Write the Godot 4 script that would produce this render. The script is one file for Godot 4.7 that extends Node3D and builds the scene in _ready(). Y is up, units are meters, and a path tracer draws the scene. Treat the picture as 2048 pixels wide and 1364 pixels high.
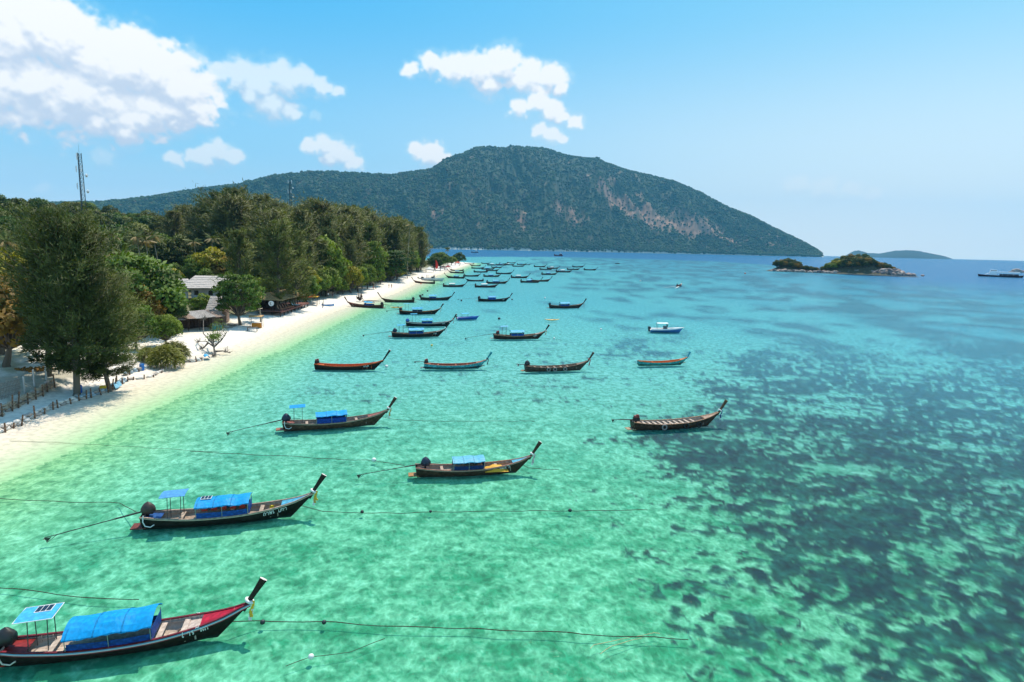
extends Node3D
# A bay seen from a drone: y up, metres, the camera stands over the water and looks along -z, parallel to the beach.

var rng := RandomNumberGenerator.new()
var fine := FastNoiseLite.new()      # about 1 unit features
var broad := FastNoiseLite.new()
var ridged := FastNoiseLite.new()
var mats := {}
var taken := {}
const SUN_UP := 63.0
const SUN_TURN := -14.0

func _ready() -> void:
	rng.seed = 4711
	fine.seed = 3; fine.frequency = 1.0; fine.noise_type = FastNoiseLite.TYPE_SIMPLEX_SMOOTH; fine.fractal_octaves = 4
	broad.seed = 9; broad.frequency = 1.0; broad.noise_type = FastNoiseLite.TYPE_SIMPLEX_SMOOTH; broad.fractal_octaves = 2
	ridged.seed = 5; ridged.frequency = 1.0; ridged.fractal_type = FastNoiseLite.FRACTAL_RIDGED; ridged.fractal_octaves = 3
	# ---------------------------------------------------------------- camera, sky, sun, exposure
	var cam := Camera3D.new()
	cam.name = "camera"
	cam.fov = 58.0
	cam.near = 0.5
	cam.far = 40000.0
	cam.position = Vector3(0, 18, 0)
	cam.basis = Basis(Vector3.RIGHT, deg_to_rad(-8.64)) * Basis(Vector3.BACK, deg_to_rad(1.32))
	add_child(cam)
	cam.current = true
	var env := Environment.new()
	env.background_mode = Environment.BG_SKY
	env.tonemap_mode = Environment.TONE_MAPPER_LINEAR
	env.tonemap_exposure = 1.1
	env.sdfgi_enabled = true
	env.ssao_enabled = true
	env.ssil_enabled = true
	env.fog_enabled = true
	env.fog_density = 0.000056
	env.fog_light_color = Color(0.46, 0.81, 1.0)
	env.sky = Sky.new()
	var pan := PanoramaSkyMaterial.new()
	pan.panorama = make_sky()
	env.sky.sky_material = pan
	env.background_energy_multiplier = 1.0
	var we := WorldEnvironment.new()
	we.name = "world_environment"
	we.environment = env
	add_child(we)
	var sun := DirectionalLight3D.new()
	sun.name = "sun"
	sun.light_energy = 1.6
	sun.light_color = Color(1.0, 0.955, 0.88)
	sun.light_angular_distance = 0.5
	sun.shadow_enabled = true
	sun.directional_shadow_max_distance = 3000.0
	sun.rotation = Vector3(deg_to_rad(-SUN_UP), deg_to_rad(180.0 + SUN_TURN), 0)
	add_child(sun)
	build_land_and_sea()
	build_mountain()
	build_vegetation()
	build_beach()
	build_boats()
	build_small_things()

# ==================================================================== sky
func sky_air(az: float, el: float) -> Color:
	var right := smoothstep(-30.0, 40.0, az) if absf(az) < 110.0 else (smoothstep(250.0, 110.0, absf(az)))
	var h0 := Color(0.72, 0.88, 0.97).lerp(Color(0.90, 0.985, 1.0), right)
	var h1 := Color(0.35, 0.70, 0.95).lerp(Color(0.74, 0.91, 0.99), right)
	var h2 := Color(0.085, 0.49, 0.89).lerp(Color(0.26, 0.65, 0.93), right)
	var e := maxf(el, 0.0)
	var c := h0.lerp(h1, smoothstep(0.0, 8.0, e))
	c = c.lerp(h2, smoothstep(5.0, 21.0, e))
	c = c.lerp(Color(0.20, 0.42, 0.70), smoothstep(20.0, 65.0, e))
	return c

func make_sky() -> ImageTexture:
	var lo := Image.create_empty(512, 256, false, Image.FORMAT_RGBAF)
	for j in 256:
		var el := 90.0 - (j + 0.5) / 256.0 * 180.0
		for i in 512:
			var az := (i + 0.5) / 512.0 * 360.0
			lo.set_pixel(i, j, sky_air(az if az < 180.0 else az - 360.0, el).linear_to_srgb())
	var w := 4096
	var h := 2048
	lo.resize(w, h, Image.INTERPOLATE_BILINEAR)
	lo.convert(Image.FORMAT_RGB8)
	# each cloud: puffs of azimuth, elevation and radius in degrees; then its density and its softness
	var clouds := [
		[1.0, 0.5, [-42.6, 12.6, 5.0, -40.2, 13.6, 3.4, -38.0, 13.5, 3.3, -36.5, 14.1, 2.9, -35.2, 13.6, 2.9, -33.1, 12.6, 3.0, -31.3, 12.6, 3.0, -29.3, 12.2, 2.9, -27.7, 11.2, 2.6, -26.6, 10.3, 1.5, -28.4, 9.8, 1.9, -34.5, 10.2, 3.5, -37.1, 10.5, 3.5, -32.1, 10.0, 2.6, -30.2, 9.0, 1.8, -31.5, 8.1, 1.3, -33.4, 8.6, 1.5, -39.9, 9.4, 2.8, -29.8, 10.0, 1.9, -28.1, 9.1, 1.0, -34.0, 9.6, 2.4, -31.4, 8.9, 1.8, -38.5, 10.6, 3.0]],
		[0.75, 0.9, [-24.7, 13.0, 1.0, -23.3, 13.1, 1.6, -21.8, 12.6, 1.7, -20.2, 13.1, 1.7, -18.6, 13.3, 1.3, -17.0, 12.8, 0.9, -15.6, 12.6, 0.6, -21.1, 11.1, 1.6, -19.5, 10.8, 0.9, -22.6, 11.7, 1.0]],
		[0.45, 1.0, [-26.7, 13.8, 1.0]],
		[0.95, 0.7, [-9.5, 14.8, 0.7, -7.7, 15.3, 1.0, -5.6, 15.0, 1.4, -3.4, 15.1, 1.8, -1.4, 15.4, 1.8, 0.8, 14.6, 1.7, 2.8, 14.5, 1.4, 3.8, 13.7, 0.7, -2.5, 13.9, 1.2]],
		[0.95, 0.7, [0.2, 12.2, 0.9, 1.8, 12.6, 1.1, 3.1, 11.9, 1.1, 5.2, 11.0, 0.7, 3.8, 11.4, 0.7]],
		[0.85, 0.8, [2.1, 10.3, 0.7, 3.2, 9.9, 0.8, 4.2, 9.5, 0.4]],
		[0.85, 0.7, [-18.0, 8.1, 0.7, -16.7, 8.1, 1.1, -15.5, 7.6, 1.3, -14.5, 7.0, 0.8, -16.3, 7.2, 0.9]],
		[0.95, 0.6, [-8.8, 8.2, 0.8, -7.6, 8.0, 1.2, -6.4, 7.7, 0.7]],
		[0.75, 0.9, [-28.3, 6.3, 0.7, -26.5, 6.5, 0.8, -25.2, 7.1, 1.1, -24.1, 6.7, 0.8, -26.0, 6.4, 0.8]],
		[0.25, 1.2, [-36.8, 3.4, 0.5, -33.1, 6.0, 0.8, -17.5, 10.5, 0.5]],
		[0.28, 1.5, [24.0, 5.6, 1.0, 26.0, 5.4, 1.1, 28.0, 5.1, 0.9, 29.5, 4.8, 0.7]],
		# the same fair-weather clouds go on outside the frame
		[0.9, 0.7, [62.0, 14.0, 3.0, 66.0, 15.0, 4.0, 71.0, 14.0, 3.0]], [0.9, 0.7, [-78.0, 17.0, 4.0, -84.0, 18.0, 5.0, -90.0, 16.0, 4.0]],
		[0.9, 0.7, [120.0, 13.0, 4.0, 126.0, 14.0, 5.0, 133.0, 13.0, 4.0]], [0.9, 0.7, [-140.0, 12.0, 4.0, -147.0, 13.0, 4.0]], [0.8, 0.8, [175.0, 15.0, 4.0, 168.0, 14.0, 3.0]]]
	var dens := PackedFloat32Array()
	for c in clouds:
		var a: Array = c[2]
		var box := [999.0, 999.0, -999.0, -999.0]
		for k in range(0, a.size(), 3):
			var r: float = a[k + 2] * 1.45 + 0.3
			box = [minf(box[0], a[k] - r), minf(box[1], a[k + 1] - r), maxf(box[2], a[k] + r), maxf(box[3], a[k + 1] + r)]
		var coarse: bool = absf(a[0]) > 60.0
		var x0 := int(floor(maxf(box[0], -58.0 if not coarse else -180.0) / 360.0 * w))
		var x1 := int(ceil(box[2] / 360.0 * w))
		var y0 := int(floor((90.0 - box[3]) / 180.0 * h))
		var y1 := int(ceil((90.0 - maxf(box[1], 1.0)) / 180.0 * h))
		var nx := x1 - x0 + 1
		var ny := y1 - y0 + 1
		dens.resize(nx * ny)
		for j in ny:
			var el := 90.0 - (y0 + j + 0.5) / h * 180.0
			for i in nx:
				var az := (x0 + i + 0.5) / w * 360.0
				var wx := az + 0.35 * broad.get_noise_3d(az * 0.8, el * 0.8, 3.0)
				var wy := el + 0.3 * broad.get_noise_3d(az * 0.8, el * 0.8, 17.0)
				var f := -1.0
				for k in range(0, a.size(), 3):
					var r: float = a[k + 2]
					var dx: float = (wx - a[k]) / r * 0.92
					var dy: float = (wy - a[k + 1]) / r * 1.12
					var q := 1.0 - sqrt(dx * dx + dy * dy)
					if q > f:
						f = q
				if f > -0.6:
					f += (0.20 if a.size() > 50 else 0.13) + 0.30 * fine.get_noise_2d(az * 0.42, el * 0.6) + 0.11 * fine.get_noise_2d(az * 1.5, el * 1.9) + 0.03 * fine.get_noise_2d(az * 6.0, el * 7.0)
				dens[j * nx + i] = f
		for j in ny:
			for i in nx:
				var f := dens[j * nx + i]
				var soft: float = c[1]
				# crisp on top, torn below
				var below := 0.0
				if j > 6:
					below = clampf(f - dens[(j - 6) * nx + i], -0.3, 0.3)
				var al := smoothstep(-0.06 - 0.05 * soft, 0.02 + 0.46 * soft + maxf(0.0, -below) * 1.5, f) * float(c[0])
				# a thin torn veil round each cloud
				al = maxf(al, 0.18 * float(c[0]) * smoothstep(-0.30, 0.10, f + 0.35 * fine.get_noise_2d(float(x0 + i) * 0.02, float(y0 + j) * 0.045 + 90.0)))
				if al <= 0.003:
					continue
				# thickness falling off upwards catches the sun, thickness growing upwards lies in the cloud's own shade
				var g := 0.0
				for s in [4, 9, 18]:
					if j >= s:
						g += clampf(dens[(j - s) * nx + i] - f, -0.35, 0.35)
				var shade := clampf(0.10 + 0.85 * g + 0.30 * clampf(f, 0.0, 0.9) + 0.24 * fine.get_noise_2d(float(x0 + i) * 0.011 + 40.0, float(y0 + j) * 0.022), 0.0, 0.85)
				var tint := Color(1.0, 1.0, 1.0).lerp(Color(0.77, 0.83, 0.91), shade)
				var px := posmod(x0 + i, w)
				lo.set_pixel(px, y0 + j, lo.get_pixel(px, y0 + j).lerp(tint, al))
	return ImageTexture.create_from_image(lo)

# ==================================================================== helpers
func lin(r: float, g: float, b: float) -> Color:
	return Color(r, g, b).linear_to_srgb()

func mat(key: String, c: Color, rough := 0.8, metal := 0.0) -> StandardMaterial3D:
	if mats.has(key):
		return mats[key]
	var m := StandardMaterial3D.new()
	m.resource_name = key
	m.albedo_color = Color(c.r, c.g, c.b).linear_to_srgb()
	m.roughness = rough
	m.metallic = metal
	m.cull_mode = BaseMaterial3D.CULL_DISABLED
	mats[key] = m
	return m

func noise_tex(size: int, freq: float, ramp: Array, type := FastNoiseLite.TYPE_SIMPLEX_SMOOTH, fractal := FastNoiseLite.FRACTAL_FBM, octaves := 4, warp := 0.0, sd := 1) -> NoiseTexture2D:
	var n := FastNoiseLite.new()
	n.seed = sd
	n.noise_type = type
	n.frequency = freq
	n.fractal_type = fractal
	n.fractal_octaves = octaves
	if warp > 0.0:
		n.domain_warp_enabled = true
		n.domain_warp_amplitude = warp
		n.domain_warp_frequency = freq * 1.5
	var t := NoiseTexture2D.new()
	t.width = size
	t.height = size
	t.seamless = true
	t.noise = n
	if ramp.size():
		var g := Gradient.new()
		var off := PackedFloat32Array()
		var col := PackedColorArray()
		for k in ramp:
			off.append(k[0])
			col.append(k[1])
		g.offsets = off
		g.colors = col
		t.color_ramp = g
	return t

func grey(v: float) -> Color:
	return Color(v, v, v)

# a material with uneven tone: c times a noise between lo and hi, its grain across span metres
func worn(key: String, c: Color, rough: float, span: float, lo := 0.6, hi := 1.0, metal := 0.0) -> StandardMaterial3D:
	if mats.has(key):
		return mats[key]
	var m := mat(key, c, rough, metal)
	var tk := "grain%.2f" % lo
	if not mats.has(tk):
		mats[tk] = noise_tex(256, 0.018, [[0.2, grey(lo)], [0.55, grey((lo + hi) * 0.5)], [0.8, grey(hi)]], FastNoiseLite.TYPE_SIMPLEX_SMOOTH, FastNoiseLite.FRACTAL_FBM, 5, 20.0, 21)
	m.albedo_texture = mats[tk]
	m.metallic_specular = 0.35
	m.uv1_triplanar = true
	m.uv1_scale = Vector3.ONE / span
	return m

func numbered(called: String) -> String:
	var k: int = taken.get(called, 0)
	taken[called] = k + 1
	return called if k == 0 else "%s_%03d" % [called, k]

func thing(called: String, label: String, category: String, at := Vector3.ZERO, turn := 0.0, group := "") -> Node3D:
	var o := Node3D.new()
	o.name = numbered(called)
	add_child(o, true)
	o.position = at
	o.rotation.y = turn
	meta(o, label, category, group)
	return o

func meta(o: Node, label: String, category := "", group := "") -> void:
	if label: o.set_meta("label", label)
	if category: o.set_meta("category", category)
	if group: o.set_meta("group", group)

func put(called: String, m: Mesh, material: Material, parent: Node = null) -> MeshInstance3D:
	var o := MeshInstance3D.new()
	o.name = called if parent else numbered(called)
	o.mesh = m
	if material: o.material_override = material
	(parent if parent else self).add_child(o, true)
	return o

func single(called: String, m: Mesh, material: Material, label: String, category: String, at := Vector3.ZERO, turn := 0.0, group := "") -> MeshInstance3D:
	var o := put(called, m, material)
	o.position = at
	o.rotation.y = turn
	meta(o, label, category, group)
	return o

func structure(called: String, m: Mesh, material: Material) -> MeshInstance3D:
	var o := put(called, m, material)
	o.set_meta("kind", "structure")
	return o

func copy(o: Node3D, label: String, at: Vector3, turn := 0.0, group := "", size := 1.0) -> Node3D:
	var c: Node3D = o.duplicate()
	c.name = numbered(o.name.rstrip("0123456789").trim_suffix("_"))
	add_child(c, true)
	c.position = at
	c.rotation = Vector3(0, turn, 0)
	c.scale = Vector3.ONE * size
	c.set_meta("label", label)
	if group: c.set_meta("group", group)
	return c

# shapes collected into one mesh; faces are flat unless made by tube() or loft(), which give normals
class Shape:
	var v := PackedVector3Array()
	var n := PackedVector3Array()
	var c := PackedColorArray()
	var tone := Color.WHITE
	func tri(a: Vector3, b: Vector3, d: Vector3) -> void:
		var k := (d - a).cross(b - a).normalized()
		v.append_array([a, b, d]); n.append_array([k, k, k]); c.append_array([tone, tone, tone])
	func tri_n(a: Vector3, b: Vector3, d: Vector3, na: Vector3, nb: Vector3, nd: Vector3) -> void:
		if (d - a).cross(b - a).dot(na + nb + nd) < 0.0:
			v.append_array([a, d, b]); n.append_array([na, nd, nb])
		else:
			v.append_array([a, b, d]); n.append_array([na, nb, nd])
		c.append_array([tone, tone, tone])
	func quad(a: Vector3, b: Vector3, d: Vector3, e: Vector3) -> void:
		tri(a, b, d); tri(a, d, e)
	func box(at: Vector3, size: Vector3, turn := Basis.IDENTITY) -> void:
		var h := size * 0.5
		var p := []
		for k in 8:
			p.append(at + turn * Vector3(h.x if k & 1 else -h.x, h.y if k & 2 else -h.y, h.z if k & 4 else -h.z))
		for q in [[0, 1, 3, 2], [5, 4, 6, 7], [4, 0, 2, 6], [1, 5, 7, 3], [2, 3, 7, 6], [4, 5, 1, 0]]:
			quad(p[q[0]], p[q[1]], p[q[2]], p[q[3]])
	func beam(a: Vector3, b: Vector3, w: float, h: float) -> void:
		var z := (b - a).normalized()
		var up := Vector3.UP if absf(z.y) < 0.95 else Vector3.RIGHT
		var x := up.cross(z).normalized()
		box((a + b) * 0.5, Vector3(w, h, a.distance_to(b)), Basis(x, z.cross(x), z))
	func tube(pts: Array, radii: Array, sides := 8, caps := true) -> void:
		var rings := []
		for i in pts.size():
			var t: Vector3 = (pts[mini(i + 1, pts.size() - 1)] - pts[maxi(i - 1, 0)]).normalized()
			var up := Vector3.UP if absf(t.y) < 0.9 else Vector3.RIGHT
			var x := up.cross(t).normalized()
			var y := t.cross(x)
			var ring := []
			for k in sides:
				var w := TAU * k / sides
				ring.append(x * cos(w) + y * sin(w))
			rings.append(ring)
		for i in pts.size() - 1:
			var ra: float = radii[mini(i, radii.size() - 1)]
			var rb: float = radii[mini(i + 1, radii.size() - 1)]
			for k in sides:
				var m := (k + 1) % sides
				var a: Vector3 = pts[i] + rings[i][k] * ra
				var b: Vector3 = pts[i] + rings[i][m] * ra
				var d: Vector3 = pts[i + 1] + rings[i + 1][m] * rb
				var e: Vector3 = pts[i + 1] + rings[i + 1][k] * rb
				tri_n(a, b, d, rings[i][k], rings[i][m], rings[i + 1][m])
				tri_n(a, d, e, rings[i][k], rings[i + 1][m], rings[i + 1][k])
		if caps:
			for i in [0, pts.size() - 1]:
				var r: float = radii[mini(i, radii.size() - 1)]
				for k in range(1, sides - 1):
					tri(pts[i] + rings[i][0] * r, pts[i] + rings[i][k] * r, pts[i] + rings[i][k + 1] * r)
	# rings of equal length, joined smoothly along and around
	func loft(rings: Array, around := false) -> void:
		var nr := rings.size()
		var nc: int = rings[0].size()
		var nm := []
		for i in nr:
			var row := []
			for k in nc:
				var du: Vector3 = rings[mini(i + 1, nr - 1)][k] - rings[maxi(i - 1, 0)][k]
				var k1 := (k + 1) % nc if around else mini(k + 1, nc - 1)
				var k0 := posmod(k - 1, nc) if around else maxi(k - 1, 0)
				var dv: Vector3 = rings[i][k1] - rings[i][k0]
				row.append(du.cross(dv).normalized())
			nm.append(row)
		for i in nr - 1:
			for k in (nc if around else nc - 1):
				var m := (k + 1) % nc
				tri_n(rings[i][k], rings[i][m], rings[i + 1][m], nm[i][k], nm[i][m], nm[i + 1][m])
				tri_n(rings[i][k], rings[i + 1][m], rings[i + 1][k], nm[i][k], nm[i + 1][m], nm[i + 1][k])
	func ball(at: Vector3, r: Vector3, nu := 10, nv := 6) -> void:
		for j in nv:
			for i in nu:
				var q := []
				for s in [[i, j], [i + 1, j], [i + 1, j + 1], [i, j + 1]]:
					var a: float = TAU * s[0] / nu
					var b: float = PI * s[1] / nv
					q.append(Vector3(sin(b) * cos(a), cos(b), sin(b) * sin(a)))
				if j > 0: tri_n(at + q[0] * r, at + q[1] * r, at + q[2] * r, q[0], q[1], q[2])
				if j < nv - 1: tri_n(at + q[0] * r, at + q[2] * r, at + q[3] * r, q[0], q[2], q[3])
	func mesh() -> ArrayMesh:
		var m := ArrayMesh.new()
		if v.is_empty():
			return m
		var a := []
		a.resize(Mesh.ARRAY_MAX)
		a[Mesh.ARRAY_VERTEX] = v
		a[Mesh.ARRAY_NORMAL] = n
		a[Mesh.ARRAY_COLOR] = c
		m.add_surface_from_arrays(Mesh.PRIMITIVE_TRIANGLES, a)
		return m

func box_mesh(size: Vector3) -> ArrayMesh:
	var s := Shape.new()
	s.box(Vector3.ZERO, size)
	return s.mesh()

# an indexed sheet of rows x cols points with smooth normals
func sheet(p: PackedVector3Array, cols: int, rows: int, col: PackedColorArray, uv: PackedVector2Array, keep := PackedByteArray(), avoid := PackedByteArray()) -> ArrayMesh:
	var idx := PackedInt32Array()
	for j in rows - 1:
		for i in cols - 1:
			var a := j * cols + i
			if keep.size() and not (keep[a] or keep[a + 1] or keep[a + cols] or keep[a + cols + 1]):
				continue
			if avoid.size() and (avoid[a] or avoid[a + 1] or avoid[a + cols] or avoid[a + cols + 1]):
				continue
			idx.append_array([a, a + cols, a + 1, a + 1, a + cols, a + cols + 1])
	var nrm := PackedVector3Array()
	nrm.resize(p.size())
	for j in rows:
		for i in cols:
			var u := p[j * cols + mini(i + 1, cols - 1)] - p[j * cols + maxi(i - 1, 0)]
			var w := p[mini(j + 1, rows - 1) * cols + i] - p[maxi(j - 1, 0) * cols + i]
			nrm[j * cols + i] = u.cross(w).normalized()
	if idx.size():
		var a0 := p[idx[0]]
		if (p[idx[2]] - a0).cross(p[idx[1]] - a0).dot(nrm[idx[0]]) < 0.0:
			for k in nrm.size():
				nrm[k] = -nrm[k]
	var arr := []
	arr.resize(Mesh.ARRAY_MAX)
	arr[Mesh.ARRAY_VERTEX] = p
	arr[Mesh.ARRAY_NORMAL] = nrm
	if col.size(): arr[Mesh.ARRAY_COLOR] = col
	if uv.size(): arr[Mesh.ARRAY_TEX_UV] = uv
	arr[Mesh.ARRAY_INDEX] = idx
	var m := ArrayMesh.new()
	m.add_surface_from_arrays(Mesh.PRIMITIVE_TRIANGLES, arr)
	return m

# ==================================================================== land and sea
const SHORE := [[60.0, -60.0], [0.0, -50.0], [-30.0, -46.2], [-42.0, -45.2], [-52.0, -44.7], [-62.0, -45.6], [-75.0, -45.8], [-95.0, -46.9], [-103.0, -46.2], [-133.0, -47.2], [-170.0, -48.0], [-193.0, -46.0], [-227.0, -44.5], [-275.0, -46.0], [-320.0, -46.2], [-371.0, -47.6], [-518.0, -47.2], [-640.0, -46.6], [-684.0, -47.5], [-700.0, -54.0], [-730.0, -90.0], [-800.0, -190.0], [-1000.0, -460.0], [-1500.0, -1000.0], [-40000.0, -30000.0]]

func shore_x(z: float) -> float:
	if z >= SHORE[0][0]:
		return SHORE[0][1]
	for k in SHORE.size() - 1:
		if z > SHORE[k + 1][0]:
			return lerpf(SHORE[k][1], SHORE[k + 1][1], (SHORE[k][0] - z) / (SHORE[k][0] - SHORE[k + 1][0]))
	return -30000.0

# how far inland a point lies (negative: out in the water)
func inland(x: float, z: float) -> float:
	var d := shore_x(z) - x
	if z < -690.0:
		d *= 0.6
	return d + 0.5 * fine.get_noise_2d(x * 0.05, z * 0.05)

func ground_y(x: float, z: float) -> float:
	var d := inland(x, z)
	if d < 0.0:
		return -water_depth(x, z, -d)
	var h := 0.11 * minf(d, 9.0) + 0.05 * clampf(d - 9.0, 0.0, 20.0)
	h += 0.8 * smoothstep(4.0, 9.0, d) * smoothstep(-95.0, -85.0, z)
	h += 24.0 * smoothstep(45.0, 260.0, d) * smoothstep(-760.0, -560.0, z) 
	h += 0.18 * fine.get_noise_2d(x * 0.12, z * 0.12) * smoothstep(3.0, 12.0, d)
	return h

# 1 where the sea floor drops into the channel: beyond a rim whose distance changes with the bearing
const RIM := [[-180.0, 900.0], [-10.0, 950.0], [-3.0, 1180.0], [4.0, 1390.0], [10.0, 1430.0], [17.0, 1360.0], [22.0, 1150.0], [26.0, 760.0], [30.0, 560.0], [36.0, 470.0], [180.0, 450.0]]
func deep_part(x: float, z: float) -> float:
	var r := sqrt(x * x + z * z)
	if r < 250.0:
		return 0.0
	var rim := skyline(RIM, rad_to_deg(atan2(x, -z)))
	var soft := lerpf(0.05, 0.40, smoothstep(1200.0, 600.0, rim))
	return smoothstep(1.0 - soft, 1.0 + soft, r / rim + 0.22 * soft * fine.get_noise_2d(x * 0.012, z * 0.012) * 4.0)

# 1 on the weed and coral beds: a line that leaves the camera's right and runs out to sea, with outliers
func reef_part(x: float, z: float) -> float:
	var edge := 11.0 + maxf(0.0, -58.0 - z) * 0.55
	var o := x - edge + 5.0 * broad.get_noise_2d(x * 0.06, z * 0.06)
	var cover := smoothstep(-3.0, 7.0, o) * lerpf(0.70, 0.52, smoothstep(60.0, 140.0, -z))
	if o < 0.0 and z < -70.0:
		cover = maxf(cover, 0.26 * smoothstep(-70.0, -110.0, z) * smoothstep(-60.0, -15.0, o))
	if z < -140.0:
		cover = maxf(cover, 0.40 * smoothstep(-120.0, -300.0, z) * smoothstep(-10.0, 60.0, x))
	if cover <= 0.0:
		return 0.0
	var f := 0.5
	var outer := smoothstep(70.0, 170.0, -z)
	if outer < 1.0:
		f += (1.0 - outer) * (0.50 * fine.get_noise_2d(x * 0.07 + 7.0, z * 0.08) + 0.75 * broad.get_noise_2d(x * 0.24 + 1.5 * broad.get_noise_2d(x * 0.3, z * 0.3), z * 0.26 + 30.0) + 0.70 * smoothstep(110.0, 35.0, -z) * fine.get_noise_2d(x * 0.7, z * 0.8))
	if outer > 0.0:
		f += outer * (0.80 * broad.get_noise_2d(x * 0.028 + 7.0, z * 0.022) + 0.50 * broad.get_noise_2d(x * 0.08, z * 0.05 + 30.0))
	return smoothstep(1.0 - cover - 0.22 - 0.10 * outer, 1.0 - cover + 0.17 + 0.11 * outer, f)

func water_depth(x: float, z: float, s: float) -> float:
	var d := 0.022 * minf(s, 8.0) + 0.009 * clampf(s - 8.0, 0.0, 18.0) + 0.0006 * clampf(s - 26.0, 0.0, 250.0)
	d += 0.03 * fine.get_noise_2d(x * 0.2, z * 0.2) * clampf(s / 12.0, 0.0, 1.0)
	return d

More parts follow.
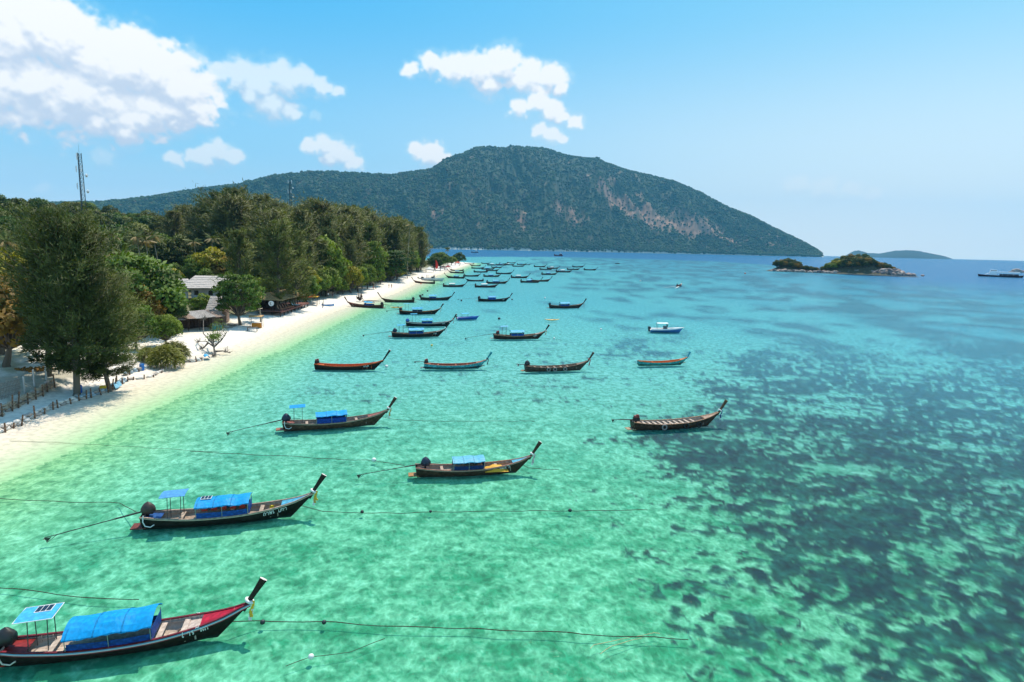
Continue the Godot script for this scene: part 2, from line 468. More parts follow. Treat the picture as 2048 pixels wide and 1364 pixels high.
func build_land_and_sea() -> void:
	# one sheet for the ground, finer towards the middle of the bay; dry land and sea floor are told apart by the shoreline
	var az0 := -60.0
	var cols := 640
	var radii := PackedFloat32Array()
	var dep := 72.0
	while dep > 2.0:
		radii.append(18.0 / tan(deg_to_rad(dep)))
		dep -= 0.17 if dep < 40.0 else 0.8
	var r := radii[radii.size() - 1]
	while r < 9600.0:
		r *= 1.06
		radii.append(r)
	var rows := radii.size()
	var p := PackedVector3Array()
	var col := PackedColorArray()
	var uv := PackedVector2Array()
	var dry := PackedByteArray()
	var wet := PackedByteArray()
	p.resize(cols * rows); col.resize(cols * rows); uv.resize(cols * rows); dry.resize(cols * rows); wet.resize(cols * rows)
	var float_on := PackedByteArray()
	float_on.resize(cols * rows)
	var sp := PackedVector3Array()
	var sc := PackedColorArray()
	sp.resize(cols * rows); sc.resize(cols * rows)
	var dirs := PackedVector2Array()
	for i in cols:
		var a := deg_to_rad(az0 + 110.0 * i / (cols - 1))
		dirs.append(Vector2(sin(a), -cos(a)))
	for j in rows:
		for i in cols:
			var k := j * cols + i
			var x := dirs[i].x * radii[j]
			var z := dirs[i].y * radii[j]
			var d := inland(x, z)
			var y := 0.0
			float_on[k] = 1 if d < 1.5 else 0
			uv[k] = Vector2(x, z)
			if d >= 0.0:
				y = ground_y(x, z)
				dry[k] = 1
				var wetness := smoothstep(4.5, 0.5, d)
				var sand := Color(0.80, 0.74, 0.66).lerp(Color(0.60, 0.49, 0.36), wetness * 0.6)
				# leaf litter and thin grass under the trees
				var lit := smoothstep(11.0, 19.0, d + 5.0 * fine.get_noise_2d(x * 0.06, z * 0.06))
				if z > -110.0:
					lit *= smoothstep(38.0, 52.0, d)
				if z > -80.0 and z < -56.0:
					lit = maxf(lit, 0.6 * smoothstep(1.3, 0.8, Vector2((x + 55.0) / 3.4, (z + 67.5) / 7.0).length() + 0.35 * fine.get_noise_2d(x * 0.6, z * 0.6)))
				var gr := smoothstep(0.15, 0.35, fine.get_noise_2d(x * 0.11 + 9.0, z * 0.11)) * smoothstep(8.0, 12.0, d) * 0.6
				var c := sand.lerp(Color(0.16, 0.15, 0.07), lit).lerp(Color(0.30, 0.27, 0.09), gr * (1.0 - lit))
				col[k] = c
				sc[k] = Color(0.1, 0.4, 0.3, 0.0)
			else:
				var s := -d
				var depth := water_depth(x, z, s)
				var deep := deep_part(x, z)
				var reef := reef_part(x, z) * smoothstep(14.0, 26.0, s)
				depth += deep * 1.0 - reef * 0.03 * (1.0 - deep)
				y = -depth
				wet[k] = 1
				dry[k] = 1 if s < 7.0 else 0
				var rr := sqrt(x * x + z * z)
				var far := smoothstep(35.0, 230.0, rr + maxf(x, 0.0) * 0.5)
				# sand, then weedy sand with the water's tint painted in, then coral and seagrass
				var water_tint := smoothstep(5.0, 22.0, s)
				var c := Color(0.70, 0.62, 0.47).lerp(Color(0.27, 0.54, 0.24), smoothstep(0.5, 9.0, s))
				var clump := 0.5 + (0.8 * fine.get_noise_2d(x * 0.14, z * 0.17) + 1.1 * fine.get_noise_2d(x * 0.75 + 0.8 * broad.get_noise_2d(x, z), z * 0.8)) * lerpf(1.0, 0.35, smoothstep(35.0, 90.0, rr))
				var near := smoothstep(28.0, 95.0, rr)
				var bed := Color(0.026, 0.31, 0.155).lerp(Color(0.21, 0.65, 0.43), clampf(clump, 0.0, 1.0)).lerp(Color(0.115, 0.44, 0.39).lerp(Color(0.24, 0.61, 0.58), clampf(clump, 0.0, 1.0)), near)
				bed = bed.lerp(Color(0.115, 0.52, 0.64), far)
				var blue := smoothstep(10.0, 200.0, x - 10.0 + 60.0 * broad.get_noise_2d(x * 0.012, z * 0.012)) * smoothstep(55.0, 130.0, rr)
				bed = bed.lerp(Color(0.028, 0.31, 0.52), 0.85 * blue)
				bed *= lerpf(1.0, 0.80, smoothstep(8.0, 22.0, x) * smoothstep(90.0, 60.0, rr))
				bed *= lerpf(1.35, 1.0, smoothstep(6.0, 22.0, s))
				c = c.lerp(bed, water_tint)
				var weed := Color(0.001, 0.012, 0.030).lerp(Color(0.012, 0.12, 0.10), clampf(0.35 + 1.0 * fine.get_noise_2d(x * 0.30, z * 0.34) + 0.7 * fine.get_noise_2d(x * 1.3, z * 1.3), 0.0, 1.0))
				weed = weed.lerp(Color(0.012, 0.12, 0.25), far)
				var out2 := smoothstep(55.0, 150.0, rr)
				weed = weed.lerp(Color(0.012, 0.16, 0.28), out2)
				c = c.lerp(weed, reef * lerpf(0.985, 0.85, out2))
				c = c.lerp(Color(0.0, 0.21, 0.52), deep)
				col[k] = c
				# the water itself: hardly any tint over the sand, a veil of turquoise further out, blue in the channel
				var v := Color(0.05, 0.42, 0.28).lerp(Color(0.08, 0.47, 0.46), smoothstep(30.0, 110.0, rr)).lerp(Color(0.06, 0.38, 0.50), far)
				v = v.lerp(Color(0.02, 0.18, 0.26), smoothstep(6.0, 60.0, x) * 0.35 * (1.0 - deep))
				v = v.lerp(Color(0.0, 0.10, 0.16), reef * 0.75 * (1.0 - out2))
				v = v.lerp(Color(0.0, 0.16, 0.36), deep)
				v.a = clampf(0.02 + 0.09 * smoothstep(0.0, 30.0, s) + 0.13 * far + 0.06 * deep, 0.0, 0.98)
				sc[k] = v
			p[k] = Vector3(x, y, z)
			sp[k] = Vector3(x, 0.0, z)
	var sand_m := mat("sand", Color(1, 1, 1), 0.95)
	sand_m.vertex_color_use_as_albedo = true
	sand_m.albedo_texture = noise_tex(512, 0.02, [[0.2, grey(0.9)], [0.5, grey(0.97)], [0.75, grey(1.0)]], FastNoiseLite.TYPE_SIMPLEX_SMOOTH, FastNoiseLite.FRACTAL_FBM, 6, 12.0, 31)
	sand_m.uv1_scale = Vector3.ONE / 9.0
	structure("ground", sheet(p, cols, rows, col, uv, dry), sand_m)
	var bed_m := mat("seabed", Color(1, 1, 1), 0.95)
	bed_m.vertex_color_use_as_albedo = true
	bed_m.albedo_texture = noise_tex(1024, 0.011, [[0.0, Color(0.56, 0.70, 0.65)], [0.35, Color(0.78, 0.87, 0.83)], [0.6, Color(0.92, 0.95, 0.92)], [0.78, Color(1.0, 1.0, 1.0)], [1.0, Color(1, 1, 1)]], FastNoiseLite.TYPE_SIMPLEX_SMOOTH, FastNoiseLite.FRACTAL_FBM, 5, 60.0, 32)
	bed_m.uv1_scale = Vector3(1.0 / 12.0, 1.0 / 15.0, 1.0)
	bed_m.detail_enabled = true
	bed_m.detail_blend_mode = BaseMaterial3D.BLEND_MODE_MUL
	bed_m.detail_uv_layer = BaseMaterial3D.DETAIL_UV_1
	bed_m.detail_albedo = noise_tex(1024, 0.02, [[0.0, Color(0.62, 0.73, 0.70)], [0.5, Color(0.86, 0.90, 0.88)], [0.78, Color(1, 1, 1)], [1.0, Color(1, 1, 1)]], FastNoiseLite.TYPE_SIMPLEX_SMOOTH, FastNoiseLite.FRACTAL_RIDGED, 3, 30.0, 33)  # bright web of sunlight refracted by ripples, painted into the bed colour
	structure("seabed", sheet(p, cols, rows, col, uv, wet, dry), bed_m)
	var sea_m := mat("sea", Color(1, 1, 1), 0.12)
	sea_m.vertex_color_use_as_albedo = true
	sea_m.transparency = BaseMaterial3D.TRANSPARENCY_ALPHA
	sea_m.metallic_specular = 0.36
	# ripples: a tile of 17 m
	sea_m.albedo_texture = noise_tex(64, 0.02, [[0.0, grey(0.97)], [1.0, grey(1.0)]])
	sea_m.normal_enabled = true
	sea_m.normal_scale = 0.8
	var nt := noise_tex(1024, 0.012, [], FastNoiseLite.TYPE_SIMPLEX_SMOOTH, FastNoiseLite.FRACTAL_FBM, 5, 25.0, 34)
	nt.as_normal_map = true
	nt.bump_strength = 6.0
	sea_m.normal_texture = nt
	sea_m.uv1_scale = Vector3(1.0 / 22.0, 1.0 / 15.0, 1.0)
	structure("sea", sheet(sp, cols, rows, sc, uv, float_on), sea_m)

# ==================================================================== mountain and islands
# skyline of the island across the channel: azimuth (degrees), slope of the sight line to the ridge
const RIDGE := [[-75.0, 0.02], [-60.0, 0.03], [-45.0, 0.036], [-37.7, 0.0379], [-36.6, 0.0416], [-33.5, 0.0467], [-30.2, 0.0567], [-26.6, 0.072], [-23.6, 0.0808], [-21.2, 0.0961], [-18.0, 0.106], [-14.7, 0.107], [-11.2, 0.1068], [-7.7, 0.117], [-5.9, 0.1348], [-3.7, 0.1528], [-1.5, 0.1532], [0.3, 0.157], [2.6, 0.1547], [4.8, 0.1438], [7.5, 0.1366], [9.8, 0.1231], [12.0, 0.1141], [14.1, 0.1057], [16.3, 0.0892], [18.4, 0.0692], [20.5, 0.0546], [22.6, 0.0359], [24.6, 0.019], [25.8, 0.0075], [26.5, -0.0012]]
const FAR_ISLE := [[28.0, 0.0], [28.5, 0.0069], [28.9, 0.0091], [29.6, 0.0052], [30.4, 0.0049], [31.4, 0.0093], [32.4, 0.0104], [33.1, 0.0093], [33.7, 0.0069], [34.5, 0.0039], [35.2, 0.0]]

func skyline(line: Array, az: float) -> float:
	for k in line.size() - 1:
		if az <= line[k + 1][0]:
			var t := clampf((az - float(line[k][0])) / (float(line[k + 1][0]) - float(line[k][0])), 0.0, 1.0)
			return lerpf(line[k][1], line[k + 1][1], t)
	return line[line.size() - 1][1]

func mountain_point(az: float, t: float) -> Vector3:
	var near := 3700.0 + 55.0 * absf(az + 6.0) * (1.0 if az > -6.0 else 0.2) + 60.0 * broad.get_noise_2d(az * 0.25, 5.0)
	var s := skyline(RIDGE, az)
	var rise := maxf(s, 0.0) * 9000.0
	var ridge := near + 120.0 + rise
	var top := maxf(s * ridge + 18.0, 0.0)
	var r := lerpf(near, ridge, t)
	var a := deg_to_rad(az)
	var x := sin(a) * r
	var z := -cos(a) * r
	var h: float
	if t <= 1.0:
		h = top * (0.78 * pow(t, 0.85) + 0.22 * smoothstep(0.0, 1.0, t))
		var spur := ridged.get_noise_2d(az * 0.11 + t * 0.9, t * 0.6) + 0.5 * fine.get_noise_2d(az * 0.5, t * 2.5)
		h += top * 0.30 * spur * t * (1.0 - t) * 2.2 + top * 0.07 * ridged.get_noise_2d(az * 0.33 + t * 1.6, 3.0 + t) * t * (1.0 - t) * 3.0
		h = maxf(h, 0.0) + 1.5 * smoothstep(0.0, 0.01, t) - 1.0
	else:
		h = top * (1.0 - (t - 1.0) * 1.6) 
	return Vector3(x, h, z)

# how bare the hillside is: the dry brown patch on the right and a few smaller ones
func bare_part(az: float, t: float) -> float:
	var f := 0.0
	for e in [[9.0, 0.44, 2.0, 0.10, 1.0], [11.6, 0.40, 2.6, 0.13, 1.0], [14.2, 0.35, 2.6, 0.13, 1.0], [16.8, 0.30, 2.2, 0.13, 1.0], [18.8, 0.25, 1.6, 0.12, 0.9], [9.0, 0.62, 3.0, 0.06, 0.55], [5.0, 0.24, 2.4, 0.07, 0.62], [0.6, 0.27, 0.8, 0.13, 0.66], [23.4, 0.40, 2.4, 0.35, 0.62], [-7.0, 0.24, 1.4, 0.05, 0.5]]:
		var dx: float = (az - e[0]) / e[2]
		var dy: float = (t - e[1]) / e[3]
		f = maxf(f, (1.25 - sqrt(dx * dx + dy * dy)) * e[4])
	return smoothstep(0.15, 0.95, f + 0.75 * fine.get_noise_2d(az * 0.7, t * 7.0))

func build_mountain() -> void:
	var cols := 760
	var rows := 74
	var p := PackedVector3Array()
	var col := PackedColorArray()
	p.resize(cols * rows); col.resize(cols * rows)
	for j in rows:
		var t := 1.25 * j / (rows - 1)
		for i in cols:
			var az := -62.0 + 88.45 * i / (cols - 1)
			var q := mountain_point(az, t)
			p[j * cols + i] = q
			var b := bare_part(az, t)
			var v := fine.get_noise_2d(az * 2.5, t * 30.0)
			var c := Color(0.022, 0.052, 0.026).lerp(Color(0.045, 0.08, 0.035), clampf(0.5 + v, 0.0, 1.0)).lerp(Color(0.40, 0.23, 0.15).lerp(Color(0.20, 0.13, 0.085), clampf(0.5 + v * 1.4, 0.0, 1.0)), b)
			if q.y < 5.0 and t < 0.5:
				c = Color(0.75, 0.70, 0.6)
			col[j * cols + i] = c
	var m := mat("hillside", Color(1, 1, 1), 0.95)
	m.vertex_color_use_as_albedo = true
	structure("mountain", sheet(p, cols, rows, col, PackedVector2Array()), m)
	# the forest on it: crowns too many to count, one object
	var blob := clump_mesh(1)
	var mm := MultiMesh.new()
	mm.transform_format = MultiMesh.TRANSFORM_3D
	mm.use_colors = true
	mm.mesh = blob
	var where := []
	var tones := []
	var rg := RandomNumberGenerator.new()
	rg.seed = 77
	for k in 56000:
		var az := rg.randf_range(-46.0, 26.3)
		var t := pow(rg.randf(), 1.15) * 1.04
		if k % 9 == 0:
			t = rg.randf_range(0.96, 1.03)
		if k % 7 == 0:
			t = rg.randf_range(0.012, 0.06)
		var b := bare_part(az, t)
		if rg.randf() < b * 0.82:
			continue
		var q := mountain_point(az, t)
		if q.y < 3.0:
			continue
		var s := 5.0 + 8.5 * pow(rg.randf(), 1.8)
		where.append(Transform3D(Basis(Vector3.UP, rg.randf() * TAU).scaled(Vector3(s, s * rg.randf_range(0.8, 1.35), s)), q + Vector3(0, s * 0.25, 0)))
		var v := clampf(rg.randf() * 0.7 + 0.3 + 0.9 * fine.get_noise_2d(az * 0.8, t * 6.0), 0.0, 1.0)
		var c := Color(0.030, 0.080, 0.036).lerp(Color(0.085, 0.140, 0.050), v * v)
		if rg.randf() < 0.07:
			c = Color(0.12, 0.11, 0.06)
		tones.append(c)
	mm.instance_count = where.size()
	for k in where.size():
		mm.set_instance_transform(k, where[k])
		mm.set_instance_color(k, tones[k])
	var fo := MultiMeshInstance3D.new()
	fo.name = "forest"
	fo.multimesh = mm
	var fm := mat("far_leaves", Color(1, 1, 1), 0.9)
	fm.vertex_color_use_as_albedo = true
	fo.material_override = fm
	add_child(fo)
	fo.set_meta("kind", "stuff")
	meta(fo, "dark green forest covering the mountain across the channel", "forest")
	# the low island on the horizon
	var c2 := 120
	var r2 := 14
	var p2 := PackedVector3Array()
	for j in r2:
		var t := 2.0 * j / (r2 - 1)
		for i in c2:
			var az := 27.9 + 7.4 * i / (c2 - 1)
			var a := deg_to_rad(az)
			var s := maxf(skyline(FAR_ISLE, az), 0.0)
			var r := 8900.0 + 500.0 * t
			var up := (s * 9400.0 + 8.0 * minf(1.0, s * 900.0)) * (1.0 + 0.06 * fine.get_noise_2d(az * 4.0, t * 2.0)) * (pow(t, 0.7) if t <= 1.0 else 2.0 - t) - 1.0
			p2.append(Vector3(sin(a) * r, up, -cos(a) * r))
	structure("far_island", sheet(p2, c2, r2, PackedColorArray(), PackedVector2Array()), mat("far_island", Color(0.020, 0.050, 0.055), 0.95))

# a lumpy crown of leaves, radius 1, light enough to be strewn by the thousand
func clump_mesh(sd: int) -> ArrayMesh:
	var s := Shape.new()
	var rg := RandomNumberGenerator.new()
	rg.seed = sd
	for k in 9:
		var d := Vector3(rg.randf_range(-1, 1), rg.randf_range(-0.35, 0.9), rg.randf_range(-1, 1)).normalized() * rg.randf_range(0.3, 0.62)
		var r := rg.randf_range(0.3, 0.5)
		for q in 26:
			var n := Vector3(rg.randf_range(-1, 1), rg.randf_range(-0.7, 1), rg.randf_range(-1, 1)).normalized()
			var at := d + n * r
			var u := n.cross(Vector3(rg.randf_range(-1, 1), rg.randf_range(-1, 1), rg.randf_range(-1, 1))).normalized() * 0.19
			var w := n.cross(u).normalized() * 0.19
			s.tri_n(at - u - w * 0.6, at + u - w * 0.6, at + w, n, n, n)
	for k in 1:
		s.ball(Vector3(0, 0.1, 0), Vector3(0.66, 0.62, 0.66), 8, 5)
	return s.mesh()

# ==================================================================== trees, palms and shrubs
class Leaves:
	var v := PackedVector3Array()
	var n := PackedVector3Array()
	var c := PackedColorArray()
	var rg := RandomNumberGenerator.new()
	func any() -> Vector3:
		return Vector3(rg.randfn(), rg.randfn(), rg.randfn()).normalized()
	# a pointed blade from a along d, half as wide as w
	func blade(a: Vector3, d: Vector3, w: float, out: Vector3, tone: float) -> void:
		var s := d.cross(any()).normalized() * w * 0.5
		var b := a + d
		var m := a + d * 0.4
		var k := s.cross(d).normalized()
		if k.dot(out) < 0.0:
			s = -s
			k = -k
		var e := (k * 0.5 + out).normalized()
		# clockwise seen from the side that k points to
		if (b - a).cross(m + s - a).dot(k) > 0.0:
			v.append_array([a, m + s, b, a, b, m - s])
		else:
			v.append_array([a, b, m + s, a, m - s, b])
		n.append_array([e, e, e, e, e, e])
		var t := Color(tone, tone, tone)
		c.append_array([t, t, t, t, t, t])
	func mesh() -> ArrayMesh:
		var m := ArrayMesh.new()
		var a := []
		a.resize(Mesh.ARRAY_MAX)
		a[Mesh.ARRAY_VERTEX] = v
		a[Mesh.ARRAY_NORMAL] = n
		a[Mesh.ARRAY_COLOR] = c
		m.add_surface_from_arrays(Mesh.PRIMITIVE_TRIANGLES, a)
		return m

# feathery upright tree, 20 m tall: [wood, crown]
func casuarina_meshes(sd: int, wide: float, low: float, plumes: int, per: int, thin := 1.0) -> Array:
	var l := Leaves.new()
	l.rg.seed = sd
	var rg := l.rg
	var wood := Shape.new()
	var lean := Vector3(rg.randf_range(-0.06, 0.06), 1, rg.randf_range(-0.06, 0.06))
	var axis := func(h: float) -> Vector3: return Vector3(lean.x * h + 0.25 * sin(h * 0.5 + sd), h, lean.z * h + 0.25 * cos(h * 0.43 + sd))
	wood.tube([axis.call(-0.6), axis.call(0.4), axis.call(5.0), axis.call(10.0), axis.call(15.0), axis.call(18.5)], [0.52, 0.36, 0.29, 0.2, 0.11, 0.03], 8)
	for k in plumes:
		var t := pow((k + rg.randf()) / plumes, 0.85)
		var h := lerpf(low, 18.6, t)
		var a := k * 2.399 + rg.randf_range(-0.4, 0.4)
		var reach := wide * (0.40 + 0.60 * sin(PI * clampf(0.08 + 0.80 * t, 0.0, 1.0))) * rg.randf_range(0.55, 1.12)
		reach *= 0.60 + 0.42 * (1.0 + sin(a * 2.0 + h * 0.62 + sd) * cos(h * 0.8 + a + sd * 2.0))
		if t > 0.85:
			reach *= lerpf(1.0, 0.45, (t - 0.85) / 0.15)
		var up := lerpf(0.15, 1.3, t) + rg.randf_range(-0.2, 0.35)
		var p0: Vector3 = axis.call(h)
		var dir := Vector3(cos(a), up, sin(a)).normalized()
		var p1 := p0 + dir * reach
		wood.tube([p0, p0 + dir * reach * 0.5, p1], [0.09, 0.05, 0.015], 4, false)
		var tone := rg.randf_range(0.45, 1.4)
		var outw := Vector3(cos(a), 0.75, sin(a)).normalized()
		for q in per:
			var f := pow(rg.randf(), 0.7)
			var spread := reach * 0.30 * (0.35 + f * 0.65)
			var at := p0.lerp(p1, 0.22 + 0.82 * f) + l.any() * rg.randf() * spread
			at.y -= 0.12 * spread
			var d := (dir * 0.8 + l.any() * 0.75 + Vector3(0, 0.35 - 0.5 * rg.randf(), 0)).normalized() * rg.randf_range(0.55, 1.15) * thin
			l.blade(at, d, rg.randf_range(0.10, 0.17) * thin, (outw + l.any() * 0.45 + Vector3(0, 0.3, 0)).normalized(), tone * rg.randf_range(0.72, 1.2))
	return [wood.mesh(), l.mesh()]

# spreading tree, crown radius about 5 m and 10 m tall: [wood, crown]
func broadleaf_meshes(sd: int, lobes: int, per: int, flat: float, leaf: float, layered := false) -> Array:
	var l := Leaves.new()
	l.rg.seed = sd
	var rg := l.rg
	var wood := Shape.new()
	var fork := Vector3(rg.randf_range(-0.3, 0.3), 1.9, rg.randf_range(-0.3, 0.3))
	wood.tube([Vector3(0, -0.6, 0), Vector3(0, 0.3, 0), fork * 0.6, fork], [0.5, 0.34, 0.27, 0.22], 8)
	for k in lobes:
		var f := (k + 0.5) / lobes
		var a := k * 2.399 + rg.randf_range(-0.3, 0.3)
		var up := 1.0 - 1.38 * f
		var rr := sqrt(maxf(1.0 - up * up, 0.05)) if up > 0.0 else 1.0 - 0.25 * up * up
		var d := Vector3(cos(a) * rr, up, sin(a) * rr)
		var at := Vector3(0, 4.9, 0) + d * Vector3(4.1, 4.5 * flat, 4.1) * rg.randf_range(0.68, 1.06)
		if layered:
			at.y = roundf(at.y / 1.15) * 1.15 + rg.randf_range(-0.12, 0.12)
		var size := rg.randf_range(0.95, 1.75)
		wood.tube([fork, fork.lerp(at, 0.55) + Vector3(0, -0.25, 0), at], [0.13, 0.07, 0.02], 4, false)
		var tone := rg.randf_range(0.55, 1.4)
		var squash := 0.42 if layered else 0.72
		for q in per:
			var o := l.any()
			o.y = absf(o.y) * 1.0 if rg.randf() < 0.72 else o.y
			var w := at + o * Vector3(size, size * squash, size) * pow(rg.randf_range(0.25, 1.0), 0.4)
			var g := (l.any() + o * 0.5 + Vector3(0, -0.15, 0)).normalized() * leaf * rg.randf_range(0.7, 1.3)
			l.blade(w, g, leaf * 0.75, (o + d * 0.6 + Vector3(0, 0.35, 0) + l.any() * 0.35).normalized(), tone * rg.randf_range(0.7, 1.22))
	return [wood.mesh(), l.mesh()]

func frond_mesh(sd: int, span: float, droop: float) -> ArrayMesh:
	var l := Leaves.new()
	l.rg.seed = sd
	var s := Shape.new()
	var pts := []
	for k in 9:
		var f := k / 8.0
		pts.append(Vector3(0, 0.42 * span * (f - f * f * droop), span * f * (1.0 - 0.18 * f * f)))
	s.tube(pts, [0.055, 0.05, 0.04, 0.035, 0.03, 0.025, 0.02, 0.015, 0.006], 4, false)
	for k in range(1, 30):
		var f := k / 30.0
		var i := int(f * 8.0)
		var at: Vector3 = pts[i].lerp(pts[mini(i + 1, 8)], f * 8.0 - i)
		var len := span * 0.24 * sin(PI * clampf(0.12 + f * 0.86, 0.0, 1.0))
		for side in [-1.0, 1.0]:
			var d := Vector3(side * 0.8, -0.42 - 0.2 * l.rg.randf(), 0.55).normalized() * len
			var w := Vector3(0, 0.02, 0.085)
			s.tone = grey(l.rg.randf_range(0.75, 1.2))
			s.tri(at - w, at + d, at + w)
	return s.mesh()

func leaf_mat(key: String, c: Color) -> StandardMaterial3D:
	if mats.has(key):
		return mats[key]
	var m := mat(key, c, 0.62)
	m.vertex_color_use_as_albedo = true
	m.metallic_specular = 0.35
	m.backlight_enabled = true
	m.backlight = Color(0.70, 0.74, 0.26)
	return m

const TONES := {"deep": [0.052, 0.115, 0.024], "mid": [0.110, 0.185, 0.028], "bright": [0.190, 0.260, 0.032], "yellow": [0.36, 0.32, 0.032], "olive": [0.150, 0.172, 0.044], "rust": [0.32, 0.20, 0.038], "grey": [0.172, 0.178, 0.066], "dusk": [0.092, 0.118, 0.028], "straw": [0.40, 0.31, 0.14]}
var tree_kinds := {}

func tree_proto(kind: String, tone: String) -> Node3D:
	var key := kind + tone
	if tree_kinds.has(key):
		return tree_kinds[key]
	var m: Array = mats[kind]
	var o := Node3D.new()
	o.name = {"c": "casuarina_tree", "b": "broadleaf_tree"}[kind[0]]
	put("trunk", m[0], mat("bark", Color(0.13, 0.105, 0.08), 0.9), o)
	put("crown", m[1], leaf_mat("leaves_" + tone, Color(TONES[tone][0], TONES[tone][1], TONES[tone][2])), o)
	tree_kinds[key] = o
	return o

# kind c0..c4 or b0..b5; top is the height of its tip above the sea, wide stretches it sideways
func tree(kind: String, tone: String, x: float, z: float, top: float, wide: float, label: String, group := "") -> void:
	var proto := tree_proto(kind, tone)
	var o: Node3D = proto.duplicate()
	o.name = numbered(proto.name)
	add_child(o, true)
	var g := ground_y(x, z)
	var tall := 19.4 if kind[0] == "c" else 10.0
	var s := maxf(top - g, 2.0) / tall
	o.position = Vector3(x, g - 0.05, z)
	o.rotation.y = rng.randf() * TAU
	o.scale = Vector3(s * wide, s, s * wide)
	meta(o, label, "tree", group)

# trees of one rank, put down from left to right and told apart by their place in it
func rank(list: Array, where: String, group: String) -> void:
	list.sort_custom(func(a, b): return a[2] / a[3] > b[2] / b[3])
	for k in list.size():
		var q: Array = list[k]
		tree(q[0], q[1], q[2], q[3], q[4], q[5], "%s, %s from the left %s" % [q[6], ordinal(k + 1), where], group)

func ordinal(n: int) -> String:
	var tail := "th"
	if n % 100 < 11 or n % 100 > 13:
		tail = {1: "st", 2: "nd", 3: "rd"}.get(n % 10, "th")
	return "%d%s" % [n, tail]

func palm(x: float, z: float, top: float, label: String, lean := 0.1, dry := 0.3, fronds := 17, span := 3.4) -> void:
	var g := ground_y(x, z)
	var o := thing("coconut_palm", label, "palm tree", Vector3(x, g, z), rng.randf() * TAU, "coconut palms standing out of the greenery behind the beach")
	var h := maxf(top - g - 1.0, 2.0)
	var s := Shape.new()
	var pts := []
	for k in 7:
		var f := k / 6.0
		pts.append(Vector3(lean * h * f * f, h * f - (0.4 if k == 0 else 0.0), 0))
	s.tube(pts, [0.24, 0.17, 0.15, 0.14, 0.13, 0.12, 0.12], 7)
	put("trunk", s.mesh(), mat("palm_bark", Color(0.30, 0.25, 0.19), 0.9), o)
	for k in fronds:
		var f := MeshInstance3D.new()
		f.name = "frond"
		f.mesh = mats["fronds"][k % 3]
		var old := rng.randf() < dry
		f.material_override = leaf_mat("frond_dry", Color(0.36, 0.27, 0.12)) if old else leaf_mat("frond_green", Color(0.11, 0.135, 0.03))
		f.position = pts[6]
		f.rotation = Vector3(rng.randf_range(0.25, 0.95) if old else rng.randf_range(-0.75, 0.4), k * 2.399 + rng.randf() * 0.4, 0)
		f.rotation_order = EULER_ORDER_YXZ
		f.scale = Vector3.ONE * span / 3.4 * rng.randf_range(0.85, 1.1)
		o.add_child(f, true)

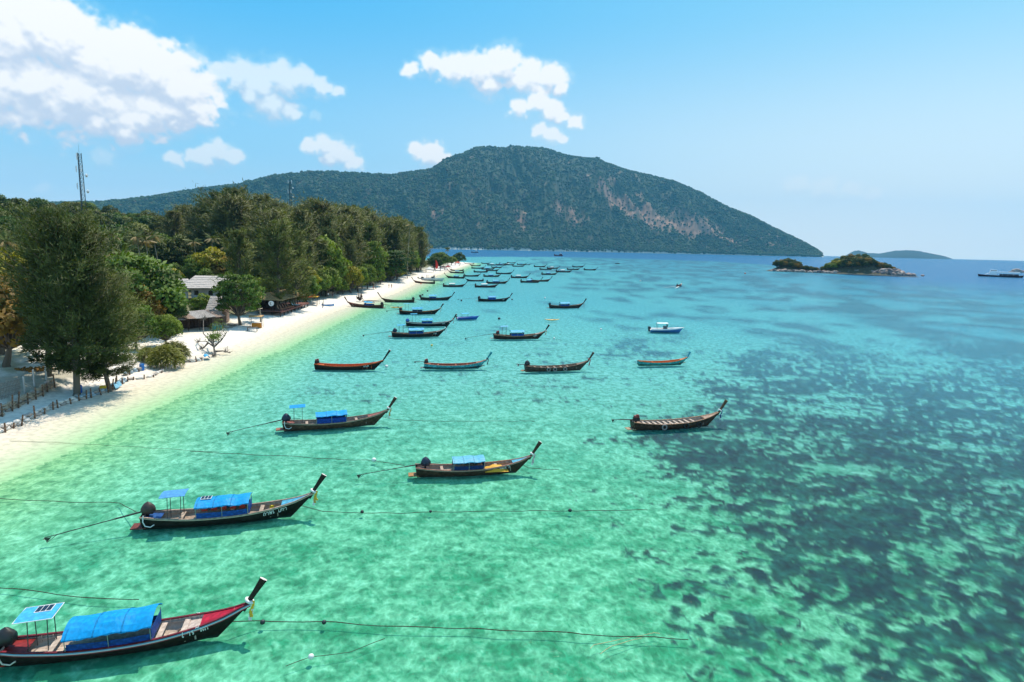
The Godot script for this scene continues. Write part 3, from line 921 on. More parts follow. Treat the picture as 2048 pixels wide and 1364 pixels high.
func build_vegetation() -> void:
	mats["c0"] = casuarina_meshes(1, 5.2, 1.6, 115, 78)
	mats["c1"] = casuarina_meshes(2, 4.6, 1.2, 105, 78)
	mats["c2"] = casuarina_meshes(3, 5.6, 3.2, 105, 80)
	mats["c3"] = casuarina_meshes(4, 4.2, 1.8, 100, 74)
	mats["c4"] = casuarina_meshes(12, 6.4, 2.2, 210, 330, 0.62)      # the big one close by
	mats["b0"] = broadleaf_meshes(5, 34, 150, 1.0, 0.55)
	mats["b1"] = broadleaf_meshes(6, 42, 130, 0.8, 0.6)
	mats["b2"] = broadleaf_meshes(7, 30, 160, 1.15, 0.5)
	mats["b3"] = broadleaf_meshes(8, 60, 150, 0.95, 0.42)
	mats["b4"] = broadleaf_meshes(9, 52, 150, 1.1, 0.40, true)
	mats["b5"] = broadleaf_meshes(10, 22, 30, 1.0, 0.35)       # thin and half bare
	mats["fronds"] = [frond_mesh(1, 3.4, 0.95), frond_mesh(2, 3.2, 1.15), frond_mesh(3, 3.5, 0.8)]
	# ---- trees that stand out, nearest first
	tree("c4", "dusk", -49.0, -67.5, 19.6, 0.98, "big dark feathery tree over the sandbag wall, tallest on the near shore")
	tree("c4", "olive", -47.4, -70.5, 13.5, 1.05, "lower feathery tree on the right side of the big dark one, above the sand")
	tree("c3", "dusk", -54.5, -71.0, 16.5, 1.3, "feathery dark tree just behind the left side of the big one on the near shore")
	tree("b1", "rust", -62.0, -74.0, 14.0, 1.1, "rusty yellow tree cut by the left edge of the picture")
	tree("b0", "yellow", -67.5, -80.0, 15.6, 1.0, "yellow-leaved tree behind the rusty one at the left edge")
	tree("b3", "mid", -57.0, -92.0, 8.4, 0.95, "light green leafy tree standing behind the screw pines")
	tree("b3", "bright", -55.6, -97.5, 6.4, 0.9, "low bright green leafy tree between the screw pines and the dark shack")
	tree("b2", "mid", -66.0, -107.0, 14.6, 1.25, "large mid green tree between the big feathery tree and the shack")
	tree("b0", "bright", -74.0, -112.0, 14.2, 1.2, "bright green domed tree left of the grey roofed house")
	tree("b3", "deep", -66.8, -116.0, 10.6, 0.95, "dark green tree shading the timber shack")
	tree("b3", "deep", -62.2, -111.0, 9.0, 0.8, "dark green small tree at the left end of the timber shack")
	tree("b4", "mid", -55.8, -125.0, 11.6, 0.92, "layered dark green tree between the grey roofed house and the beach bar")
	tree("b5", "bright", -51.5, -106.5, 4.6, 0.8, "thin low leafy tree rising from the driftwood on the beach")
	tree("c2", "olive", -57.0, -148.5, 22.0, 1.05, "feathery tree growing through the thatch of the beach bar")
	tree("c0", "olive", -56.0, -157.5, 20.5, 0.95, "feathery tree at the seaward end of the beach bar's deck")
	tree("c1", "olive", -62.0, -141.0, 20.0, 1.0, "feathery tree behind the left end of the beach bar")
	tree("b2", "mid", -64.5, -227.0, 19.6, 0.72, "tall round crowned green tree in front of the feathery grove")
	tree("b4", "deep", -57.5, -290.0, 15.6, 1.2, "big round green tree standing alone where the beach narrows")
	tree("b5", "straw", -61.5, -243.0, 10.8, 0.85, "pale half bare tree in front of the red roofed hut")
	tree("b2", "rust", -62.6, -103.5, 9.6, 0.75, "rusty orange tree between the big feathery tree and the timber shack")
	tree("b0", "yellow", -97.0, -199.0, 15.0, 1.0, "yellow-green domed tree directly behind the grey roofed house")
	for k in 5:
		tree(["b1", "b0", "b3", "b1", "b0"][k], ["deep", "mid", "deep", "bright", "deep"][k], [-56.0, -57.0, -62.0, -56.5, -55.0][k], [-440.0, -480.0, -520.0, -560.0, -620.0][k], [11.0, 12.5, 13.0, 9.5, 11.5][k], [1.2, 1.3, 1.4, 1.3, 1.3][k], ["dark shrubby tree right of the red sail on the headland", "green shrubby tree in the middle of the headland clump", "dark broad tree at the back of the headland clump", "light green shrubby tree under the headland palm", "last dark tree at the seaward end of the headland"][k])
	# ---- the feathery grove behind the beach: front rank, second rank and the tall ones behind
	var grove := "feathery trees of the dense grove behind the beach"
	for k in 44:
		var z := -168.0 - k * 5.9 + rng.randf_range(-2.0, 2.0)
		if absf(z + 243.0) < 7.0 or absf(z + 290.0) < 9.0 or absf(z + 227.0) < 4.0:
			continue
		var x := shore_x(z) - rng.randf_range(13.0, 19.0)
		var top := lerpf(19.0, 30.0, smoothstep(-170.0, -330.0, z)) + rng.randf_range(-6.5, 2.5)
		if k % 4 == 2:
			tree("b%d" % [0, 2, 1, 4][(k / 4) % 4], ["mid", "bright", "deep", "bright", "mid"][(k / 4) % 5], x, z, lerpf(13.0, 21.0, rng.randf()), rng.randf_range(0.7, 0.95), "round crowned green tree, %s of its kind along the grove's front from the bar" % ordinal(k / 4 + 1), grove)
			continue
		tree("c%d" % (k % 4), ["olive", "grey", "olive", "dusk", "grey"][k % 5], x, z, top, rng.randf_range(0.95, 1.3), "feathery tree, %s place along the grove's front rank from the beach bar" % ordinal(k + 1), grove)
	var middle := []
	for k in 58:
		var z := -150.0 - k * 5.1 + rng.randf_range(-3.0, 3.0)
		var x := shore_x(z) - rng.randf_range(24.0, 52.0)
		if x / z > 0.40 and z > -235.0:
			continue
		var top := lerpf(22.0, 31.5, smoothstep(-150.0, -260.0, z)) + rng.randf_range(-6.0, 3.0)
		middle.append(["c%d" % ((k * 3 + 1) % 4), ["grey", "olive", "grey", "dusk", "grey"][k % 5], x, z, top, rng.randf_range(1.05, 1.45), "feathery grey-green tree"])
	rank(middle, "in the grove's middle rank", grove)
	var crest := []
	for k in 56:
		var z := -185.0 - k * 4.6 + rng.randf_range(-5.0, 5.0)
		var x := shore_x(z) - rng.randf_range(54.0, 120.0)
		if x / z > 0.56 or (x / z > 0.40 and z > -240.0):
			continue
		var top := lerpf(27.0, 36.0, smoothstep(-180.0, -250.0, z) * smoothstep(0.62, 0.42, x / z)) + rng.randf_range(-3.0, 3.5)
		crest.append(["c%d" % ((k + 2) % 4), ["grey", "grey", "dusk", "grey"][k % 4], x, z, top, rng.randf_range(1.1, 1.5), "tall feathery tree"])
	rank(crest, "on the grove's skyline", grove)
	# ---- low green fringe
	var fringe := []
	for k in 34:
		var z := -170.0 - k * 4.2 + rng.randf_range(-1.5, 1.5)
		if absf(z + 243.0) < 6.0:
			continue
		var x := shore_x(z) - rng.randf_range(10.5, 15.0)
		fringe.append(["b%d" % [3, 0, 1, 4][k % 4], ["bright", "mid", "bright", "yellow", "mid", "bright", "bright"][k % 7], x, z, rng.randf_range(5.5, 12.0), rng.randf_range(0.7, 1.0), "low green tree"])
	rank(fringe, "in the fringe between sand and grove", "low trees edging the sand below the grove")
	# ---- the mixed green wood left of the grove, up to the hill
	var wood := "broad crowned trees of the mixed wood behind the near beach"
	var step := 9.0
	var mixed := []
	var z0 := -92.0
	while z0 > -250.0:
		var x0 := shore_x(z0) - 17.0 - rng.randf() * 5.0
		while x0 > z0 * -1.0 * -0.86 - 8.0:
			var x := x0 + rng.randf_range(-2.5, 2.5)
			var z := z0 + rng.randf_range(-2.5, 2.5)
			x0 -= step
			var q := x / z
			if q < 0.395: continue
			if Vector2(x + 84.0, z + 170.0).length() < 15.0: continue       # the grey roofed house
			if Vector2(x + 80.0, z + 158.0).length() < 10.0: continue
			if Vector2(x + 70.0, z + 140.0).length() < 9.0: continue
			if Vector2(x + 60.0, z + 117.0).length() < 11.0: continue
			if z > -96.0 and x > -66.0: continue
			var tone: String = ["mid", "bright", "deep", "mid", "bright", "mid", "yellow", "bright", "bright", "olive", "mid", "rust"][rng.randi() % 12]
			var top := ground_y(x, z) + rng.randf_range(6.5, 10.5)
			top = minf(top, 17.2 + (z0 + 92.0) * -0.008)
			var t: String = {"mid": "mid green", "bright": "bright green", "deep": "dark green", "olive": "olive green", "yellow": "yellowish", "dusk": "dull dark green", "rust": "rusty brown"}[tone]
			if q > 0.44 and q < 0.57 and z > -168.0: top = minf(top, 8.0 if z > -130.0 else 6.5)
			mixed.append(["b%d" % (rng.randi() % 5), tone, x, z, top, rng.randf_range(0.85, 1.25), t + " broad crowned tree"])
		z0 -= step
		step += 0.35
	rank(mixed, "in the wood behind the near beach", wood)
	var hill := []
	var far_wood := "dark trees on the low hill behind the wood"
	for ring in 7:
		var dist := 262.0 + ring * 42.0
		var n := 22 + ring
		for k in n:
			var a := deg_to_rad(lerpf(-45.0, -24.0, (k + rng.randf()) / n))
			var x := sin(a) * dist + rng.randf_range(-6, 6)
			var z := -cos(a) * dist + rng.randf_range(-6, 6)
			if x / z < 0.52: continue
			var tone: String = ["dusk", "deep", "olive", "dusk", "mid", "dusk"][rng.randi() % 6]
			hill.append(["b%d" % (rng.randi() % 4), tone, x, z, ground_y(x, z) + rng.randf_range(10.0, 16.5), rng.randf_range(0.9, 1.25), {"dusk": "dull dark green tree", "deep": "deep green tree", "olive": "olive green tree", "mid": "mid green tree"}[tone]])
	rank(hill, "on the low hill behind the wood", far_wood)
	# ---- coconut palms
	for q in [[-88.7, -108.3, 18.2, "coconut palm at the left edge, its crown just above the yellow tree"], [-93.7, -129.7, 18.9, "coconut palm directly right of the big feathery tree's tip"], [-100.0, -143.0, 19.0, "coconut palm left of the mast's foot with yellowing fronds"], [-106.9, -157.1, 20.2, "coconut palm straight below the mast with a long bare trunk"],
			[-108.8, -167.8, 20.2, "dry browning coconut palm right of the mast's foot"], [-108.0, -180.0, 19.6, "pale coconut palm halfway between the mast and the grove"], [-80.3, -126.7, 16.0, "short coconut palm in front of the green domed tree"], [-106.7, -180.9, 18.6, "left one of two coconut palms side by side before the grove"], [-106.9, -186.6, 20.2, "right one of two coconut palms side by side before the grove"],
			[-104.7, -204.8, 18.6, "lower coconut palm with drooping tan fronds under the grove"], [-101.0, -206.6, 19.8, "higher coconut palm with drooping tan fronds under the grove"], [-99.0, -218.0, 17.5, "small coconut palm nearest the grove's left edge"], [-55.0, -320.0, 29.5, "coconut palm crown showing among the last feathery trees of the grove"], [-60.0, -562.0, 16.0, "lone tall coconut palm above the headland"]]:
		palm(q[0], q[1], q[2], q[3], rng.randf_range(-0.12, 0.12), 0.45, 17, 3.6)
	palm(-54.6, -132.5, 7.6, "coconut palm bent over the sand at the left end of the beach bar", 0.16, 0.2, 14, 2.9)
	palm(-53.4, -239.6, 5.6, "leaning coconut palm on the open sand by the bare tree", 0.75, 0.1, 12, 2.2)
	for k in 4:
		palm([-59.5, -58.5, -60.5, -60.0][k], [-205.0, -214.0, -221.0, -236.0][k], [6.5, 5.2, 7.0, 5.0][k], ["young palm left of two pale trunks at the back of the sand", "stubby palm with yellow fronds at the back of the sand", "taller young palm at the back of the sand below the round crowned tree", "young palm beside the bare tree at the back of the sand"][k], 0.05, 0.35, 13, 2.6)
	# ---- screw pines and shrubs
	for q in [[-48.6, -85.0, 4.1, 1.0, "olive", "yellow-green screw pine bush leaning over the edge of the sand"], [-50.2, -90.0, 3.9, 0.95, "grey", "greyer screw pine bush behind and right of the yellow-green one"], [-51.8, -86.5, 3.6, 0.8, "olive", "small screw pine bush left of the yellow-green one"]]:
		var l := Leaves.new()
		l.rg.seed = int(q[2] * 100.0)
		for k in 30:
			var a := k * 2.399
			var up := 1.0 - 0.85 * k / 30.0
			var rr := sqrt(1.0 - up * up)
			var at := Vector3(cos(a) * rr * 1.9, 0.4 + up * 2.1, sin(a) * rr * 1.9) * l.rg.randf_range(0.8, 1.0)
			var tone := l.rg.randf_range(0.75, 1.35)
			for j in 46:
				var o := l.any()
				o = (o + Vector3(cos(a) * rr, up, sin(a) * rr) * 0.8).normalized()
				var len := l.rg.randf_range(0.7, 1.25)
				var mid := at + o * len * 0.6
				l.blade(at, o * len * 0.75, 0.12, o, tone)
				l.blade(mid, (o + Vector3(0, -0.9, 0)).normalized() * len * 0.6, 0.10, (o + Vector3.UP).normalized(), tone * 1.1)
		var sh := thing("screw_pine", q[5], "shrub", Vector3(q[0], ground_y(q[0], q[1]), q[1]))
		sh.scale = Vector3.ONE * float(q[2] - 1.0) / 3.0 * float(q[3])
		put("leaves", l.mesh(), leaf_mat("leaves_pine_" + q[4], Color(0.17, 0.18, 0.03) if q[4] == "olive" else Color(0.16, 0.16, 0.05)), sh)
		var st := Shape.new()
		for k in 5:
			var a := k * 1.3
			st.tube([Vector3(cos(a) * 0.5, -0.3, sin(a) * 0.5), Vector3(cos(a) * 0.2, 1.0, sin(a) * 0.2), Vector3(cos(a) * 0.9, 2.0, sin(a) * 0.9)], [0.09, 0.07, 0.05], 5)
		put("stem", st.mesh(), mats["bark"], sh)

# ==================================================================== boats
# the hull of a long-tail boat, 8.9 m on the waterline; stern at x = 0, bow towards +x, water at y = 0
const BEAM := [[0.0, 0.50], [0.08, 0.63], [0.25, 0.80], [0.45, 0.85], [0.6, 0.80], [0.75, 0.63], [0.88, 0.36], [0.96, 0.14], [1.0, 0.05]]
const SHEER := [[0.0, 0.80], [0.1, 0.67], [0.3, 0.53], [0.5, 0.53], [0.65, 0.61], [0.8, 0.80], [0.9, 1.02], [1.0, 1.36]]

func curve(line: Array, t: float) -> float:
	for k in line.size() - 1:
		if t <= line[k + 1][0]:
			var f: float = clampf((t - line[k][0]) / (line[k + 1][0] - line[k][0]), 0.0, 1.0)
			# smooth between the points
			var p0: float = line[maxi(k - 1, 0)][1]
			var p3: float = line[mini(k + 2, line.size() - 1)][1]
			return cubic_interpolate(line[k][1], line[k + 1][1], p0, p3, f)
	return line[line.size() - 1][1]

func hull_point(s: float, w: float, inset := 0.0, floor_y := -0.2) -> Vector3:
	var b := maxf(curve(BEAM, s) - inset, 0.012)
	var ys := curve(SHEER, s)
	var aw := absf(w)
	var f := pow(aw, 2.0)
	var y := lerpf(floor_y, ys, f)
	var hang := clampf((y + 0.2) / (ys + 0.2), 0.0, 1.0)
	var x := lerpf(-0.12, 10.05, s) - 1.5 * smoothstep(0.62, 1.0, s) * (1.0 - hang) + 0.14 * (1.0 - s) * (1.0 - hang) * smoothstep(0.2, 0.0, s)
	return Vector3(x, y, signf(w) * b * (1.0 - pow(1.0 - aw, 2.3)))

# half the hull's width at x and height y
func hull_side(x: float, y: float) -> float:
	var s := x / 10.1
	for k in 4:
		var ys := curve(SHEER, s)
		var hang := clampf((y + 0.2) / (ys + 0.2), 0.0, 1.0)
		s = clampf((x + 1.5 * smoothstep(0.62, 1.0, s) * (1.0 - hang) + 0.12) / 10.17, 0.0, 1.0)
	var ys2 := curve(SHEER, s)
	var aw := sqrt(clampf((y + 0.2) / (ys2 + 0.2), 0.0, 1.0))
	return curve(BEAM, s) * (1.0 - pow(1.0 - aw, 2.3))

func hull_mesh(n: int, inset := 0.0, floor_y := -0.2, s0 := 0.0, s1 := 1.0) -> ArrayMesh:
	var sh := Shape.new()
	var rings := []
	for i in n + 1:
		var s := lerpf(s0, s1, float(i) / n)
		var ring := []
		for k in 13:
			ring.append(hull_point(s, -1.0 + k / 6.0, inset, floor_y))
		rings.append(ring)
	sh.loft(rings)
	for e in [0, n]:
		var r: Array = rings[e]
		for k in range(0, 6):
			sh.quad(r[k], r[k + 1], r[11 - k], r[12 - k])
	return sh.mesh()

# a band along both sheers: y below the sheer, out beyond the side
func band_mesh(y0: float, y1: float, out: float, inn: float, n := 26, s1 := 1.0) -> ArrayMesh:
	var sh := Shape.new()
	for side in [-1.0, 1.0]:
		var rings := []
		for i in n + 1:
			var s := s1 * i / n
			var p := hull_point(s, side)
			var o := minf(out, curve(BEAM, s) * 0.6 + out * 0.4)
			rings.append([p + Vector3(0, y0, side * o), p + Vector3(0, y1, side * o), p + Vector3(0, y1, -side * minf(inn, absf(p.z) * 0.9)), p + Vector3(0, y0, -side * minf(inn, absf(p.z) * 0.9))])
		for i in n:
			for k in 4:
				var m := (k + 1) % 4
				sh.quad(rings[i][k], rings[i][m], rings[i + 1][m], rings[i + 1][k])
		sh.quad(rings[0][0], rings[0][1], rings[0][2], rings[0][3])
	return sh.mesh()

func deck_mesh(s0: float, s1: float, drop: float, camber: float) -> ArrayMesh:
	var sh := Shape.new()
	var rings := []
	for i in 9:
		var s := lerpf(s0, s1, i / 8.0)
		var p := hull_point(s, 1.0)
		var ring := []
		for k in 7:
			var w := -1.0 + k / 3.0
			ring.append(Vector3(p.x, p.y - drop + camber * (1.0 - w * w) * absf(p.z), p.z * 0.97 * w))
		rings.append(ring)
	sh.loft(rings)
	for k in 6:      # the edge that faces the well
		var a: Vector3 = rings[0][k]
		var b: Vector3 = rings[0][k + 1]
		sh.quad(a, b, b + Vector3(0.02, -0.07, 0), a + Vector3(0.02, -0.07, 0))
	return sh.mesh()

func roof_mesh(x0: float, x1: float, half: float, edge: float, rise: float, hem: float, tilt := 0.0, ripple := 0.0) -> ArrayMesh:
	var sh := Shape.new()
	var rings := []
	var n := 18
	for i in n + 1:
		var f := float(i) / n
		var x := lerpf(x0, x1, f)
		var lift := tilt * f + ripple * cos(f * TAU * 2.0) + ripple * 0.5 * sin(f * 19.0 + x0)
		var ring := []
		ring.append(Vector3(x, edge + lift - hem, -half - 0.01))
		for k in 9:
			var w := -1.0 + k / 4.0
			ring.append(Vector3(x, edge + lift + rise * (1.0 - w * w) + ripple * 0.9 * sin(k * 2.3 + f * 14.0) * sin(PI * f), w * half))
		ring.append(Vector3(x, edge + lift - hem * (0.8 + 0.4 * sin(f * 40.0)), half + 0.01))
		for k in 9:
			var w := 1.0 - k / 4.0
			ring.append(Vector3(x, edge + lift + rise * (1.0 - w * w) - 0.025, w * (half - 0.02)))
		rings.append(ring)
	var c: int = rings[0].size()
	for i in n:
		for k in c:
			var m := (k + 1) % c
			sh.quad(rings[i][k], rings[i][m], rings[i + 1][m], rings[i + 1][k])
	for e in [0, n]:
		for k in 9:
			sh.quad(rings[e][k + 1], rings[e][k + 2] if k < 8 else rings[e][10], rings[e][19 - k - 1], rings[e][19 - k] if k > 0 else rings[e][0])
	return sh.mesh()

func torus_mesh(r: float, thick: float, nu := 18, nv := 8) -> ArrayMesh:
	var t := TorusMesh.new()
	t.inner_radius = r - thick
	t.outer_radius = r + thick
	t.rings = nu
	t.ring_segments = nv
	var m := ArrayMesh.new()
	m.add_surface_from_arrays(Mesh.PRIMITIVE_TRIANGLES, t.get_mesh_arrays())
	return m

# letters of a boat's name in Thai script, as pen strokes in cells 1 wide and 1 high
const LETTERS := [
	[[0.2, 1.3], [0.1, 0.2], [0.3, 0.05], [0.35, 0.25]],
	[[0.15, 0.7], [0.4, 1.0], [0.75, 0.8], [0.75, 0.0]],
	[[0.1, 0.9], [0.5, 1.0], [0.3, 0.6], [0.65, 0.4], [0.55, 0.05], [0.35, 0.2]],
	[[0.1, 0.85], [0.25, 1.0], [0.3, 0.0], [0.55, 0.9], [0.8, 0.0], [0.85, 1.0]],
	[[0.15, 0.2], [0.3, 0.0], [0.2, 0.7], [0.5, 1.0], [0.8, 0.7], [0.8, 0.0]],
	[[0.1, 1.3], [0.4, 1.45], [0.8, 1.3], [0.85, 1.6]],
	[[0.2, 0.9], [0.2, 0.0], [0.8, 0.0], [0.8, 1.0]],
	[[0.5, 1.0], [0.75, 0.9], [0.7, 0.0]],
	[[0.2, 0.05], [0.3, 0.25], [0.15, 1.0], [0.5, 0.75], [0.8, 1.0], [0.8, 0.0]]]

func lettering(word: Array, x0: float, y0: float, high: float, rise: float) -> ArrayMesh:
	var sh := Shape.new()
	for side in [1.0, -1.0]:
		for k in word.size():
			var g: Array = LETTERS[word[k]]
			for i in g.size() - 1:
				var pts := []
				for q in [g[i], g[i + 1]]:
					var u: float = (k * 0.95 + q[0]) * high * 0.85
					if side < 0.0:
						u = word.size() * 0.95 * high * 0.85 - u
					var x: float = x0 + u
					var y: float = y0 + rise * (x - x0) + q[1] * high
					pts.append(Vector3(x, y, side * (hull_side(x, y) + 0.03)))
				sh.beam(pts[0], pts[1], 0.03, 0.03)
	return sh.mesh()

func longtail(label: String, x: float, z: float, deg: float, long: float, o: Dictionary) -> Node3D:
	var d: int = o.get("detail", 2)
	var t := thing("longtail_boat", label, "boat", Vector3(x, 0, z), deg_to_rad(deg), "long-tail boats moored off the beach")
	t.scale = Vector3.ONE * long / 8.9
	t.rotation.z = deg_to_rad(o.get("trim", 0.0))
	var hc: Color = o.get("hull", Color(0.045, 0.022, 0.016))
	var hull_m := worn("hull_%s" % hc.to_html(false), hc, 0.5, 2.2, 0.55, 1.0)
	put("hull", hull_mesh(30 if d > 1 else 16), hull_m, t)
	if o.has("foot"):
		put("bottom_paint", hull_mesh(20, -0.008, -0.21, 0.0, 0.97), mat("foot_%s" % Color(o.foot).to_html(false), o.foot, 0.5), t).scale = Vector3(1, 0.30, 0.985)
	var ic: Color = o.get("inside", Color(0.30, 0.22, 0.17))
	var wood := worn("timber_%s" % ic.to_html(false), ic, 0.75, 1.6, 0.8, 1.0)
	put("planking", hull_mesh(24 if d > 1 else 12, 0.06, 0.10, 0.02, 0.93), wood, t).position.y = 0.012
	var tc: Color = o.get("trim_color", Color(0.32, 0.16, 0.11))
	put("gunwale", band_mesh(-0.02, 0.035, 0.035, 0.075, 26 if d > 1 else 12), worn("trim_%s" % tc.to_html(false), tc, 0.45, 1.5, 0.7, 1.0), t)
	var k := 0
	for sc in o.get("stripes", []):
		var y := -0.032 - 0.05 * k
		put("stripe", band_mesh(y - 0.042, y, 0.022 - 0.004 * k, 0.0, 26), mat("stripe_%s" % Color(sc).to_html(false), sc, 0.4), t)
		k += 1
	var dc: Color = o.get("deck", Color(0.3, 0.2, 0.15))
	var fore: float = o.get("fore", 0.80)
	put("foredeck", deck_mesh(fore, 0.995, 0.015, 0.09), worn("deck_%s" % dc.to_html(false), dc, 0.42, 1.6, 0.75, 1.0), t)
	if o.has("hatch"):
		put("well_cover", deck_mesh(fore - 0.085, fore - 0.004, 0.16, 0.02), worn("hatch", o.hatch, 0.7, 1.4, 0.8, 1.0), t)
	if d > 1:
		put("stern_deck", deck_mesh(0.012, 0.11, 0.10, 0.0), worn("deck_%s" % Color(o.get("aft", dc)).to_html(false), o.get("aft", dc), 0.45, 1.6, 0.75, 1.0), t)
	# prow post
	var pc: Color = o.get("prow", Color(0.035, 0.02, 0.016))
	var tall: float = o.get("prow_tall", 0.88)
	var lean: float = o.get("prow_lean", 0.78)
	var p0 := Vector3(9.72, 1.0, 0)
	var p1 := Vector3(10.02, 1.50, 0)
	var p2 := Vector3(10.02 + lean * tall, 1.50 + 1.18 * tall, 0)
	var ps := Shape.new()
	ps.beam(p0, p1, 0.085, 0.20)
	var rings := []
	for q in [[0.0, 0.075, 0.11], [0.35, 0.075, 0.12], [0.8, 0.085, 0.155], [1.0, 0.09, 0.175]]:
		var c := p1.lerp(p2, q[0])
		var along := (p2 - p1).normalized()
		var fwd := Vector3(along.y, -along.x, 0)
		rings.append([c + fwd * q[2] + Vector3(0, 0, q[1] * 0.6), c + Vector3(0, 0, q[1]), c - fwd * q[2] + Vector3(0, 0, q[1] * 0.6), c - fwd * q[2] - Vector3(0, 0, q[1] * 0.6), c - Vector3(0, 0, q[1]), c + fwd * q[2] - Vector3(0, 0, q[1] * 0.6)])
	for i in 3:
		for q in 6:
			var m := (q + 1) % 6
			ps.quad(rings[i][q], rings[i][m], rings[i + 1][m], rings[i + 1][q])
	put("prow_post", ps.mesh(), worn("prow_%s" % pc.to_html(false), pc, 0.45, 1.0, 0.6, 1.0), t)
	if d > 1:
		var tip := Shape.new()
		var r: Array = rings[3]
		var nose := p2 + (p2 - p1).normalized() * 0.035
		for q in 6:
			tip.tri(r[q] * 1.0, r[(q + 1) % 6], nose)
		put("prow_tip", tip.mesh(), mat("tip_%s" % Color(o.get("tip", Color(0.7, 0.62, 0.58))).to_html(false), o.get("tip", Color(0.7, 0.62, 0.58)), 0.6), t)
	# cloth tied round the neck of the prow
	var ribbons: Array = o.get("ribbons", [])
	if ribbons.size():
		var gar := put("garland", torus_mesh(0.17, 0.075, 14, 7), mat("cloth_%s" % Color(ribbons[0]).to_html(false), ribbons[0], 0.85), t)
		gar.position = p1 + Vector3(0.0, -0.02, 0)
		gar.rotation.z = -0.58
		for q in ribbons.size():
			var rs := Shape.new()
			var zz := 0.07 + 0.03 * q
			var drop := 1.0 - 0.18 * q
			var px := p1.x + 0.14 + 0.05 * q
			var a := Vector3(px - 0.08, p1.y, zz)
			for j in 6:
				var f0 := j / 6.0
				var f1 := (j + 1) / 6.0
				var sway := func(f: float) -> Vector3: return a + Vector3(0.08 * sin(f * 5.0 + q), -drop * f, 0.03 * sin(f * 7.0))
				var v0: Vector3 = sway.call(f0)
				var v1: Vector3 = sway.call(f1)
				var wide := 0.11 + 0.05 * f0
				rs.box((v0 + v1) * 0.5, Vector3(wide, (v0.y - v1.y) * 1.02, 0.025), Basis(Vector3.UP, 0.3 * sin(f0 * 6.0)))
			put("ribbon", rs.mesh(), mat("cloth_%s" % Color(ribbons[q]).to_html(false), ribbons[q], 0.85), t)
	# frames inside the well
	if d > 2:
		var rib := box_mesh(Vector3(0.06, 1, 0.05))
		var n_ribs := 16
		for i in n_ribs:
			var s := lerpf(0.13, fore - 0.02, float(i) / (n_ribs - 1))
			for side in [-1.0, 1.0]:
				var a := hull_point(s, side * 0.99, 0.075, 0.10)
				var f := put("rib", rib, wood, t)
				f.position = Vector3(a.x, (a.y + 0.14) * 0.5, a.z - side * 0.035)
				f.scale = Vector3(1, a.y - 0.14, 1)
				f.rotation.x = side * 0.10
		for i in 5:
			var boards := Shape.new()
			boards.box(Vector3((1.3 + fore * 9.2) * 0.5, 0.15 + 0.004 * (i % 2), (i - 2) * 0.205), Vector3(fore * 9.2 - 1.3, 0.025, 0.19))
			put("floorboard", boards.mesh(), worn("board_%d%s" % [i % 3, ic.to_html(false)], ic * (0.85 + 0.16 * (i % 3)), 0.8, 1.3, 0.8, 1.0), t)
	elif d > 1:
		var fr := Shape.new()
		for i in 12:
			var s := lerpf(0.13, fore - 0.02, i / 11.0)
			for side in [-1.0, 1.0]:
				var a := hull_point(s, side * 0.99, 0.075, 0.10)
				fr.box(Vector3(a.x, (a.y + 0.14) * 0.5, a.z - side * 0.04), Vector3(0.08, a.y - 0.14, 0.07))
		put("frames", fr.mesh(), wood, t)
	if d > 1:
		var stringer := Shape.new()
		for side in [-1.0, 1.0]:
			for i in 14:
				var a := hull_point(lerpf(0.12, fore, i / 14.0), side * 0.85, 0.10, 0.10)
				var b := hull_point(lerpf(0.12, fore, (i + 1) / 14.0), side * 0.85, 0.10, 0.10)
				stringer.beam(a, b, 0.05, 0.07)
		put("stringer", stringer.mesh(), wood, t)
		for s in o.get("thwarts", [0.22, 0.5, 0.68]):
			var p := hull_point(s, 1.0)
			var th := Shape.new()
			th.box(Vector3(p.x, p.y - 0.11, 0), Vector3(0.24, 0.04, p.z * 2.0 - 0.13))
			put("thwart", th.mesh(), wood, t)
	# canopy amidships
	if o.has("roof"):
		var rc: Color = o.roof
		var x0: float = o.get("roof_from", 3.0)
		var x1: float = o.get("roof_to", 6.1)
		var edge: float = o.get("roof_edge", 1.26)
		var rise: float = o.get("roof_rise", 0.24)
		var half: float = o.get("roof_half", 0.86)
		put("canopy", roof_mesh(x0, x1, half, edge, rise, 0.07, o.get("roof_tilt", 0.06), 0.022), worn("awning_%s" % rc.to_html(false), rc, 0.55, 1.3, 0.84, 1.0), t)
		if d > 2:
			for q in [0.04, 0.34, 0.66, 0.96]:
				var sx := lerpf(x0, x1, q)
				put("seam", roof_mesh(sx - 0.03, sx + 0.03, half + 0.012, edge + o.get("roof_tilt", 0.06) * q + 0.014, rise, 0.06), worn("seam_%s" % rc.to_html(false), rc * 0.72, 0.6, 0.8, 0.8, 1.0), t)
		if d > 1:
			for px in [x0 + 0.08, (x0 + x1) * 0.5, x1 - 0.08]:
				for side in [-1.0, 1.0]:
					var pole := Shape.new()
					var y0 := curve(SHEER, px / 10.1) - 0.1
					var z0: float = side * (hull_side(px, y0) - 0.04)
					pole.tube([Vector3(px, y0, z0), Vector3(px, edge + 0.03, side * (half - 0.06))], [0.02], 5)
					put("pole", pole.mesh(), mat("pole", Color(0.35, 0.38, 0.40), 0.4, 0.6), t)
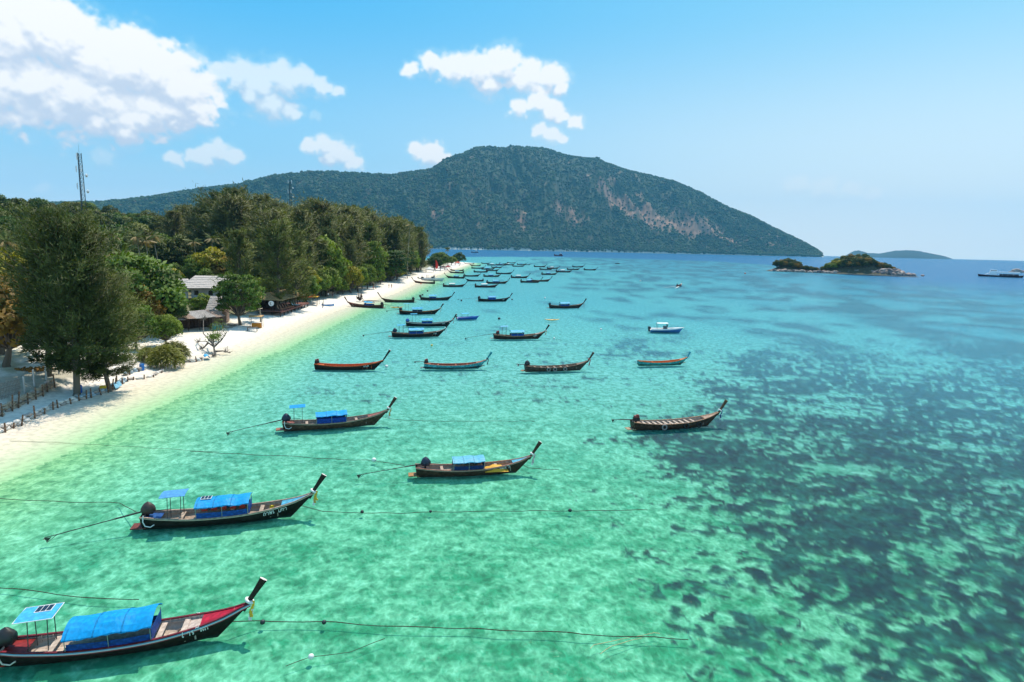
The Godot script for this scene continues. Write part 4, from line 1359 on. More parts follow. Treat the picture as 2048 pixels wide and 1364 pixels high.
		if o.has("curtain"):
			var cc: Color = o.curtain
			var cm := worn("curtain_%s" % cc.to_html(false), cc, 0.6, 0.9, 0.7, 1.0)
			for side in [-1.0, 1.0]:
				var cs := Shape.new()
				var n := 10
				for i in n:
					var xa := lerpf(x0 + 0.1, x1 - 0.12, float(i) / n)
					var xb := lerpf(x0 + 0.1, x1 - 0.12, (i + 1.0) / n)
					var ya := curve(SHEER, xa / 10.1)
					var yb := curve(SHEER, xb / 10.1)
					var za: float = side * (hull_side(xa, ya - 0.03) - 0.05 + 0.012 * sin(i * 2.1))
					var zb: float = side * (hull_side(xb, yb - 0.03) - 0.05 + 0.012 * sin((i + 1) * 2.1))
					var hi: float = o.get("curtain_high", 0.36)
					cs.quad(Vector3(xa, ya - 0.05, za), Vector3(xb, yb - 0.05, zb), Vector3(xb, yb + hi, zb * 0.985), Vector3(xa, ya + hi, za * 0.985))
					cs.quad(Vector3(xa, ya - 0.05, za - side * 0.02), Vector3(xb, yb - 0.05, zb - side * 0.02), Vector3(xb, yb + hi, zb * 0.985 - side * 0.02), Vector3(xa, ya + hi, za * 0.985 - side * 0.02))
				put("side_curtain", cs.mesh(), cm, t)
			var ec := Shape.new()
			ec.box(Vector3(x1 - 0.05, curve(SHEER, x1 / 10.1) + 0.26, 0), Vector3(0.025, 0.55, half * 1.7))
			put("end_curtain", ec.mesh(), cm, t)
		if o.get("solar_main", false):
			solar_panel(t, Vector3(x0 + 0.55, edge + rise + 0.05, -0.1), 0.62, 0.5, 0.02)
	# small awning over the helmsman
	if o.has("stern_roof"):
		var src: Color = o.stern_roof
		var hx: float = o.get("stern_roof_x", 1.35)
		var hy: float = o.get("stern_roof_y", 2.12)
		put("stern_awning", roof_mesh(hx - 0.72, hx + 0.72, 0.60, hy, 0.05, 0.02, 0.05), worn("awning_%s" % src.to_html(false), src, 0.55, 1.3, 0.84, 1.0), t)
		if o.get("awning_rim", false):
			var rim := Shape.new()
			for e in [[Vector3(hx - 0.74, hy, -0.62), Vector3(hx + 0.74, hy + 0.05, -0.62)], [Vector3(hx - 0.74, hy, 0.62), Vector3(hx + 0.74, hy + 0.05, 0.62)], [Vector3(hx - 0.74, hy, -0.62), Vector3(hx - 0.74, hy, 0.62)], [Vector3(hx + 0.74, hy + 0.05, -0.62), Vector3(hx + 0.74, hy + 0.05, 0.62)]]:
				rim.tube([e[0], e[1]], [0.018], 5)
			put("awning_frame", rim.mesh(), mat("pale_tube", Color(0.7, 0.72, 0.72), 0.4), t)
		for px in [hx - 0.35, hx + 0.4]:
			for side in [-0.32, 0.32]:
				var pole := Shape.new()
				pole.tube([Vector3(px, 0.3, side * 1.3), Vector3(px + 0.03, hy + 0.02, side)], [0.022], 5)
				put("pole", pole.mesh(), mat("dark_pole", Color(0.06, 0.06, 0.06), 0.5), t)
		if o.get("solar_stern", false):
			solar_panel(t, Vector3(hx + 0.15, hy + 0.09, -0.22), 0.66, 0.52, 0.05)
	# engine on its pivot, and the long tail
	if o.get("engine", "dark") != "none":
		var ek: String = o.get("engine", "dark")
		var ec2: Color = {"dark": Color(0.02, 0.018, 0.02), "blue": Color(0.02, 0.12, 0.42), "navy": Color(0.012, 0.02, 0.05), "red": Color(0.30, 0.02, 0.025), "rust": Color(0.20, 0.035, 0.03), "brown": Color(0.05, 0.03, 0.025), "teal": Color(0.01, 0.12, 0.16)}[ek]
		var ex: float = o.get("engine_x", 0.25)
		var eng := Node3D.new()
		eng.name = "engine"
		t.add_child(eng, true)
		eng.position = Vector3(ex, 1.02, 0)
		var blk := Shape.new()
		blk.box(Vector3(0.0, 0.0, 0), Vector3(0.62, 0.34, 0.40))
		blk.box(Vector3(-0.04, -0.28, 0), Vector3(0.16, 0.42, 0.14))
		blk.tube([Vector3(0.3, -0.05, 0), Vector3(1.25, 0.0, 0.06)], [0.028, 0.02], 5)
		put("block", blk.mesh(), mat("engine_iron", Color(0.025, 0.024, 0.026), 0.45, 0.3), eng)
		var cov := Shape.new()
		if ek in ["dark", "navy", "blue", "brown"] and d > 1:
			# a bag tied over it
			var rr := []
			for i in 7:
				var f := i / 6.0
				var ring := []
				for q in 10:
					var w := TAU * q / 10.0
					var rad: float = [0.30, 0.37, 0.38, 0.36, 0.30, 0.2, 0.02][i] * (1.0 + 0.08 * sin(q * 2.7 + i))
					ring.append(Vector3(cos(w) * rad * 1.08, -0.14 + f * 0.72, sin(w) * rad * 0.86))
				rr.append(ring)
			cov.loft(rr, true)
		else:
			cov.box(Vector3(0, 0.26, 0), Vector3(0.5, 0.24, 0.36))
			cov.box(Vector3(0.1, 0.42, 0.0), Vector3(0.22, 0.10, 0.22))
		put("cover", cov.mesh(), mat("cover_" + ek, ec2, 0.5), eng)
		var tl: float = o.get("tail", 4.6)
		if tl > 0.0:
			var rise: float = o.get("tail_rise", -0.10)
			var swing: float = o.get("tail_swing", 0.0)
			var base := Vector3(ex - 0.3, 0.98, 0)
			var dir := Vector3(-cos(swing), rise, sin(swing)).normalized()
			var sh := Shape.new()
			sh.tube([base, base + dir * 1.5], [0.055, 0.05], 6)
			sh.tube([base + dir * 1.5, base + dir * tl], [0.03, 0.025], 6)
			var tail := put("propeller_shaft", sh.mesh(), mat("shaft", Color(0.035, 0.03, 0.028), 0.5), t)
			if d > 1:
				var e := base + dir * tl
				var fin := Shape.new()
				fin.beam(base + dir * (tl - 0.62), e + Vector3(0.1, -0.30, 0), 0.02, 0.03)
				fin.beam(e + Vector3(0.1, -0.30, 0), e, 0.02, 0.03)
				fin.tri(e + Vector3(0.35, 0, 0), e + Vector3(0.12, -0.26, 0), e + Vector3(0.02, -0.02, 0))
				put("fin", fin.mesh(), mats["shaft"], tail)
				var pr := Shape.new()
				for q in 3:
					var w := TAU * q / 3.0
					var side := Vector3(0, cos(w), sin(w))
					pr.quad(e, e + side * 0.09 + Vector3(0.03, 0, 0) + Vector3(0, -sin(w), cos(w)) * 0.05, e + side * 0.16, e + side * 0.09 - Vector3(0.03, 0, 0) - Vector3(0, -sin(w), cos(w)) * 0.05)
				put("propeller", pr.mesh(), mat("bronze", Color(0.5, 0.42, 0.34), 0.35, 0.7), tail)
	if d > 1 and o.get("step", true):
		var stp := Shape.new()
		stp.box(Vector3(-0.25, 0.05, 0), Vector3(0.9, 0.06, 0.85))
		var fc: Color = o.get("step_color", Color(0.30, 0.10, 0.07))
		put("stern_step", stp.mesh(), worn("step_%s" % fc.to_html(false), fc, 0.6, 0.8, 0.7, 1.0), t)
	if o.has("hook"):
		var hk := Shape.new()
		var zs := hull_side(0.55, 0.5) + 0.03
		hk.tube([Vector3(0.12, 0.92, zs - 0.06), Vector3(0.10, 0.55, zs), Vector3(0.22, 0.28, zs + 0.02), Vector3(0.5, 0.20, zs + 0.03), Vector3(0.72, 0.34, zs + 0.04)], [0.035], 6)
		put("mooring_loop", hk.mesh(), mat("rope_%s" % Color(o.hook).to_html(false), o.hook, 0.85), t)
	if o.has("name"):
		put("lettering", lettering(o.name, o.get("name_x", 7.15), o.get("name_y", 0.36), o.get("name_high", 0.24), 0.12), mat("lettering", Color(0.72, 0.72, 0.70), 0.6), t)
	return t

func solar_panel(t: Node3D, at: Vector3, long: float, wide: float, tilt: float) -> void:
	var f := put("solar_panel", box_mesh(Vector3(long, 0.03, wide)), mat("alu", Color(0.75, 0.76, 0.78), 0.4), t)
	f.position = at
	f.rotation.z = tilt
	for i in 3:
		var c := put("cell", box_mesh(Vector3(long / 3.0 - 0.035, 0.012, wide - 0.07)), mat("solar_cell", Color(0.012, 0.016, 0.035), 0.2), f)
		c.position = Vector3((i - 1) * (long / 3.0 - 0.008), 0.018, 0)

const BLUE := Color(0.0, 0.33, 0.76)
const SKY := Color(0.06, 0.44, 0.76)
const DEEPBLUE := Color(0.006, 0.07, 0.34)
const WHITE := Color(0.72, 0.72, 0.70)
const YELLOW := Color(0.72, 0.42, 0.03)
const GOLD := Color(0.55, 0.33, 0.08)

func build_boats() -> void:
	longtail("nearest boat, red foredeck, arched blue canopy and solar panel on its stern awning", -21.4, -23.9, 15.5, 8.7, {"detail": 3, "hull": Color(0.030, 0.014, 0.012), "trim_color": Color(0.22, 0.02, 0.035), "stripes": [Color(0.10, 0.32, 0.55), Color(0.6, 0.55, 0.55), Color(0.25, 0.02, 0.035)], "deck": Color(0.52, 0.012, 0.04), "hatch": Color(0.60, 0.48, 0.42), "aft": Color(0.30, 0.02, 0.02), "inside": Color(0.62, 0.50, 0.42), "fore": 0.79, "roof": BLUE, "roof_from": 2.55, "roof_to": 6.05, "roof_rise": 0.36, "roof_edge": 1.15, "roof_half": 0.92, "roof_tilt": 0.16, "curtain": DEEPBLUE, "curtain_high": 0.30, "stern_roof": SKY, "stern_roof_x": 1.45, "stern_roof_y": 2.05, "awning_rim": true, "solar_stern": true, "engine": "dark", "engine_x": 0.15, "tail": 4.6, "ribbons": [WHITE, YELLOW], "hook": Color(0.6, 0.55, 0.45), "name": [0, 1, 2, 5, 3, 4], "name_x": 7.2, "name_y": 0.42, "name_high": 0.22, "step_color": Color(0.5, 0.05, 0.03), "thwarts": [0.20, 0.62, 0.72], "prow_tall": 0.85})
	longtail("black boat with sky blue foredeck and dark bagged engine at its stern", -23.0, -36.7, 15.1, 9.1, {"detail": 3, "hull": Color(0.022, 0.012, 0.011), "trim_color": Color(0.50, 0.36, 0.28), "stripes": [Color(0.55, 0.42, 0.32)], "deck": Color(0.10, 0.42, 0.62), "aft": Color(0.02, 0.10, 0.34), "inside": Color(0.48, 0.37, 0.29), "fore": 0.80, "roof": Color(0.0, 0.32, 0.72), "roof_from": 3.0, "roof_to": 6.15, "roof_rise": 0.22, "curtain": Color(0.01, 0.09, 0.40), "solar_main": true, "stern_roof": Color(0.09, 0.33, 0.68), "stern_roof_x": 1.75, "stern_roof_y": 1.98, "engine": "brown", "tail": 5.0, "tail_rise": -0.14, "tail_swing": 0.22, "ribbons": [WHITE, GOLD, YELLOW], "hook": Color(0.72, 0.72, 0.72), "name": [4, 1, 3, 2, 5, 6, 8, 1], "name_x": 6.95, "name_y": 0.32, "name_high": 0.22, "step_color": Color(0.22, 0.06, 0.05)})
	longtail("brown boat with pinkish foredeck, boxy blue canopy and a smaller blue awning astern", -22.0, -57.8, 19.0, 9.0, {"detail": 3, "hull": Color(0.125, 0.062, 0.038), "trim_color": Color(0.34, 0.22, 0.15), "stripes": [Color(0.45, 0.34, 0.26)], "deck": Color(0.36, 0.12, 0.09), "inside": Color(0.50, 0.39, 0.32), "fore": 0.79, "roof": BLUE, "roof_from": 2.95, "roof_to": 5.9, "roof_rise": 0.14, "curtain": Color(0.005, 0.06, 0.40), "curtain_high": 0.5, "stern_roof": Color(0.0, 0.30, 0.72), "stern_roof_x": 1.3, "stern_roof_y": 2.2, "engine": "navy", "tail": 5.0, "tail_rise": -0.14, "tail_swing": 0.15, "ribbons": [WHITE, GOLD], "hook": Color(0.72, 0.72, 0.72), "prow": Color(0.10, 0.05, 0.03), "step_color": Color(0.42, 0.18, 0.12)})
	longtail("dark brown boat with faded blue canopy and a yellow tarpaulin amidships", -7.3, -46.6, 10.6, 8.3, {"detail": 3, "hull": Color(0.085, 0.038, 0.025), "trim_color": Color(0.45, 0.20, 0.14), "stripes": [Color(0.45, 0.30, 0.24)], "deck": Color(0.12, 0.44, 0.60), "aft": Color(0.05, 0.03, 0.03), "inside": Color(0.48, 0.35, 0.28), "fore": 0.82, "roof": Color(0.13, 0.46, 0.66), "roof_from": 3.0, "roof_to": 5.75, "roof_rise": 0.16, "roof_edge": 1.2, "curtain": Color(0.005, 0.03, 0.16), "engine": "navy", "engine_x": 0.75, "tail": 5.4, "tail_rise": -0.12, "tail_swing": 0.06, "ribbons": [WHITE, Color(0.5, 0.4, 0.4)], "name": [1, 3, 6, 2, 5, 4], "name_x": 7.0, "name_y": 0.36, "name_high": 0.20, "step_color": Color(0.52, 0.26, 0.10), "prow": Color(0.09, 0.045, 0.025)})
	longtail("open pale wooden boat without canopy, alone on the right over the weed beds", 12.5, -60.7, 15.1, 8.9, {"detail": 3, "hull": Color(0.105, 0.055, 0.034), "trim_color": Color(0.48, 0.26, 0.15), "deck": Color(0.46, 0.29, 0.20), "inside": Color(0.58, 0.46, 0.38), "fore": 0.80, "thwarts": [0.14, 0.2, 0.26, 0.32, 0.38, 0.44, 0.5, 0.56, 0.62, 0.68], "engine": "rust", "engine_x": 0.35, "tail": 2.4, "tail_rise": 0.05, "ribbons": [WHITE, Color(0.02, 0.06, 0.2)], "prow": Color(0.20, 0.11, 0.055), "tip": Color(0.30, 0.18, 0.10), "step_color": Color(0.5, 0.36, 0.22)})
	longtail("black boat with bright orange-red inside and gunwale, nearest the sand in its row", -28.4, -87.5, 6.0, 8.7, {"hull": Color(0.040, 0.016, 0.012), "trim_color": Color(0.80, 0.14, 0.03), "stripes": [Color(0.7, 0.11, 0.02)], "deck": Color(0.78, 0.15, 0.04), "inside": Color(0.80, 0.15, 0.04), "fore": 0.84, "thwarts": [0.12], "engine": "rust", "tail": 0.0, "name": [1, 4, 2, 6, 3], "name_x": 7.0, "name_y": 0.34, "name_high": 0.2, "prow_tall": 1.15, "step": false})
	longtail("turquoise boat with salmon gunwale, second from the sand in its row", -12.9, -89.9, 8.0, 8.3, {"hull": Color(0.12, 0.56, 0.62), "foot": Color(0.02, 0.02, 0.02), "trim_color": Color(0.72, 0.21, 0.11), "stripes": [Color(0.06, 0.46, 0.5)], "deck": Color(0.62, 0.28, 0.18), "inside": Color(0.42, 0.12, 0.07), "fore": 0.82, "engine": "rust", "tail": 1.6, "tail_rise": 0.02, "prow": Color(0.03, 0.40, 0.50), "tip": Color(0.03, 0.40, 0.50), "ribbons": [Color(0.02, 0.02, 0.03)], "step_color": Color(0.2, 0.25, 0.25)})
	longtail("open dark brown boat hung with tyres, third from the sand in its row", 2.1, -89.4, 15.0, 8.9, {"hull": Color(0.12, 0.068, 0.05), "trim_color": Color(0.32, 0.18, 0.12), "deck": Color(0.30, 0.19, 0.13), "inside": Color(0.40, 0.28, 0.20), "fore": 0.80, "thwarts": [0.16, 0.26, 0.36, 0.46, 0.56, 0.66], "engine": "dark", "tail": 1.2, "tail_rise": 0.05, "ribbons": [Color(0.45, 0.12, 0.10), Color(0.4, 0.2, 0.18)], "prow": Color(0.12, 0.07, 0.045), "step_color": Color(0.45, 0.22, 0.10)})
	longtail("small teal rowing boat with orange inside, farthest from the sand in its row", 20.2, -96.2, 13.0, 7.6, {"hull": Color(0.07, 0.52, 0.52), "foot": Color(0.015, 0.09, 0.05), "trim_color": Color(0.84, 0.25, 0.06), "deck": Color(0.84, 0.27, 0.07), "inside": Color(0.84, 0.21, 0.06), "fore": 0.83, "thwarts": [0.3], "engine": "none", "prow": Color(0.06, 0.48, 0.62), "tip": Color(0.06, 0.48, 0.62), "prow_tall": 0.72, "prow_lean": 0.55, "step": false})
	longtail("dark boat with blue canopy and big navy engine bag, nearer of two side by side", -23.8, -120.8, 15.0, 9.5, {"hull": Color(0.035, 0.018, 0.015), "trim_color": Color(0.45, 0.25, 0.17), "deck": Color(0.45, 0.42, 0.38), "inside": Color(0.46, 0.24, 0.15), "fore": 0.82, "roof": SKY, "roof_from": 3.0, "roof_to": 5.8, "curtain": DEEPBLUE, "stern_roof": Color(0.05, 0.42, 0.72), "stern_roof_x": 1.6, "engine": "navy", "engine_x": 0.5, "tail": 5.6, "tail_rise": -0.12, "ribbons": [WHITE], "name": [4, 1, 3], "name_x": 7.6})
	longtail("black boat with white gunwale and blue bagged engine, farther of two side by side", -24.0, -138.2, 8.0, 9.4, {"hull": Color(0.022, 0.013, 0.013), "trim_color": Color(0.60, 0.56, 0.52), "stripes": [Color(0.62, 0.58, 0.54)], "deck": Color(0.55, 0.42, 0.22), "inside": Color(0.10, 0.08, 0.09), "fore": 0.84, "roof": Color(0.02, 0.36, 0.74), "roof_from": 3.2, "roof_to": 5.6, "curtain": DEEPBLUE, "stern_roof": Color(0.05, 0.42, 0.72), "stern_roof_x": 1.6, "stern_roof_y": 2.5, "engine": "blue", "tail": 0.0, "ribbons": [Color(0.45, 0.3, 0.25)], "name": [1, 3, 6, 2], "name_x": 7.5})
	longtail("boat with a round red engine cover and pale foredeck, blue canopy amidships", -3.6, -121.4, 12.0, 9.4, {"hull": Color(0.07, 0.032, 0.022), "trim_color": Color(0.55, 0.24, 0.13), "stripes": [Color(0.48, 0.26, 0.16)], "deck": Color(0.55, 0.48, 0.44), "inside": Color(0.36, 0.20, 0.13), "fore": 0.80, "roof": SKY, "roof_from": 3.1, "roof_to": 5.7, "curtain": Color(0.01, 0.09, 0.42), "stern_roof": Color(0.16, 0.45, 0.72), "stern_roof_x": 1.9, "stern_roof_y": 2.3, "engine": "red", "engine_x": 0.7, "tail": 6.0, "tail_rise": -0.15, "ribbons": [WHITE, GOLD], "name": [4, 6, 3, 1], "name_x": 7.5, "step_color": Color(0.5, 0.42, 0.36)})
	longtail("boat with orange well, white foredeck and tall pole, behind the yellow kayak", -30.0, -162.5, 9.0, 9.6, {"hull": Color(0.040, 0.020, 0.016), "trim_color": Color(0.48, 0.22, 0.08), "deck": Color(0.60, 0.54, 0.46), "inside": Color(0.55, 0.26, 0.06), "fore": 0.80, "roof": Color(0.02, 0.38, 0.68), "roof_from": 3.0, "roof_to": 5.6, "curtain": Color(0.02, 0.03, 0.10), "stern_roof": Color(0.10, 0.44, 0.70), "stern_roof_x": 1.7, "stern_roof_y": 2.4, "engine": "dark", "tail": 3.2, "ribbons": [Color(0.6, 0.5, 0.3)]})
	longtail("reddish boat with its bow turned to the sand and a blue canopy", -37.4, -176.5, 171.0, 9.7, {"hull": Color(0.14, 0.045, 0.034), "trim_color": Color(0.22, 0.07, 0.05), "deck": Color(0.30, 0.08, 0.06), "inside": Color(0.20, 0.15, 0.12), "roof": SKY, "roof_from": 2.6, "roof_to": 5.0, "curtain": DEEPBLUE, "engine": "dark", "tail": 4.4, "tail_rise": -0.12, "prow": Color(0.13, 0.05, 0.035), "name": [4, 1], "name_x": 8.0})
	longtail("bare olive-brown boat with its bow turned to the sand, no canopy", -31.7, -197.0, -168.0, 9.3, {"hull": Color(0.095, 0.055, 0.026), "trim_color": Color(0.16, 0.09, 0.05), "deck": Color(0.20, 0.12, 0.07), "inside": Color(0.26, 0.18, 0.11), "engine": "dark", "tail": 4.8, "tail_rise": -0.12, "prow": Color(0.14, 0.08, 0.05), "prow_tall": 1.2})
	longtail("dark grey boat with low blue canopy, right of the bare olive-brown one", -31.1, -206.7, 8.0, 9.5, {"hull": Color(0.050, 0.034, 0.030), "trim_color": Color(0.18, 0.13, 0.11), "deck": Color(0.2, 0.15, 0.12), "inside": Color(0.2, 0.15, 0.12), "roof": SKY, "roof_from": 2.6, "roof_to": 5.0, "curtain": DEEPBLUE, "engine": "dark", "engine_x": -0.1, "tail": 0.0})
	longtail("black boat with square blue canopy and a very long tail, mid bay", -11.6, -206.1, 13.0, 9.7, {"hull": Color(0.030, 0.018, 0.016), "trim_color": Color(0.10, 0.06, 0.05), "deck": Color(0.12, 0.08, 0.06), "inside": Color(0.15, 0.10, 0.08), "roof": Color(0.03, 0.34, 0.72), "roof_from": 3.0, "roof_to": 5.4, "curtain": Color(0.01, 0.10, 0.46), "curtain_high": 0.5, "engine": "dark", "tail": 6.4, "tail_rise": -0.08, "ribbons": [WHITE], "name": [4, 1, 3, 2], "name_x": 7.4})
	longtail("boat with teal engine and blue canopy, farthest right of the middle rows", 11.3, -188.1, 15.0, 9.9, {"hull": Color(0.055, 0.030, 0.022), "trim_color": Color(0.30, 0.17, 0.11), "deck": Color(0.36, 0.22, 0.17), "inside": Color(0.30, 0.18, 0.11), "roof": SKY, "roof_from": 2.9, "roof_to": 5.6, "curtain": DEEPBLUE, "engine": "teal", "engine_x": 0.0, "tail": 0.0, "ribbons": [Color(0.4, 0.3, 0.25)]})
	# the crowd farther out: four builds, then copies under labels of their own
	var far_brown := {"detail": 1, "hull": Color(0.10, 0.048, 0.032), "trim_color": Color(0.34, 0.18, 0.12), "deck": Color(0.28, 0.16, 0.11), "inside": Color(0.20, 0.13, 0.10), "engine": "dark", "tail": 0.0}
	var b1 := far_brown.duplicate()
	b1.merge({"roof": SKY, "roof_from": 2.8, "roof_to": 5.4, "roof_edge": 1.3, "curtain": DEEPBLUE})
	var b2 := far_brown.duplicate()
	b2.merge({"hull": Color(0.09, 0.035, 0.025), "roof": WHITE, "roof_from": 2.6, "roof_to": 5.2, "curtain": Color(0.25, 0.3, 0.36), "tail": 4.6}, true)
	var b3 := far_brown.duplicate()
	b3.merge({"hull": Color(0.05, 0.04, 0.038)}, true)
	var protos := [
		longtail("boat with white roof and yellow floats on top, off the white speedboat", -31.5, -276.5, 14.0, 9.2, b2),
		longtail("low blue canopied boat, left of the boat with three bare poles", -18.4, -379.6, 14.0, 9.7, b1),
		longtail("bare brown boat drawn up beside the white speedboat, bow to the sand", -37.7, -295.8, 168.0, 9.8, far_brown),
		longtail("grey boat with three bare poles standing in it, middle of the far crowd", -12.1, -424.0, 8.0, 10.4, b3)]
	for q in [
		[1, -28.2, -352.6, 166.0, 10.0, "boat with bright blue cover, bow to the sand, nearest the headland beach"], [3, -30.3, -377.0, 24.0, 9.6, "dark boat behind the stern of the one with the bright blue cover"],
		[1, -33.8, -420.2, 172.0, 9.7, "boat with teal cover lying with its bow on the headland sand"], [2, -37.1, -457.9, 172.0, 9.5, "brown boat just behind the teal covered one on the headland sand"],
		[3, -28.4, -441.4, 14.0, 9.9, "first dark boat off the headland sand, left end of its row"], [2, -21.1, -472.8, 16.0, 9.3, "brown boat touching the first dark boat off the headland sand"],
		[3, -35.3, -517.9, 14.0, 10.2, "grey boat close off the headland sand behind two darker ones"], [1, -19.8, -551.3, 8.0, 9.2, "rear boat of the pair with bright blue covers in the far crowd"],
		[1, -26.0, -501.9, 12.0, 10.0, "front boat of the pair with bright blue covers in the far crowd"], [2, -31.5, -587.3, 178.0, 9.2, "reddish boat at the tip of the beach, bow to the sand"],
		[2, -41.1, -640.9, 178.0, 9.4, "last boat against the tip of the beach"], [2, -35.2, -676.6, 10.0, 8.8, "small dark boat at the back of the far crowd, left end"],
		[0, -26.5, -620.0, 6.0, 11.0, "pale roofed boat in the thickest part of the far crowd"], [1, -18.0, -626.0, 8.0, 10.5, "blue roofed boat overlapping the pale roofed one in the far crowd"],
		[0, -1.5, -372.4, 14.0, 10.0, "boat with red and white roof to the right of the low blue canopied one"], [3, -15.9, -327.7, -168.0, 8.6, "small bare grey boat pointing at the beach, left of the far crowd's front"],
		[1, -13.4, -308.8, 14.0, 10.0, "brown boat with two pale blue roofs in the far crowd's front"], [0, -17.3, -278.2, 13.0, 9.6, "boat with orange roof boards and long tail, nearest of the far crowd"],
		[1, 3.8, -324.9, 12.0, 10.0, "nearer of two overlapping boats at the right of the far crowd, bright blue cover"], [2, 9.7, -338.6, 13.0, 10.0, "farther of two overlapping boats at the right of the far crowd, no cover"],
		[1, 19.4, -428.1, 12.0, 10.2, "boat with turquoise roof alone between the rows on the right"], [0, 32.9, -480.2, 10.0, 11.5, "long boat with flat white roof in the right-hand row"],
		[3, 22.1, -528.1, 10.0, 10.6, "dark boat in front of a white roofed one, left end of the right-hand row"], [0, 30.1, -559.0, 10.0, 10.0, "white roofed boat half hidden by the dark one in the right-hand row"],
		[2, 19.8, -604.1, 12.0, 11.0, "brown boat with pale foredeck at the back of the right-hand row"], [2, 46.6, -540.4, 10.0, 10.4, "brown boat third from the right end of the right-hand row"],
		[3, 59.2, -623.8, 10.0, 10.8, "farthest boat at the right end of the right-hand row"], [3, 61.4, -541.4, 10.0, 10.6, "rightmost boat of the whole anchorage"],
		[3, -1.2, -599.4, 12.0, 11.0, "grey boat in front of the turquoise roofed pair at the back"], [1, 3.5, -665.3, 12.0, 9.6, "turquoise roofed boat, left of a pair at the back"],
		[2, 10.4, -661.3, 12.0, 7.0, "small brown boat, right of the turquoise roofed one at the back"], [0, -10.3, -640.4, 10.0, 10.2, "pale boat beside the thickest part of the far crowd"],
		[2, -7.9, -724.0, 10.0, 9.6, "rearmost reddish boat of the far crowd"], [2, -16.1, -676.7, 8.0, 8.6, "brown boat just left of the pale one at the back of the far crowd"], [2, -66.8, -799.2, 48.0, 7.5, "boat peeping out behind the headland"]]:
		copy(protos[q[0]], q[5], Vector3(q[1], 0, q[2]), deg_to_rad(q[3]), "long-tail boats moored off the beach", float(q[4]) / 8.9)
	longtail("red boat under way with people aboard, alone on the open water", 84.8, -319.4, 62.0, 9.0, {"detail": 1, "hull": Color(0.22, 0.03, 0.03), "trim_color": Color(0.5, 0.45, 0.4), "deck": Color(0.55, 0.5, 0.42), "inside": Color(0.3, 0.1, 0.1), "engine": "dark", "tail": 3.0, "tail_rise": -0.3})

# ==================================================================== the beach: walls, huts, masts, people
func at_ground(x: float, z: float, up := 0.0) -> Vector3:
	return Vector3(x, ground_y(x, z) + up, z)

func path_points(line: Array, gap: float) -> Array:
	var out := []
	for k in line.size() - 1:
		var a := Vector2(line[k][0], line[k][1])
		var b := Vector2(line[k + 1][0], line[k + 1][1])
		var n := maxi(int(a.distance_to(b) / gap), 1)
		for i in n:
			out.append(a.lerp(b, float(i) / n))
	return out

func lump_mesh(sd: int, rough := 0.3, nu := 12, nv := 8) -> ArrayMesh:
	var sh := Shape.new()
	var f := FastNoiseLite.new()
	f.seed = sd
	f.frequency = 0.9
	var rings := []
	for j in nv + 1:
		var ring := []
		for i in nu:
			var a := TAU * i / nu
			var b := PI * j / nv
			var d := Vector3(sin(b) * cos(a), cos(b), sin(b) * sin(a))
			ring.append(d * (1.0 + rough * 2.0 * f.get_noise_3dv(d * 1.3) + rough * 0.7 * f.get_noise_3dv(d * 3.1)))
		rings.append(ring)
	sh.loft(rings, true)
	return sh.mesh()

# wall of sandbags held by stakes
func bag_wall(label: String, line: Array, high: int, bag: Material, stake_gap: float, stake_tall: float, skip := 0.0) -> void:
	var c := Vector2(line[line.size() / 2][0], line[line.size() / 2][1])
	var t := thing("sandbag_wall", label, "wall", at_ground(c.x, c.y))
	var m: Array = mats["lumps"]
	var pts := path_points(line, 0.78)
	for k in pts.size():
		for j in high:
			if rng.randf() < skip:
				continue
			var q: Vector2 = pts[k]
			var nx: Vector2 = pts[mini(k + 1, pts.size() - 1)] - pts[maxi(k - 1, 0)]
			var s := put("sandbag", m[k % 3], bag if (k + j) % 4 else mats["bag_dull"], t)
			s.position = at_ground(q.x, q.y, 0.12 + 0.25 * j) - t.position + Vector3(rng.randf_range(-0.08, 0.08) - 0.1 * j, 0, 0.2 * (j % 2))
			s.scale = Vector3(0.26, 0.16, 0.42) * rng.randf_range(0.9, 1.15)
			s.rotation.y = atan2(nx.x, nx.y) + rng.randf_range(-0.2, 0.2)
	for q in path_points(line, stake_gap):
		var st := Shape.new()
		var tall := stake_tall * rng.randf_range(0.45, 1.35)
		st.tube([Vector3(0, -0.3, 0), Vector3(rng.randf_range(-0.06, 0.06), tall, rng.randf_range(-0.06, 0.06))], [0.08, 0.07], 6)
		var s := put("stake", st.mesh(), mats["stake"], t)
		s.position = at_ground(q.x + 0.35 + rng.randf_range(-0.1, 0.1), q.y + rng.randf_range(-0.35, 0.35)) - t.position
		s.rotation = Vector3(rng.randf_range(-0.12, 0.12), 0, rng.randf_range(-0.15, 0.15))

